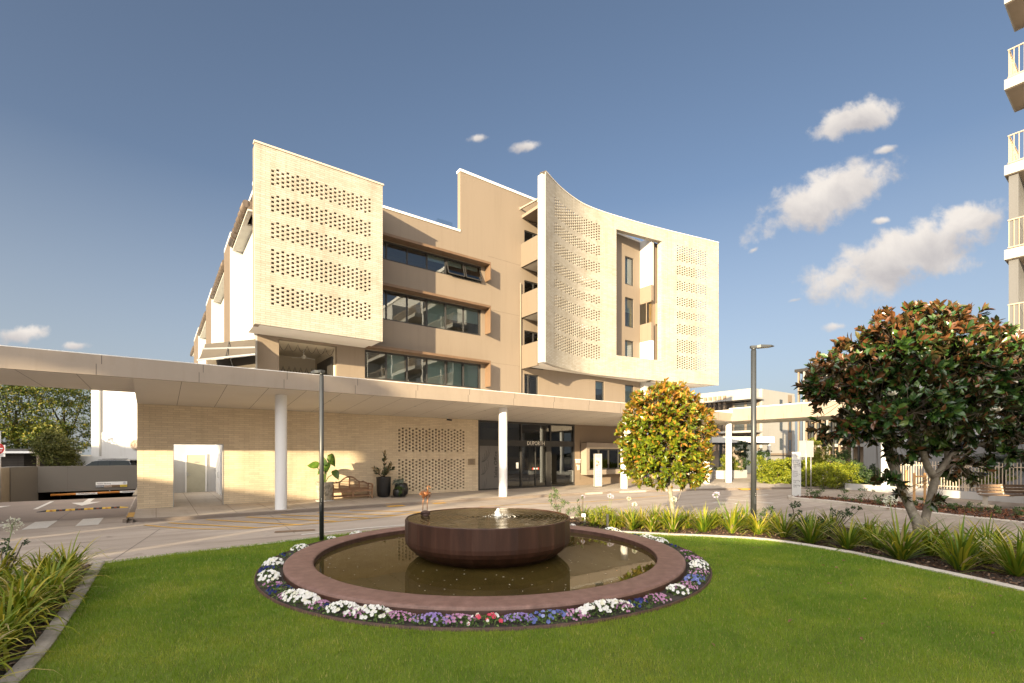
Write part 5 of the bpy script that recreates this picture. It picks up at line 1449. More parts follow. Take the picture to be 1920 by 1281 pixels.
lim = [([(AT(1261, Y), Y, .08), px3(1262, 965, Y), px3(1256, 915, Y), px3(1259, 890, Y), px3(1256, 850, Y), px3(1250, 790, Y)], [.10, .075, .07, .06, .045, .02]),
       ([px3(1256, 917, Y), px3(1240, 900, Y), px3(1222, 880, Y), px3(1205, 845, Y)], [.05, .04, .035, .015]),
       ([px3(1258, 892, Y), px3(1275, 860, Y, .2), px3(1300, 825, Y, .3)], [.045, .03, .012]), ([px3(1257, 880, Y), px3(1235, 840, Y, -.3), px3(1215, 790, Y, -.4)], [.04, .03, .012]),
       ([px3(1262, 955, Y), px3(1272, 935, Y), px3(1278, 920, Y)], [.012, .008, .004])]
def hue1(T, O):
    z = (T[:, 2] - 1.1) / 3.3; return np.clip(.03 + .50 * np.clip(z, 0, 1) ** 2.0 + .14 * (T[:, 0] > AT(1300, 14.4)), 0, .7)
broad_tree('magnolia_tree', 'round clipped magnolia with golden green and orange leaves, slim pale trunk beside the lamp post', (AT(1261, Y), Y, LZ), lim, el, 1500, 11, .165, .42, m_mag_gold, m_bark_pale, hue=hue1, flowers=[(*px3(1176, 815, 14.0), .16)], low=.9, gaps=16, gapr=.5)
# big dark magnolia on the right
Y = 11.8; k = Y / F; el = []
for (px, py, rx, ry, dz) in ((1735, 690, 120, 98, 0), (1625, 700, 85, 66, .3), (1850, 715, 95, 92, -.3), (1690, 770, 135, 62, -.5), (1815, 785, 120, 62, .4), (1575, 742, 52, 36, 0), (1740, 630, 92, 48, .2), (1660, 650, 70, 44, -.4), (1820, 650, 70, 52, .2), (1930, 745, 60, 70, 0), (1600, 795, 66, 40, .1), (1880, 790, 70, 46, -.6), (1545, 722, 40, 24, .1)):
    c = px3(px, py, Y, dz); el.append((*c, rx * k, min(rx, 110) * k * .9, ry * k))
for (px, py, r_) in ((1680, 845, 30), (1745, 842, 24), (1815, 875, 38), (1668, 900, 22), (1870, 850, 30), (1560, 700, 18), (1690, 925, 14), (1738, 938, 12), (1602, 642, 20), (1660, 600, 22), (1705, 585, 22), (1765, 582, 22), (1828, 588, 22), (1872, 625, 24), (1515, 715, 16), (1540, 690, 16), (1905, 655, 22)):
    el.append((*px3(px, py, Y, rng.uniform(-.3, .1)), r_ * k, r_ * k, r_ * k * .7))
lim = [([(AT(1727, Y), Y, .05), px3(1722, 985, Y), px3(1708, 955, Y), px3(1690, 915, Y), px3(1680, 880, Y), px3(1668, 840, Y), px3(1655, 790, Y), px3(1640, 720, Y)], [.16, .125, .10, .088, .08, .066, .05, .022]),
       ([(AT(1729, Y), Y, .1), px3(1733, 982, Y), px3(1742, 945, Y), px3(1752, 905, Y), px3(1752, 893, Y)], [.125, .095, .085, .09, .085]),
       ([px3(1752, 895, Y), px3(1738, 872, Y), px3(1730, 838, Y), px3(1728, 780, Y), px3(1745, 690, Y), px3(1740, 630, Y)], [.085, .075, .065, .055, .04, .015]),
       ([px3(1753, 895, Y), px3(1772, 870, Y), px3(1795, 845, Y), px3(1845, 825, Y, -.2), px3(1900, 790, Y, -.3)], [.08, .07, .06, .045, .015]),
       ([px3(1775, 866, Y), px3(1790, 830, Y, .2), px3(1812, 770, Y, .3), px3(1840, 690, Y, .3)], [.05, .045, .035, .012]),
       ([px3(1690, 915, Y), px3(1680, 850, Y, .3), px3(1690, 770, Y, .5), px3(1700, 690, Y, .4)], [.06, .05, .035, .012]),
       ([px3(1668, 838, Y), px3(1630, 800, Y), px3(1580, 765, Y)], [.05, .035, .012])]
def hue2(T, O):
    z = (T[:, 2] - 2.6) / 3.2; up = O[:, 2]
    return np.clip(.05 + .62 * np.clip(z, 0, 1) ** 2.0 * (up > .0) + .25 * (T[:, 0] < AT(1600, 11.8)), 0, .8)
broad_tree('magnolia_tree', 'large dark glossy magnolia with bronze shoots and forked pale trunk in the right bed', (AT(1727, Y), Y, LZ), lim, el, 2250, 11, .22, .44, m_mag_dark, m_bark_pale, hue=hue2, flowers=[(*px3(1673, 742, 10.6), .13), (*px3(1868, 772, 10.6), .14)], low=1.0, gaps=26, gapr=1.0)

m_fol = M_leaf('mixed green leaf', [(0, (.030, .052, .006)), (.5, (.080, .115, .010)), (.8, (.17, .18, .018)), (1, (.26, .20, .035))], None, .5, .4, .25)
m_fol_bright = M_leaf('yellow green leaf', [(0, (.08, .115, .008)), (.5, (.19, .24, .014)), (1, (.36, .35, .03))], None, .45, .4, .3)
m_fol_dark = M_leaf('deep green leaf', [(0, (.012, .030, .010)), (.6, (.030, .062, .016)), (1, (.07, .10, .03))], None, .5, .4, .15)
m_fol_mid = M_leaf('shrub leaf', [(0, (.03, .06, .015)), (.6, (.07, .12, .03)), (1, (.14, .19, .05))], None, .45, .4, .2)
def clump_leaves(ells, n, size, ratio=.45, per=60, jitter=.5):
    """leaf-sized faces on many small clumps spread over ellipsoids"""
    w = np.array([max(e[3], .05) * max(e[4], .05) * max(e[5], .05) for e in ells]) ** .7; w /= w.sum(); Ps = []; Ns = []
    for e, wk in zip(ells, w):
        m_ = max(1, int(n * wk / per)); d = rand_dirs(m_); rr = nr.uniform(.55, 1.02, (m_, 1)); C = np.array(e[:3]) + d * rr * np.array(e[3:6])
        rad = (e[3] * e[4] * e[5]) ** (1 / 3) * nr.uniform(.14, .34, m_)
        q = rand_dirs(m_ * per); Cp = np.repeat(C, per, 0); Rp = np.repeat(rad, per)[:, None] * nr.uniform(.5, 1.05, (m_ * per, 1))
        Ps.append(Cp + q * Rp * np.array([1, 1, .7])); Ns.append(unit(q + np.array([0, 0, .5])))
    P = np.concatenate(Ps); Nm = np.concatenate(Ns); m_ = len(P)
    D = unit(rand_dirs(m_) + Nm * .5 - np.array([0, 0, .2])); ln = size * nr.uniform(.6, 1.3, m_)
    return P, D, Nm + nr.normal(size=(m_, 3)) * jitter, ln, ln * ratio, nr.random(m_)
def leafy_tree(name, label, cat, base, height, ells, n, size, mat, bark=None, trunk_r=.2, group=None, forks=7):
    root = thing(name, label, cat, base, group=group)
    tk = MB(); b = Vector(base); c = Vector(ells[0][:3])
    top = Vector((c.x, c.y, c.z))
    limb(tk, [b, b.lerp(top, .4) + Vector((.1, 0, 0)), top], [trunk_r, trunk_r * .75, trunk_r * .35])
    for k in range(forks):
        e = ells[k % len(ells)]; t0 = b.lerp(top, rng.uniform(.35, .8)); q = Vector(e[:3]) + Vector((rng.uniform(-.6, .6) * e[3], rng.uniform(-.6, .6) * e[4], rng.uniform(-.2, .8) * e[5]))
        limb(tk, [t0, t0.lerp(q, .5) + Vector((0, 0, -.1 * e[5])), q], [trunk_r * .5, trunk_r * .3, trunk_r * .08], 6)
    tk.build('trunk', bark or m_bark, root)
    a = clump_leaves(ells, n, size); me = leaf_mesh('crown', *a[:5], a[5], .15, OFF[root.name]); link_mesh('crown', me, mat, root)
    return root
def shrub(name, label, cat, base, ells, n, size, mat, group=None, stems=5, stem_r=.012):
    root = thing(name, label, cat, base, group=group); b = Vector(base)
    st_ = MB()
    for k in range(stems):
        e = ells[k % len(ells)]; q = Vector(e[:3]) + Vector((rng.uniform(-.5, .5) * e[3], rng.uniform(-.5, .5) * e[4], rng.uniform(.0, .7) * e[5]))
        st_.tube([b, b.lerp(q, .5) + Vector((0, 0, .02)), q], [stem_r, stem_r * .8, stem_r * .4], 5)
    st_.build('stems', m_bark, root)
    a = clump_leaves(ells, n, size, .5, 24); me = leaf_mesh('foliage', *a[:5], a[5], .15, OFF[root.name]); link_mesh('foliage', me, mat, root); return root

# trees and bamboo at the far left
for i, (px, Y, z, rx, rz, lab) in enumerate(((30, 56, 7.2, 6.5, 5.0, 'broad green tree behind the dark garage at the far left'), (120, 60, 7.0, 5.5, 5.2, 'spreading brown green tree beside the white building wall'), (-120, 52, 8, 7, 6, 'tall bushy tree at the far left edge beyond the parking wall'))):
    x = AT(px, Y); es = [(x, Y, z, rx, 4, rz), (x - 2.5, Y - 1, z - 2.5, 3.2, 2.5, 2.0), (x + 2.4, Y - 1.5, z - 2.8, 3.0, 2.5, 2.0), (x, Y - 2, z + 1.5, 4, 3, 2.5), (x + 1, Y - 2, z - 4, 3.4, 2, 1.7)]
    leafy_tree('leafy_tree', lab, 'tree', (x, Y, 0), 10, es, 13000, .30, m_fol, m_bark, .3, 'trees behind the parking wall')
x = AT(108, 45); leafy_tree('bamboo', 'feathery olive bamboo clump in front of the white boundary wall', 'bamboo', (x, 45, 0), 4, [(x, 45, 2.5, 1.5, 1.2, 2.2), (x - .8, 45, 3.1, 1.2, 1, 1.3), (x + .5, 45, 1.6, 1.1, 1, 1.4)], 9000, .22, M_leaf('bamboo leaf', [(0, (.05, .06, .012)), (.6, (.10, .11, .022)), (1, (.17, .16, .045))], None, .5, .3, .3), m_bark, .06, forks=16)

# shrubs in the right bed
def sp(px, py, Y): return (AT(px, Y), Y, ZAT(py, Y))
Y = 15.6; shrub('shrub', 'loose green shrub at the back left end of the bed behind the fountain bowl', 'shrub', (AT(1050, Y), Y, LZ), [(*sp(1045, 938, Y), .33, .3, .38), (*sp(1062, 955, Y), .35, .3, .25), (*sp(1035, 925, Y), .18, .2, .2)], 900, .05, m_fol_mid)
Y = 15.2; shrub('shrub', 'thin upright shrub with sparse leaves beside the loose green shrub', 'shrub', (AT(1090, Y), Y, LZ), [(*sp(1085, 945, Y), .12, .12, .2), (*sp(1094, 935, Y), .07, .08, .2), (*sp(1080, 960, Y), .2, .2, .15)], 260, .05, m_fol_mid)
Y = 14.7; shrub('shrub', 'low yellow green shrub behind the small white spotlight', 'shrub', (AT(1128, Y), Y, LZ), [(*sp(1128, 962, Y), .40, .35, .26), (*sp(1150, 972, Y), .3, .3, .2)], 1500, .04, m_fol_bright)
Y = 12.9; shrub('shrub', 'dark sparse shrub with two upright shoots behind the lawn edging', 'shrub', (AT(1495, Y), Y, LZ), [(*sp(1490, 960, Y), .16, .16, .35), (*sp(1510, 985, Y), .35, .3, .22), (*sp(1482, 945, Y), .1, .1, .12)], 420, .065, m_fol_dark)
Y = 12.4; shrub('shrub', 'dark shrub with one long branch reaching right across the road kerb', 'shrub', (AT(1555, Y), Y, LZ), [(*sp(1575, 962, Y), .30, .25, .16), (*sp(1608, 955, Y), .2, .15, .08), (*sp(1550, 985, Y), .3, .25, .2)], 460, .065, m_fol_dark)
Y = 13.6; shrub('shrub', 'dark leafy shrub close beside the right lamp post base', 'shrub', (AT(1440, Y), Y, LZ), [(*sp(1443, 965, Y), .26, .25, .32), (*sp(1428, 980, Y), .2, .2, .2)], 520, .05, m_fol_dark)
Y = 7.9; shrub('shrub', 'dark bronze leafed shrub behind the white flower head in the left bed', 'shrub', (AT(5, Y), Y, LZ), [(*sp(18, 1035, Y), .18, .2, .14), (*sp(40, 1022, Y), .12, .12, .08), (*sp(-5, 1030, Y), .2, .2, .2)], 260, .06, m_fol_dark)
sproots = [(1522, 24.2, .34, .26), (1535, 23.6, .40, .28), (1583, 22.3, .42, .33), (1622, 21.4, .45, .36), (1655, 20.6, .32, .24), (1768, 19.0, .25, .18), (1793, 18.6, .24, .2), (1828, 18.2, .30, .24), (1865, 17.6, .24, .2), (1900, 17.0, .28, .2), (1720, 20.2, .3, .22)]
for i, (px, Y, w_, h_) in enumerate(sproots):
    x = AT(px, Y); shrub('small_shrub', f'small pale green shrub, {order[i]} from the left in the red mulch bed across the road', 'shrub', (x, Y, .11), [(x, Y, .11 + h_ * .8, w_, w_, h_)], 260, .07, m_fol_mid, 'young shrubs in the red mulch bed', 4, .008)

# hedges beyond the road
def hedge(name, label, x0, x1, y0, y1, z0, z1, n, size, mat, lumpy=.2, cat='hedge'):
    root = thing(name, label, cat, ((x0 + x1) / 2, (y0 + y1) / 2, z0)); es = []
    nx = max(2, int((x1 - x0) / .9)); ny = max(2, int((y1 - y0) / .9))
    for i in range(nx):
        for j in range(ny):
            h = (z1 - z0) * rng.uniform(1 - lumpy, 1.0); es.append((x0 + (x1 - x0) * (i + .5) / nx, y0 + (y1 - y0) * (j + .5) / ny, z0 + h * .5, (x1 - x0) / nx * .62, (y1 - y0) / ny * .62, h * .52))
    a = clump_leaves(es, n, size, .55, 40); me = leaf_mesh('foliage', *a[:5], a[5], .15, OFF[root.name]); link_mesh('foliage', me, mat, root)
    st_ = MB()
    for e in es: st_.tube([(e[0], e[1], z0 - .05), (e[0] + .05, e[1], e[2])], [.03, .015], 5)
    st_.build('stems', m_bark, root); return root
hedge('hedge', 'bright yellow green loose hedge left of the white sign totem', AT(1432, 38), AT(1512, 38), 36.5, 40, .1, 2.3, 13000, .13, m_fol_bright, .28)
hedge('hedge', 'clipped bright green hedge block right of the white sign totem', AT(1524, 31.5), AT(1602, 31.5), 30.5, 33, .05, 1.72, 15000, .09, m_fol_bright, .05)
hedge('hedge', 'low clipped yellow green hedge between totem and grey sign poles', AT(1498, 31.8), AT(1520, 31.8), 31.2, 33, .05, 1.35, 3000, .10, m_fol_bright, .1)
hedge('hedge', 'dark shaded hedge between the clipped hedge and the canopy column', AT(1606, 31), AT(1672, 31), 30.2, 32.5, .05, 1.55, 6000, .12, m_fol_dark, .25)
hedge('ground_cover', 'low bright ground cover spilling onto the paving before the loose hedge', AT(1428, 35.2), AT(1500, 35.2), 34.2, 36.2, .05, .62, 3500, .10, m_fol_bright, .3, 'ground cover')
Y = 44; x = AT(1535, Y); leafy_tree('leafy_tree', 'bright green shrub tree standing behind the back of the grey road sign', 'tree', (x, Y, 0), 3.5, [(x, Y, 2.6, 1.0, .9, 1.35), (x + .2, Y, 1.5, 1.1, 1, 1.0)], 5000, .14, m_fol_bright, m_bark, .06)
Y = 40; x = AT(1578, Y); leafy_tree('leafy_tree', 'mid green shrub tree left of the pale shaded wall behind the magnolia', 'tree', (x, Y, 0), 2.5, [(x, Y, 1.5, .8, .8, 1.2), (x + .9, Y, .9, .9, .8, .8)], 4200, .16, m_fol_mid, m_bark, .05)
Y = 33.5; hedge('hedge', 'yellow green shrubs growing behind the white picket fence', AT(1745, Y), AT(1840, Y), 31, 33.5, .2, 1.35, 4500, .13, m_fol_bright, .4)
# palms
def palm(name, label, base, h, nf, fl, mat, trunk=.07, up=.5):
    root = thing(name, label, 'palm', base); b = Vector(base); t = MB(); top = b + Vector((0, 0, h)); t.tube([b, b.lerp(top, .5), top], [trunk * 1.3, trunk, trunk], 8); t.build('trunk', m_bark, root)
    P = []; D = []; Nm = []; Ln = []; ribs = MB()
    for k in range(nf):
        az = 2.4 * k; e = up + rng.uniform(-.25, .45); p = top.copy(); pts = [p.copy()]; seg = 9
        for s_ in range(seg):
            d = Vector((math.cos(az) * math.cos(e), math.sin(az) * math.cos(e), math.sin(e))); p = p + d * (fl / seg); e -= .16; pts.append(p.copy())
            sd_ = Vector((-math.sin(az), math.cos(az), 0))
            for f_ in (0, .33, .66):
                q = p - d * (fl / seg) * f_
                for sg in (-1, 1):
                    P.append(tuple(q)); D.append(tuple(sd_ * sg * .9 + d * .75 + Vector((0, 0, .1)))); Nm.append((0, 0, 1)); Ln.append(fl * .30 * (1.05 - .8 * abs(s_ / seg - .4)))
        ribs.tube(pts, [.012] * len(pts), 4)
    ribs.build('frond_ribs', m_stalk, root)
    Ln = np.array(Ln); me = leaf_mesh('fronds', np.array(P), np.array(D), np.array(Nm, float), Ln, np.full(len(Ln), .03) + Ln * .03, nr.random(len(Ln)), .2, OFF[root.name]); link_mesh('fronds', me, mat, root); return root
q = B(3.0, 25.6, 4.9); palm('palm', 'small lit palm on the roof terrace at the corner under the brick box', tuple(q), .12, 15, .85, m_fol_bright, .04, .9)
q = B(.05, 27.2, 4.9); palm('palm', 'small palm on the roof terrace below the left end of the dark awning', tuple(q), .35, 14, .75, m_fol_bright, .04, .9)
Y = 27.5; palm('palm', 'dark feathery palm left of the right tower behind the fence', (AT(1880, Y), Y, 0), 1.7, 20, 1.5, m_fol_dark, .1, .6)
Y = 25.5; palm('palm', 'dark low palm behind the fence at the right photo edge', (AT(1925, Y), Y, 0), 1.3, 20, 1.4, m_fol_dark, .1, .6)
# yellow shrub on the lowest balcony
c = B(19.35, 22.95, 8.0); shrub('potted_shrub', 'yellow green conifer shrub on the lowest balcony beside the curved brick screen', 'shrub', tuple(c), [(c.x - .12, c.y - .1, 9.0, .30, .30, .75), (c.x - .1, c.y - .1, 9.7, .18, .18, .5)], 1500, .09, m_fol_bright)

# ------------------------------------------------------------------ street furniture
def lamp(label, x, y, z0, zt, r0, head, hl, steps=True):
    root = thing('street_lamp', label, 'lamp post', (x, y, z0)); p = MB()
    p.tube([(x, y, z0), (x, y, zt - .10)], [r0 * 1.06, r0], 20); p.build('pole', m_grey_metal, root)
    c = MB(); c.tube([(x, y, zt - .10), (x, y, zt - .005)], [r0 * .86, r0 * .86], 20); c.build('collar', m_grey_metal, root)
    h = MB(); d = Vector((head[0], head[1], 0)).normalized(); n = Vector((-d.y, d.x, 0)); o = Vector((x, y, zt))
    def q(a, b, c_): v = o + d * a + n * b + Vector((0, 0, c_)); return (v.x, v.y, v.z)
    w = .105
    top = [q(-r0 * 1.2, -w * .55, .035), q(r0, -w * .6, .035), q(.16, -w, .05), q(hl * .8, -w, .035), q(hl, -w * .35, .012), q(hl, w * .35, .012), q(hl * .8, w, .035), q(.16, w, .05), q(r0, w * .6, .035), q(-r0 * 1.2, w * .55, .035)]
    bot = [q(-r0 * 1.2, -w * .55, -.03), q(r0, -w * .6, -.03), q(.16, -w, -.03), q(hl * .8, -w, -.012), q(hl, -w * .35, .0), q(hl, w * .35, .0), q(hl * .8, w, -.012), q(.16, w, -.03), q(r0, w * .6, -.03), q(-r0 * 1.2, w * .55, -.03)]
    i = len(h.v); h.v += top + bot; h.face(range(i, i + 10)); h.face([i + 19 - k for k in range(10)])
    for k in range(10): h.face((i + k, i + 10 + k, i + 10 + (k + 1) % 10, i + (k + 1) % 10))
    h.build('lamp_head', m_grey_metal, root)
    gq = MB(); gq.poly([q(.2, -w * .75, -.0335), q(hl * .75, -w * .75, -.016), q(hl * .75, w * .75, -.016), q(.2, w * .75, -.0335)][::-1]); gq.build('lens', M('lamp lens', (.55, .52, .48), .3), root)
    d_ = MB(); d_.box(x - .02, x + .02, y - r0 * 1.06 - .004, y - r0 * .9, z0 + .75, z0 + .95); d_.build('access_door', m_grey_metal, root)
    s_ = MB()
    for zz in (1.05, 1.0): s_.sphere((x + .02, y - r0 * 1.03, z0 + zz), .012, 6, 4)
    s_.build('bolt', m_steel, root)
lamp('slim dark lamp post on the lawn left of the fountain', AT(603, 12.2), 12.2, LZ, ZAT(697, 12.2), .052, (-.75, .66), .46)
lamp('tall grey lamp post in the bed right of the golden magnolia', AT(1413, 13.9), 13.9, LZ, ZAT(651, 13.9), .072, (1, -.12), .55)

m_sign_white = M('sign white', (.50, .495, .48), .5)
def totem(label, x, y, z0, w, h, rot, d=.16, colour_patch=False):
    root = thing('sign_totem', label, 'sign', (x, y, z0), 'L', rot); p = MB(); p.box(-w / 2, w / 2, -d / 2, d / 2, .04, h); p.build('panel', m_sign_white, root)
    p = MB(); p.box(-w / 2 + .02, w / 2 - .02, -d / 2 + .02, d / 2 - .02, 0, .04); p.build('plinth', m_frame, root)
    p = MB(); p.box(-w / 2 - .004, -w / 2, -.03, .03, .04, h); p.build('side_stripe', m_joint, root)
    return root
t1 = totem('tall white sign totem with rows of dark names beside the red mulch bed', AT(1493, 24.6), 24.6, .06, .40, 2.3, R(-22))
tx = MB()
def rows(mb, items, y):
    for (txt, s_, x, z) in items: text_at(mb, txt, s_, (x, y, z), (1, 0, 0), (0, 0, 1), .002, 'LEFT')
rows(tx, [('Duporth', .078, -.15, 1.86), ('Francis', .078, -.15, 1.77), ('Magnolia', .078, -.15, 1.68), ('Sales Office', .078, -.15, 1.59), ('1-21', .068, -.15, 1.50),
          ('Taylor', .078, -.15, 1.32), ('Francis', .078, -.15, 1.23), ('Lounge', .078, -.15, 1.14), ('22-43', .068, -.15, 1.05), ('Duporth', .078, -.15, .86), ('3-46', .068, -.15, .77), ('Magnolia', .078, -.15, .62), ('44-94', .068, -.15, .53)], -.083)
tx.build('lettering', M('dark sign letters', (.02, .02, .022), .5), t1)
ar = MB()
for z in (1.72, 1.18, .82, .58): ar.bar((.10, -.083, z), (.15, -.083, z), .004, .012); ar.bar((.15, -.083, z), (.13, -.083, z + .02), .004, .01); ar.bar((.15, -.083, z), (.13, -.083, z - .02), .004, .01)
ar.build('arrow_mark', MATS['dark sign letters'], t1)
hdr = MB()
for z, a, b in ((2.15, -.08, .14), (2.06, -.03, .12)): hdr.box(a, b, -.0835, -.081, z - .02, z + .02)
hdr.build('header_mark', M('pale grey print', (.25, .23, .21), .6), t1)
q = B(23.0, 21.9, .115)
t2 = totem('white sign totem with small coloured notices standing before the bay window', q.x, q.y, .115, .55, 2.15, TH - .12)
for nm, c_, bx_ in (('orange_patch', (.65, .33, .08), (-.20, -.14, 1.62, 1.73)), ('yellow_patch', (.75, .58, .12), (-.12, -.07, 1.58, 1.70)), ('red_patch', (.62, .06, .05), (-.04, .04, 1.55, 1.66)), ('brown_photo', (.20, .10, .09), (-.20, -.07, 1.36, 1.47)), ('blue_patch', (.08, .24, .36), (-.14, -.09, 1.2, 1.31)), ('green_photo', (.42, .45, .28), (-.03, .10, 1.42, 1.52))):
    p = MB(); p.box(bx_[0], bx_[1], -.084, -.081, bx_[2], bx_[3]); p.build(nm, M(nm, c_, .6), t2)
p = MB()
for i in range(4):
    for j in range(2): p.box(-.2 + .22 * j, -.2 + .22 * j + .12, -.083, -.081, .98 - .16 * i, 1.0 - .16 * i)
p.box(-.2, .16, -.083, -.081, 2.0, 2.03); p.box(-.15, .1, -.083, -.081, 1.93, 1.95)
p.build('printed_line', MATS['pale grey print'], t2)

Y = 31.0; x = AT(1512, Y); sg = thing('road_sign', 'grey back of a large square road sign on two poles behind the totem', 'sign', (x, Y, 0))
p = MB(); p.box(AT(1499, Y), AT(1526, Y), Y + .03, Y + .035, ZAT(857, Y), ZAT(826.5, Y)); p.build('sign_plate', M('grey sign back', (.36, .35, .34), .5, metal=.3), sg)
for px in (1511.5, 1520.5):
    p = MB(); p.tube([(AT(px, Y), Y, 0), (AT(px, Y), Y, ZAT(824, Y) if px < 1515 else ZAT(856, Y))], .035, 10); p.build('pole', m_steel, sg)

# bench on the right
bx0, by0 = AT(1890, 20.2), 20.2
pb = thing('park_bench', 'slatted timber park bench with pale metal legs before the white fence', 'bench', (bx0, by0, .11), 'L', R(-8))
m_slat = M('weathered grey brown slat', (.24, .16, .105), .7, .25, 8, .25, 60)
for k in range(3):
    p = MB(); z = .50 + .13 * k; y_ = .20 + .05 * k; p.box(-1.0, 1.0, y_, y_ + .035, z, z + .105); p.build('back_slat', m_slat, pb)
for k in range(3):
    p = MB(); y_ = -.28 + .155 * k; p.box(-1.0, 1.0, y_, y_ + .14, .43, .465); p.build('seat_slat', m_slat, pb)
for x in (-.88, .0, .88):
    p = MB(); p.box(x - .035, x + .035, -.26, .2, .39, .428); p.bar((x, .17, .40), (x, .35, .87), .07, .04, (0, 1, 0))
    if x: p.box(x - .05, x + .05, -.12, .02, 0, .39); p.box(x - .09, x + .09, -.2, .1, 0, .015)
    p.build('leg_frame', M('pale grey bench metal', (.50, .46, .40), .6), pb)

# teak bench by the brick wall
BL = thing('garden_bench', 'ornate weathered teak garden bench with curved back against the brick wall', 'bench', tuple(B(7.53, 23.25, .12)), 'L', TH)
W2 = .93
def toprail(x):
    a = abs(x)
    if a < .40: return .86 + .22 * math.cos(a / .40 * math.pi / 2) ** .8
    if a < .55: return .86 - .05 * (a - .40) / .15
    if a < .70: return .81
    if a < .86: return .81 - .06 * (a - .70) / .16
    return .72
pr = MB(); xs = [(-W2 + .02) + (2 * W2 - .04) * i / 60 for i in range(61)]
for a, b in zip(xs[:-1], xs[1:]):
    za, zb = toprail(a), toprail(b); i = len(pr.v)
    for (x, z) in ((a, za), (b, zb)):
        for (yy, dz) in ((.24, -.075), (.28, -.075), (.30, 0), (.255, 0)): pr.v.append((x, yy, z + dz))
    for f_ in ((0, 4, 7, 3), (1, 2, 6, 5), (3, 7, 6, 2), (0, 1, 5, 4)): pr.face([i + k for k in f_])
pr.build('top_rail', m_wood, BL)
for sx in (-1, 1):
    p = MB(); p.lathe([(.001, 0), (.05, 0), (.055, .02), (.05, .045), (.001, .045)], (sx * .66, .25, .79), 14); p.build('scroll', m_wood, BL)
for k in range(7):
    z = .50 + .075 * k; hw = max([x for x in xs if toprail(abs(x)) - .09 > z and x > 0] + [0])
    if hw > .2:
        p = MB(); p.box(-hw, hw, .245, .265, z, z + .032); p.build('back_slat', m_wood, BL)
for x in (-.48, 0, .48):
    p = MB(); p.box(x - .03, x + .03, .235, .275, .44, toprail(x) - .076); p.build('back_post', m_wood, BL)
p = MB(); p.box(-W2, W2, .24, .28, .43, .49); p.build('back_rail', m_wood, BL)
for k in range(5):
    p = MB(); p.box(-W2 + .04, W2 - .04, -.28 + .105 * k, -.19 + .105 * k, .42, .445); p.build('seat_slat', m_wood, BL)
p = MB(); p.box(-W2, W2, -.30, -.265, .34, .415); p.build('front_rail', m_wood, BL)
p = MB(); p.box(-W2, W2, -.285, -.255, .12, .17); p.build('stretcher', m_wood, BL)
p = MB(); p.box(-W2, W2, .24, .27, .12, .17); p.build('stretcher', m_wood, BL)
for x in (-W2, 0, W2):
    p = MB(); p.box(x - .032, x + .032, -.312, -.25, 0 if x else .13, .66 if x else .34); p.build('front_leg', m_wood, BL)
for x in (-W2, W2):
    p = MB(); p.box(x - .032, x + .032, .24, .29, 0, .72); p.build('rear_leg', m_wood, BL)
    p = MB(); p.tube([(x, .26, .70), (x, 0, .70), (x, -.25, .69), (x, -.36, .66), (x, -.385, .61), (x, -.345, .58)], .032, 8); p.build('arm_rest', m_wood, BL)
    p = MB(); p.box(x - .015, x + .015, -.25, .24, .52, .56); p.box(x - .014, x + .014, -.251, .241, .12, .16); p.build('arm_slat', m_wood, BL)

# potted plants along the wall
m_speckle = M_stain('speckled stone pot', (.10, .085, .06), (.42, .37, .29), (.58, .52, .42), .85, vertical=False)
pp = B(6.25, 23.05, .12); pt = thing('potted_plant', 'speckled pale stone planter with large glossy elephant ear leaves beside the teak bench', 'potted plant', tuple(pp))
p = MB(); p.lathe([(.0, .0), (.30, .0), (.34, .35), (.39, .80), (.40, .86), (.36, .86), (.35, .80), (0, .80)], tuple(pp), 24); p.build('pot', m_speckle, pt)
p = MB(); p.lathe([(0, -.004), (.40, -.004), (.42, .02), (.31, .021)], tuple(pp), 24); p.build('saucer', m_white, pt)
m_big = M_leaf('elephant ear leaf', [(0, (.05, .12, .015)), (1, (.13, .22, .03))], None, .3, .6, .3)
LV = []; stm = MB()
for (dx, dz, L_, W_, d, nn) in ((-.42, 1.62, .52, .42, (-.9, -.1, .05), (0, -.75, .65)), (.30, 1.95, .62, .42, (.35, -.1, -.9), (-.35, -.9, .2)), (.02, 1.75, .50, .20, (-.35, 0, .95), (.3, -.9, .1)), (.48, 1.25, .50, .32, (.5, -.2, -.8), (.4, -.8, .3)), (.1, 1.62, .5, .36, (.2, -.5, -.75), (0, -.9, .4)), (-.1, 1.4, .42, .3, (-.5, -.4, -.5), (-.2, -.9, .5))):
    a = (pp.x + dx * U.x, pp.y + dx * U.y, pp.z + dz); LV.append((a, d, nn, L_, W_)); stm.tube([(pp.x, pp.y, pp.z + .78), (pp.x + dx * U.x * .35, pp.y + dx * U.y * .35, pp.z + .78 + (dz - .78) * .65), a], [.03, .022, .012], 7)
stm.build('stems', m_stalk, pt)
bm_ = MB()
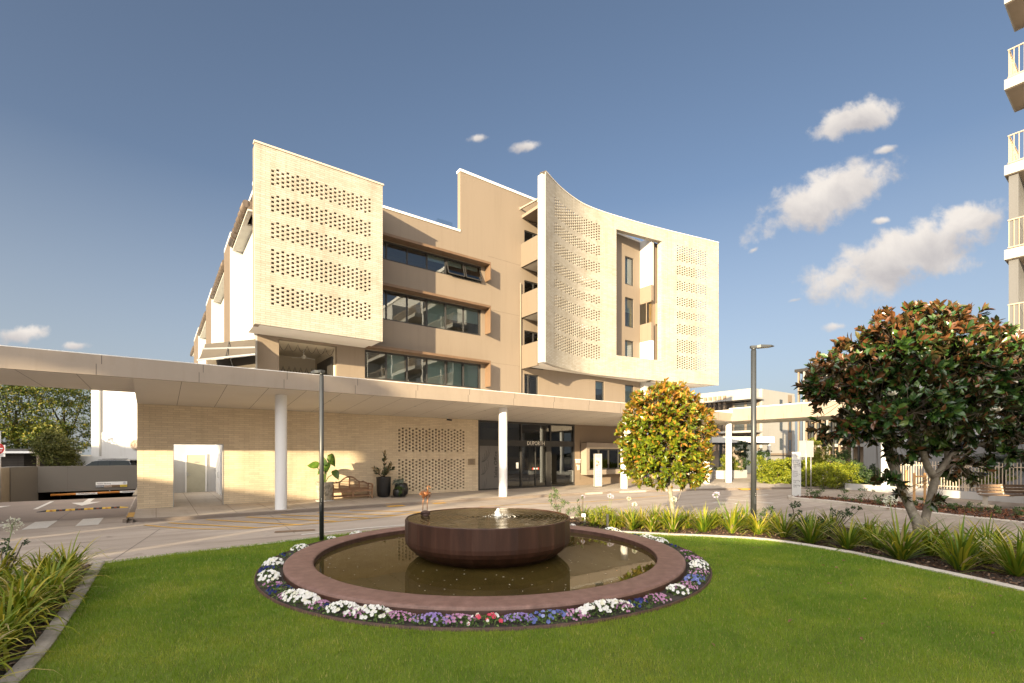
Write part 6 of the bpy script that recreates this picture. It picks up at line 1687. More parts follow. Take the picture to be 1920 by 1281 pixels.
for (a, d, nn, L_, W_) in LV:
    d = Vector(d).normalized(); s_ = d.cross(Vector(nn)).normalized(); u_ = s_.cross(d).normalized(); a = Vector(a)
    prof_ = [(-.25, 0), (-.30, .30), (-.12, .48), (.15, .52), (.42, .44), (.68, .26), (.86, .10), (1.0, 0)]
    i = len(bm_.v); bm_.v.append(tuple(a - d * L_ * .1))
    for (f_, w_) in prof_: bm_.v.append(tuple(a + d * L_ * (f_ - .1) * .8 + s_ * W_ * w_ + u_ * (.10 * W_ * w_ * 2 - .10 * L_ * max(0, f_) ** 2)))
    for (f_, w_) in prof_[1:-1]: bm_.v.append(tuple(a + d * L_ * (f_ - .1) * .8 - s_ * W_ * w_ + u_ * (.10 * W_ * w_ * 2 - .10 * L_ * max(0, f_) ** 2)))
    R_ = [i + 1 + k for k in range(8)]; Lf_ = [i + 1] + [i + 9 + k for k in range(6)] + [i + 8]
    ctr = [i] + [None] * 6
    for k in range(1, 7):
        f_ = prof_[k][0]; bm_.v.append(tuple(a + d * L_ * (f_ - .1) * .8 - u_ * .10 * L_ * max(0, f_) ** 2)); ctr[k] = len(bm_.v) - 1
    ctr.append(i + 8)
    for k in range(0, 7):
        c0, c1 = ctr[k] if k else i, ctr[k + 1]
        bm_.face([c0, c1, R_[k + 1], R_[k]] if c1 != R_[k + 1] else [c0, c1, R_[k]], None, True); bm_.face([c0, Lf_[k], Lf_[k + 1], c1] if c1 != Lf_[k + 1] else [c0, Lf_[k], c1], None, True)
me = bm_.mesh('leaves', OFF[pt.name]); at_ = me.attributes.new('rnd', 'FLOAT', 'FACE'); at_.data.foreach_set('value', nr.random(len(me.polygons)).astype(np.float32)); link_mesh('leaves', me, m_big, pt)
pp = B(9.15, 23.25, .12); pt = thing('potted_plant', 'tall black tapered pot with variegated rubber plant right of the teak bench', 'potted plant', tuple(pp))
p = MB(); p.lathe([(0, 0), (.22, 0), (.30, .06), (.34, .3), (.36, .95), (.37, 1.0), (.34, 1.0), (.33, .95), (0, .94)], tuple(pp), 28); p.build('pot', m_black_pot, pt)
tips = np.array([[pp.x + U.x * a + Nn.x * b, pp.y + U.y * a + Nn.y * b, pp.z + z] for a, b, z in [(rng.gauss(0, .20), rng.gauss(0, .15), rng.uniform(1.05, 1.45)) for _ in range(14)] + [(.02, 0, 1.65), (.03, 0, 1.85), (.05, 0, 2.05), (.06, 0, 2.2), (.32, 0, 1.55), (.40, -.1, 1.4), (-.42, 0, 1.3), (-.3, -.1, 1.35), (.38, 0, 1.62)]])
od = unit(tips - np.array([pp.x, pp.y, pp.z + .9]))
P, D, Nm, ln, wd = rosette(tips, od, 6, .24, .45, 1.0); me = leaf_mesh('leaves', P, D, Nm, ln, wd, nr.random(len(P)), .15, OFF[pt.name])
link_mesh('leaves', me, M_leaf('variegated leaf', [(0, (.030, .045, .018)), (.5, (.07, .075, .03)), (.7, (.38, .30, .16)), (1, (.30, .16, .08))], None, .35, .5, .1), pt)
p = MB()
for q in tips[::2]: p.tube([(pp.x, pp.y, pp.z + .93), tuple(q)], [.018, .006], 5)
p.build('stems', m_bark, pt)
pp = B(10.02, 23.1, .12); pt = thing('potted_plant', 'squat rounded black pot with grey green succulents before the perforated brick panel', 'potted plant', tuple(pp))
p = MB(); p.lathe([(0, 0), (.2, 0), (.32, .12), (.36, .35), (.30, .62), (.26, .66), (.23, .64), (.22, .6), (0, .6)], tuple(pp), 24); p.build('pot', m_black_pot, pt)
a = clump_leaves([(pp.x - .12, pp.y - .1, .12 + .70, .26, .2, .18)], 700, .10, .25, 20); me = leaf_mesh('leaves', *a[:5], a[5], .1, OFF[pt.name]); link_mesh('leaves', me, M_leaf('grey green leaf', [(0, (.10, .13, .10)), (1, (.26, .30, .23))], None, .6), pt)
p = MB()
for dx, dz in ((-.2, 1.05), (.1, 1.15)): p.tube([(pp.x, pp.y, .8), (pp.x + dx * .4, pp.y, .9), (pp.x + dx * .6, pp.y, .1 + dz)], [.008, .006, .006], 5)
p.build('flower_stem', m_stalk, pt)
pp = B(9.70, 22.72, .12); pt = thing('potted_plant', 'small black pot with trailing green plant on a saucer between the larger pots', 'potted plant', tuple(pp))
p = MB(); p.lathe([(0, .02), (.2, .02), (.27, .12), (.26, .36), (.22, .42), (.19, .4), (0, .38)], tuple(pp), 20); p.build('pot', m_black_pot, pt)
p = MB(); p.lathe([(0, .0), (.34, .0), (.36, .025), (.2, .026)], tuple(pp), 24); p.build('saucer', m_joint, pt)
a = clump_leaves([(pp.x + .05, pp.y - .05, .12 + .46, .2, .18, .12), (pp.x + .12, pp.y - .24, .12 + .28, .1, .08, .2)], 700, .06, .4, 20); me = leaf_mesh('leaves', *a[:5], a[5], .1, OFF[pt.name]); link_mesh('leaves', me, m_fol_mid, pt)

# garden lights and pegs in the bed behind the fountain
Y = 14.9; x = AT(1094, Y); sl_ = thing('garden_spotlight', 'small garden spotlight with pale square head on a black spike behind the fountain ring', 'light', (x, Y, LZ))
p = MB(); p.box(x - .055, x + .055, Y - .05, Y + .05, .34, .44); p.build('lamp_head', m_white, sl_); p = MB(); p.tube([(x + .02, Y, .34), (x + .045, Y - .02, .28), (x + .04, Y - .02, .22)], .018, 8); p.build('bracket', m_steel, sl_); p = MB(); p.box(x + .0, x + .07, Y - .03, Y + .02, LZ - .05, .24); p.build('spike', m_frame, sl_)
for i, px in enumerate((1139, 1176)):
    Y = 14.2; x = AT(px, Y); sl_ = thing('garden_spotlight', f'black bollard spike light {("left", "right")[i]} of the two framing a wire frame by the ring', 'light', (x, Y, LZ), group='pair of black spike lights')
    p = MB(); p.box(x - .03, x + .03, Y - .03, Y + .03, LZ - .05, LZ + .38); p.build('post', m_frame, sl_); p = MB(); p.box(x - .032, x + .032, Y - .032, Y + .032, LZ + .38, LZ + .41); p.build('cap', m_grey_metal, sl_)

# timber stake frames round young trees
for i, (pa, pb_, Y) in enumerate(((1714, 1734, 22.6), (1699, 1701.5, 26.5))):
    xa, xb = AT(pa, Y), AT(pb_, Y); st_ = thing('tree_stakes', ('pair of orange timber stakes joined by a crossbar in the red mulch', 'single pale timber stake left of the joined stakes')[i], 'stakes', ((xa + xb) / 2, Y, .1))
    m_st = M('raw timber', (.52, .30, .13), .75, .15, 4)
    for x in ((xa, xb) if i == 0 else (xa,)):
        p = MB(); p.box(x - .035, x + .035, Y - .035, Y + .035, 0, 1.38); p.build('stake', m_st, st_)
    if i == 0: p = MB(); p.box(xa - .05, xb + .05, Y - .06, Y - .036, 1.18, 1.25); p.build('crossbar', m_st, st_)

# fence on its low wall
fa_, fb_ = Vector((AT(1690, 27.6), 27.6, 0)), Vector((24.6, 17.5, 0)); fd = (fb_ - fa_).normalized(); ang = math.atan2(fd.y, fd.x)
m_pick = M('cream fence paint', (.66, .56, .44), .55)
lw2 = MB(); lw2.box(-3.5, 10.4, -.1, .12, 0, .38); lw2.build('low_wall', m_white_wall, None, tuple(fa_), 'L', ang, label='low white rendered wall under the picket fence', cat='wall')
fe = thing('picket_fence', 'cream metal picket fence with thin bars on the low white wall', 'fence', tuple(fa_), 'L', ang)
for z in (.55, 1.62):
    p = MB(); p.box(0, 10.3, -.012, .012, z, z + .045); p.build('rail', m_pick, fe)
pk = MB(); pk.box(-.016, .016, -.03, -.013, .42, 1.86); pk0 = pk.build('picket', m_pick, fe)
for k in range(1, 74):
    c = pk0.copy(); COL.objects.link(c); c.parent = fe; c.location = (.14 * k, 0, 0)
for xx in (3.2, 6.6):
    p = MB(); p.box(xx - .07, xx + .07, .015, .15, .38, 1.80); p.build('post', m_pick, fe)

# ------------------------------------------------------------------ left: parking wall, signs, car, far buildings
m_grey_wall = M('grey olive render', (.16, .145, .125), .75, .06, .5, .06, 60)
wl_ = MB(); wl_.box(-6.26, -.3, 44.0, 44.35, -.28, 1.43)
pw = thing('parking_wall', 'long grey rendered wall over the dark basement car park entrance', 'wall', (-3, 44, 0), 'B')
wl_.build('wall_beam', m_grey_wall, pw)
p = MB(); p.prism([(-6.263, 44.0), (-6.263, 44.35), (-7.7, 44.35), (-7.7, 42.6), (-7.25, 42.5)], -2.6, 1.44); p.build('angled_wall', m_grey_wall, pw)
p = MB(); p.box(-7.7, -7.3, 18, 42.497, -2.6, 1.43); p.build('side_retaining_wall', M('tan grey render', (.27, .225, .165), .75), pw)
p = MB(); p.box(-1.0, -.6, 32.4, 44, -2.6, .1); p.build('right_retaining_wall', m_grey_wall, pw)
p = MB(); p.poly([(-6.5, 58, -2.6), (-6.5, 58, .1), (-.8, 58, .1), (-.8, 58, -2.6)]); p.poly([(-6.5, 44.3, -2.6), (-6.5, 44.3, -.06), (-6.5, 58, -.06), (-6.5, 58, -2.6)]); p.poly([(-.8, 44.3, -2.6), (-.8, 58, -2.6), (-.8, 58, -.06), (-.8, 44.3, -.06)]); p.poly([(-6.5, 44.3, -.06), (-.8, 44.3, -.06), (-.8, 58, -.06), (-6.5, 58, -.06)])
p.build('basement', m_dark, pw)
p = MB()
for s in (-5.4, -4.2, -3.0, -1.8): p.box(s - .02, s + .02, 46, 46.05, -2.5, -.1)
p.build('roller_gate_bar', M('dark bronze bar', (.05, .035, .025), .6), pw)
jn = MB(); jn.box(-4.81, -4.80, 43.995, 44.0, -.28, 1.43); jn.build('wall_joint', m_joint, pw)
vs = thing('visitor_sign', 'white visitor parking sign with four coloured name plates on the grey wall', 'sign', (-2.4, 44, .3), 'B')
V0, V1 = -3.36, -1.66; zt = .08
p = MB(); p.box(V0, V1, 43.95, 43.995, zt, zt + .22); p.build('white_board', m_white, vs)
for i, (c_, w_) in enumerate((((.10, .11, .13), .26), ((.42, .33, .26), .24), ((.22, .14, .07), .27), ((.70, .52, .06), .23))):
    a = V0 + (V1 - V0) * (0, .26, .50, .77)[i]; b = a + (V1 - V0) * w_ - .006
    p = MB(); p.box(a, b, 43.95, 43.994, zt - .16, zt - .004); p.build('name_plate', M('name plate %d' % i, c_, .5), vs)
    p = MB(); text_at(p, ('Duporth', 'Francis', 'Magnolia', 'Taylor')[i], .115, ((a + b) / 2, 43.945, zt - .085), (1, 0, 0), (0, 0, 1), .002); p.build('plate_lettering', (m_white, m_joint, m_joint, m_joint)[i], vs)
p = MB(); text_at(p, 'Visitor Parking', .125, (V0 + .06, 43.945, zt + .105), (1, 0, 0), (0, 0, 1), .002, 'LEFT'); p.build('lettering', m_joint, vs)
p = MB(); p.tube([(V1 - .14 + .075 * math.cos(a), 43.945, zt + .11 + .075 * math.sin(a)) for a in [k * math.pi / 8 for k in range(17)]], .008, 5, False); text_at(p, 'P', .11, (V1 - .14, 43.944, zt + .108), (1, 0, 0), (0, 0, 1), .002); p.build('parking_symbol', M('navy sign print', (.06, .09, .22), .5), vs)
cb = thing('clearance_bar', 'hanging orange clearance bar with white lettered panels over the basement ramp', 'bar', (-3.2, 43.6, -.4), 'B')
m_or = M('orange bar paint', (.52, .20, .035), .5)
p = MB(); p.tube([(-5.6, 43.7, -.47), (-.75, 43.7, -.40)], .075, 10); p.build('bar', m_or, cb)
for s in (-4.35, -2.05):
    zc = -.47 + (s + .55 + 5.6) / 4.85 * .07
    p = MB(); p.box(s, s + 1.1, 43.61, 43.623, zc - .065, zc + .065); po = p.build('white_panel', m_white, cb); p = MB(); text_at(p, 'CLEARANCE 2.200', .115, (s + .55, 43.605, zc), (1, 0, 0), (0, 0, 1), .002, sx=.92); p.build('lettering', m_joint, po)
for s in (-2.6, -1.1):
    p = MB(); p.tube([(s, 43.7, -.42), (s, 43.7, -.28)], .012, 6); p.sphere((s, 43.66, -.34), .04, 8, 6); p.build('hanger', m_steel, cb)
sbp = thing('speed_bump', 'black and yellow rubber speed bump across the driveway', 'speed bump', (-2.4, 26.2, 0), 'B')
m_rub = M('black rubber', (.03, .027, .025), .7); m_yrub = M('yellow rubber', (.62, .40, .04), .6)
for k in range(10):
    s0 = -3.75 + .28 * k; p = MB(); i0 = len(p.v)
    e0 = .0 if k else .12; e1 = 0 if k < 9 else .12
    for (s, e) in ((s0, e0), (s0 + .278, e1)):
        zz = .062 * (1 if not e else .15)
        for (dt, z) in ((-.17, .006), (-.10, zz * .85), (-.04, zz), (.04, zz), (.10, zz * .85), (.17, .006)): p.v.append((s, 26.2 + dt, z))
    for j in range(5): p.face((i0 + j, i0 + 6 + j, i0 + 7 + j, i0 + 1 + j))
    p.face([i0 + j for j in range(6)]); p.face([i0 + 11 - j for j in range(6)])
    so_ = p.build('yellow_segment' if k % 2 == 1 else 'black_segment', m_yrub if k % 2 == 1 else m_rub, sbp)
    if 0 < k < 9:
        p = MB(); p.box(s0 + .10, s0 + .18, 26.03, 26.09, .035, .055); p.build('reflector', M('amber reflector', (.55, .12, .03), .3), so_)
# no entry sign
Y = 24.0; x = AT(-1.5, Y); ne = thing('no_entry_sign', 'red and white no entry sign on a grey pole at the far left edge', 'sign', (x, Y, 0))
p = MB(); p.tube([(x, Y + .05, 0), (x, Y + .05, ZAT(808, Y))], .03, 10); p.build('pole', m_steel, ne)
za, zb, zc_ = ZAT(856.5, Y), ZAT(847.5, Y), ZAT(834.5, Y); wq = .29
p = MB(); p.box(x - wq, x + wq, Y, Y + .01, zb - .09, zc_); p.build('sign_plate', m_white, ne)
p = MB(); zz = ZAT(841.3, Y); p.tube([(x, Y - .004, zz), (x, Y - .001, zz)], .255, 28); p.build('red_disc', M('sign red', (.50, .025, .02), .45), ne)
p = MB(); p.box(x - .19, x + .19, Y - .0075, Y - .0045, zz - .03, zz + .03); text_at(p, 'NO', .10, (x, Y - .006, zz + .12), (1, 0, 0), (0, 0, 1), .002); text_at(p, 'ENTRY', .10, (x, Y - .006, zz - .12), (1, 0, 0), (0, 0, 1), .002); p.build('white_bar', m_white, ne)
p = MB(); p.box(x - wq, x + wq, Y, Y + .01, za, zb - .11); pl_ = p.build('lower_plate', m_white, ne)
p = MB()
for k in range(3): p.box(x - .2, x + .22 - .05 * k, Y - .003, Y - .0005, za + .03 + .05 * k, za + .05 + .05 * k)
p.build('printed_line', m_joint, pl_)
# parked car behind the wall
cy = 43.2; c0 = AT(160, cy); cl = AT(255, cy) - c0 + .3
car = thing('parked_car', 'dark blue grey station wagon with roof rails behind the parking wall', 'car', (c0 + cl / 2, cy, 0), 'L', 0)
m_car = M('dark car paint', (.035, .042, .05), .25, .05, 2, coat=.8); m_cg = M('car glass', (.05, .058, .062), .08, .05, 1, spec=.7)
hl_ = cl / 2
prof = [(-hl_, .55), (-hl_ + .05, .85), (-hl_ + .9, 1.0), (-hl_ + 1.1, 1.08)]
side = [(-hl_, .45), (-hl_, .72), (-hl_ + .12, .9), (-hl_ + 1.0, 1.06), (-hl_ + 1.05, 1.07), (hl_ - .12, 1.08), (hl_, .9), (hl_, .45)]
p = MB(); i0 = 0
def extr(mb, pf, y0, y1):
    i = len(mb.v); n = len(pf); mb.v += [(a, y0, b) for a, b in pf] + [(a, y1, b) for a, b in pf]
    mb.face([i + k for k in range(n)]); mb.face([i + 2 * n - 1 - k for k in range(n)])
    for k in range(n): mb.face([i + k, i + n + k, i + n + (k + 1) % n, i + (k + 1) % n])
extr(p, side, -.9, .9); p.build('body', m_car, car, bevel=.05)
zr = ZAT(862.3, cy)
cab = [(-hl_ + .35, 1.05), (-hl_ + .75, 1.32), (-hl_ + 1.1, 1.50), (-hl_ + 1.45, zr - .08), (-hl_ + 1.9, zr - .02), (-hl_ + 2.6, zr), (hl_ - .75, zr - .01), (hl_ - .35, zr - .05), (hl_ - .05, 1.1)]
p = MB(); extr(p, cab, -.74, .74); p.build('cabin', m_car, car, bevel=.04)
for a, b, c_, d in ((-hl_ + .85, -hl_ + 1.7, 1.18, zr - .14), (-hl_ + 1.8, -hl_ + 2.75, 1.18, zr - .1), (-hl_ + 2.85, hl_ - .45, 1.18, zr - .12)):
    p = MB(); sl0 = .38 if a < -hl_ + 1 else 0
    p.poly([(a, -.743, c_), (b, -.743, c_), (b, -.743, d), (a + sl0 + (.1 if not sl0 else 0), -.743, d)]); p.build('side_window', m_cg, car)
p = MB(); p.box(-hl_ + 1.7, hl_ - .6, -.68, -.64, zr + .03, zr + .06); p.build('roof_rail', m_frame, car); p = MB(); p.box(-hl_ + 1.7, hl_ - .6, .64, .68, zr + .03, zr + .06); p.build('roof_rail', m_frame, car)
for xx in (-hl_ + 2.15, -hl_ + 3.2):
    p = MB(); p.box(xx - .05, xx + .05, -.7, .7, zr + .061, zr + .10); p.build('cross_bar', m_frame, car)
p = MB(); p.box(hl_ - .35, hl_ - .02, -.65, .65, zr - .06, zr - .02); p.build('rear_spoiler', m_car, car)
for xx in (-hl_ + .85, hl_ - .85):
    for yy in (-.82, .82):
        p = MB(); p.tube([(xx, yy - .1, .33), (xx, yy + .1, .33)], .33, 20); wo = p.build('wheel', m_rub, car); p = MB(); s_ = -1 if yy < 0 else 1; p.tube([(xx, yy + s_ * .1, .33), (xx, yy + s_ * .105, .33)], .2, 16); p.build('rim', m_steel, wo)
# white building and walls at the left
wb = thing('white_building', 'tall plain white rendered building at the left behind the car', 'building', (AT(215, 52), 52, 0))
p = MB(); p.box(AT(171, 51), AT(300, 51), 51, 64, 0, 12); p.build('wall', m_white_wall, wb)
p = MB(); p.box(AT(181, 51), AT(190.5, 51), 50.7, 50.997, 0, 9); p.build('pilaster', m_white_wall, wb)
p = MB(); p.box(AT(190.8, 49), AT(300, 49), 49.0, 50.99, 0, ZAT(811, 49)); p.build('low_wing', m_white_wall, wb)
p = MB(); p.tube([(AT(252.5, 48.8), 48.97, ZAT(833.5, 48.8)), (AT(252.5, 48.8), 48.85, ZAT(833.5, 48.8))], .52, 28); ro = p.build('round_plaque', M('stone relief', (.36, .28, .22), .85, .2, 4, .2, 20, .5, 8), wb)
p = MB(); p.tube([(AT(252.5, 48.8) + .36 * math.cos(k * math.pi / 12), 48.84, ZAT(833.5, 48.8) + .36 * math.sin(k * math.pi / 12)) for k in range(25)], .035, 6, False)
for k in range(6): p.bar((AT(252.5, 48.8), 48.84, ZAT(833.5, 48.8)), (AT(252.5, 48.8) + .34 * math.cos(k * 1.047), 48.84, ZAT(833.5, 48.8) + .34 * math.sin(k * 1.047)), .04, .03)
p.build('relief_ring', MATS['stone relief'], ro)
p = MB(); p.box(AT(125, 46.5), AT(300, 46.5), 46.5, 46.8, 0, ZAT(855.5, 46.5)); p.build('boundary_wall', m_white_wall, None, (AT(200, 46.5), 46.5, 0), 'W', label='low white boundary wall behind the parked car', cat='wall')
sh = thing('garage', 'low dark clad garage with flat roof and white fascia left of the bamboo', 'garage', (AT(40, 47), 47, 0))
m_clad = M_brick('dark cladding', (.045, .038, .033), (.04, .034, .03), (.015, .012, .01), .1, 8, .16, .015, 0, .4)
zf0, zf1, zr1 = ZAT(850, 46.3), ZAT(846, 46.3), ZAT(841.5, 46.3)
p = MB(); p.box(AT(-160, 47), AT(45, 47), 47, 51, 0, zf0); p.build('wall', m_clad, sh)
p = MB(); p.box(AT(-160, 46.3), AT(55, 46.3), 46.3, 52, zf0 + .002, zf1); p.build('white_fascia', m_white, sh)
p = MB(); p.box(AT(-160, 46.4), AT(52, 46.4), 46.4, 52, zf1 + .002, zr1); p.build('roof', M('dark roof sheet', (.08, .075, .07), .5), sh)
p = MB(); p.poly([(AT(45, 47), 47, zf0 + .3), (AT(100, 47), 47, zf0 - .1), (AT(100, 51), 51, zf0 - .1), (AT(45, 51), 51, zf0 + .3)]); p.poly([(AT(45, 51), 51, 0), (AT(105, 51), 51, 0), (AT(105, 51), 51, zf0), (AT(45, 51), 51, zf0)]); p.build('carport', m_dark, sh)
p = MB(); p.box(AT(68.5, 47), AT(72, 47), 47, 47.15, 0, zf0); p.build('post', m_tan2, sh)

# dark awnings on the roof terrace
m_awn = M('charcoal awning fabric', (.075, .062, .048), .85, .08, 2)
def awning(label, pts, thick=.02):
    root = thing('awning', label, 'awning', pts[0], group='awnings on the roof terrace'); m_ = MB(); a, b, c_, d = [Vector(p) for p in pts]; nz = Vector((0, 0, -thick))
    for i in range(6):
        f0, f1 = i / 6, (i + 1) / 6; sag = lambda f: Vector((0, 0, -.12 * math.sin(math.pi * f)))
        q = [a.lerp(d, f0) + sag(f0), b.lerp(c_, f0) + sag(f0), b.lerp(c_, f1) + sag(f1), a.lerp(d, f1) + sag(f1)]
        m_.poly(q); m_.poly([v + nz for v in q][::-1])
    m_.build('fabric', m_awn, root); r_ = MB(); r_.bar(d + Vector((0, 0, -.03)), c_ + Vector((0, 0, -.03)), .05, .07); r_.build('front_rail', m_frame if False else m_steel, root)
    r_ = MB(); r_.bar(a.lerp(b, .5), d.lerp(c_, .5) + Vector((0, 0, -.06)), .03, .03); r_.build('folding_arm', m_frame, root)
def p3(px, py, Y): return (AT(px, Y), Y, ZAT(py, Y))
awning('upper dark fabric awning above the roof terrace left of the brick box', [p3(384, 645, 23.5), p3(479, 636, 21.3), p3(479, 650, 20.6), p3(380, 653, 22.3)])
awning('middle dark fabric awning panel sloping down over the roof terrace', [p3(380, 655, 22.3), p3(479, 651, 20.6), p3(479, 663, 19.9), p3(370, 674, 21.2)])
awning('lower dark awning in the shade under the other two panels', [p3(388, 676, 23), p3(479, 667, 21.2), p3(479, 690, 20.6), p3(400, 692, 22)])

# ------------------------------------------------------------------ right: apartment tower, far blocks, pavilion, café
m_rail = M('bronze rail', (.42, .33, .24), .5)
m_blade = M('shade darkened render', (.12, .12, .125), .75, .04, .5, streak=True)  # grey wall with shade put into its colour
m_far = M('cream render', (.34, .33, .31), .75, .05, .5, streak=True)
m_grey_pan = M('grey render', (.27, .27, .275), .75, .04, .5, streak=True)
tw = thing('apartment_tower', 'tall white apartment tower with stacked balconies and bronze railings at the right edge', 'building', (28, 0, 0), 'B')
TS, TT = 25.1, 3.6
p = MB(); p.box(TS + 1.9, TS + 16, -46, 3.2, 0, 23.5); p.build('wall', m_white_wall, tw)
p = MB(); p.box(TS + .12, TS + 1.897, 3.25, 3.5, 3.52, 12.49); p.build('end_blade_wall', m_blade, tw)
p = MB(); p.box(TS + 1.7, TS + 16.2, -46.2, 3.3, 23.5, 23.9); p.build('roof_slab', m_white, tw)
zs = [3.15, 6.30, 9.40, 12.50, 15.65, 18.8]
bays = [(TT, -3.4), (-5.6, -12.6), (-14.8, -21.8), (-24.0, -31.0), (-33.2, -40.2)]
pk = None
for bi, (ta, tb) in enumerate(bays):
    for zi, z in enumerate(zs):
        p = MB(); p.box(TS, TS + 2.0, tb, ta, z, z + .36); so_ = p.build('balcony_slab', m_far, tw)
        p = MB(); p.box(TS + .05, TS + 1.9, tb + .05, ta - .05, z - .02, z - .002); p.box(TS + .5, TS + .62, tb + .6, ta - .7, z - .05, z - .021); p.build('slab_soffit', m_tan if zi else m_soffit, so_)
        r_ = MB()
        r_.box(TS + .08, TS + .13, tb + .1, ta - .08, z + 1.42, z + 1.46); r_.box(TS + .13, TS + 1.9, ta - .13, ta - .08, z + 1.42, z + 1.46); r_.box(TS + .085, TS + .125, tb + .1, ta - .08, z + .42, z + .46); r_.box(TS + .125, TS + 1.9, ta - .125, ta - .085, z + .42, z + .46)
        step = .13 if bi < 2 else .26
        n = int((ta - .1 - tb - .1) / step)
        for k in range(n): r_.box(TS + .09, TS + .12, ta - .1 - step * k - .02, ta - .1 - step * k, z + .46, z + 1.42)
        for k in range(1, 13): r_.box(TS + .12 + .14 * k, TS + .14 + .14 * k, ta - .12, ta - .09, z + .46, z + 1.42)
        r_.build('railing', m_rail, so_)
        w_ = MB(); w_.box(TS + 1.86, TS + 1.898, tb + 1.0, ta - 2.4, z + .4, z + 2.7); w_.build('balcony_window', M('dark glazing', (.05, .055, .06), .05, .05, 1, spec=.9), so_)
    p = MB(); p.box(TS + .1, TS + 1.9, tb - .5, tb - .25, 3.5, 22); p.build('party_wall', m_white_wall, tw)
p = MB(); p.box(TS + 1.2, TS + 1.9, -46, 3.2, .05, .6); p.build('plinth', m_white_wall, tw)

def far_windows(mbw, rects, face, c, d=.06):
    for (a0, a1, z0, z1) in rects:
        if face == 's': mbw.box(c - .02, c + d, a0, a1, z0, z1)
        else: mbw.box(a0, a1, c - .02, c + d, z0, z1)
m_farglass = M('far window glass', (.06, .07, .075), .06, .1, 1, spec=.9)
fw_ = thing('apartment_block', 'white four storey apartment block with balconies far behind the lamp post', 'building', (74, 38, 0), 'B')
CS, CT, CZ = 69.8, 35.6, 11.8
p = MB(); p.box(CS + 2.2, CS + 12.6, CT, CT + 14, 0, CZ); p.build('wall', m_far, fw_)
p = MB(); p.box(CS + 12.6, CS + 15.5, CT + 1.2, CT + 14, 0, CZ - .2); p.build('side_wing', m_far, fw_)
p = MB(); p.box(CS + 2.0, CS + 2.195, CT + .4, CT + 9.5, 0, CZ - 1.6); p.build('balcony_back', m_tan, fw_)
p = MB(); p.box(CS - .3, CS + 2.19, CT - .3, CT + 9.5, CZ - 1.6, CZ - 1.35); p.build('balcony_roof', m_far, fw_)
p = MB(); p.box(CS + .6, CS + 2.19, CT + .5, CT + 9, CZ - 1.34, CZ + .05); p.build('roof_parapet', m_far, fw_)
for i in range(3):
    z = 1.3 + 3.0 * i + 1.2
    if i: 
        p = MB(); p.box(CS, CS + 2.19, CT, CT + 9.2, z - .15, z + .15); so_ = p.build('balcony_slab', m_far, fw_)
        r_ = MB()
        for k in range(46): r_.box(CS + .03, CS + .06, CT + .1 + .2 * k, CT + .14 + .2 * k, z + .15, z + 1.2)
        r_.box(CS + .02, CS + .07, CT + .05, CT + 9.2, z + 1.2, z + 1.25); r_.build('railing', m_frame, so_)
    for (a, b) in ((.7, 2.2), (2.6, 4.1)):
        p = MB(); p.box(CS + 1.96, CS + 1.999, CT + a, CT + b, z + .2, z + 2.5); p.build('window', m_farglass, fw_)
    for k in range(5):
        p = MB(); p.box(CS + .2, CS + .5, CT + 4.6 + .8 * k, CT + 5.0 + .8 * k, z + .16, z + 2.6); p.build('screen_louvre', m_tan2, fw_)
    for (a, b) in ((5.4, 6.3),):
        p = MB(); p.box(CS + 2.2 + a - .02, CS + 2.2 + b, CT - .02, CT + .1, z + .3, z + 2.1); p.build('window', m_farglass, fw_)
    p = MB(); p.box(CS + 10.6, CS + 11.4, CT - .02, CT + .1, z + .1, z + 1.9); p.build('window', m_farglass, fw_)
p = MB(); p.box(CS + 10.3, CS + 11.7, CT - .012, CT, .2, CZ - .3); p.build('tan_strip', m_tan2, fw_)
p = MB(); p.box(CS + .1, CS + 12.6, CT - .3, CT - .02, 2.0, 2.3); p.build('ledge', m_tan2, fw_)

fb2 = thing('apartment_block', 'apartment block with dark vertical fins and white walls behind the large magnolia', 'building', (58, 12, 0), 'B')
QS = 55.5
p = MB(); p.box(QS, QS + 14, -8, 16.2, 0, 11.4); p.build('white_wall', m_white_wall, fb2)
p = MB(); p.box(QS + 1.0, QS + 14, 16.203, 23.6, 0, 11.0); p.build('recessed_wall', m_tan2, fb2)
for i in range(3):
    z = 3.1 + 2.9 * i; p = MB(); p.box(QS + .1, QS + .997, 16.3, 23.6, z - .15, z + .15); p.build('balcony_slab', m_far, fb2)
    p = MB(); p.box(QS + .95, QS + .998, 17, 19.5, z + .16, z + 2.4); p.build('window', m_farglass, fb2); p = MB(); p.box(QS + .95, QS + .998, 20, 23, z + .16, z + 2.4); p.build('window', m_farglass, fb2)
p = MB(); p.box(QS - .2, QS + 14, 16.1, 23.9, 11.0, 11.3); p.build('roof_slab', m_frame, fb2)
for k in range(13):
    t = 23.55 - .55 * k; p = MB(); p.box(QS - .12, QS + .12, t - .07, t + .07, 0, 10.99); p.build('fin', (m_tan2, m_far, m_frame, m_tan2)[k % 4], fb2)
for t in (2, 6.5, 11):
    for i in range(3):
        p = MB(); p.box(QS - .02, QS + .1, t, t + 1.6, 1 + 3.2 * i, 3 + 3.2 * i); p.build('window', m_farglass, fb2)
p = MB(); p.box(QS - 6.5, QS - .003, 5, 15.6, 0, 3.2); p.build('low_wing', m_grey_pan, fb2)

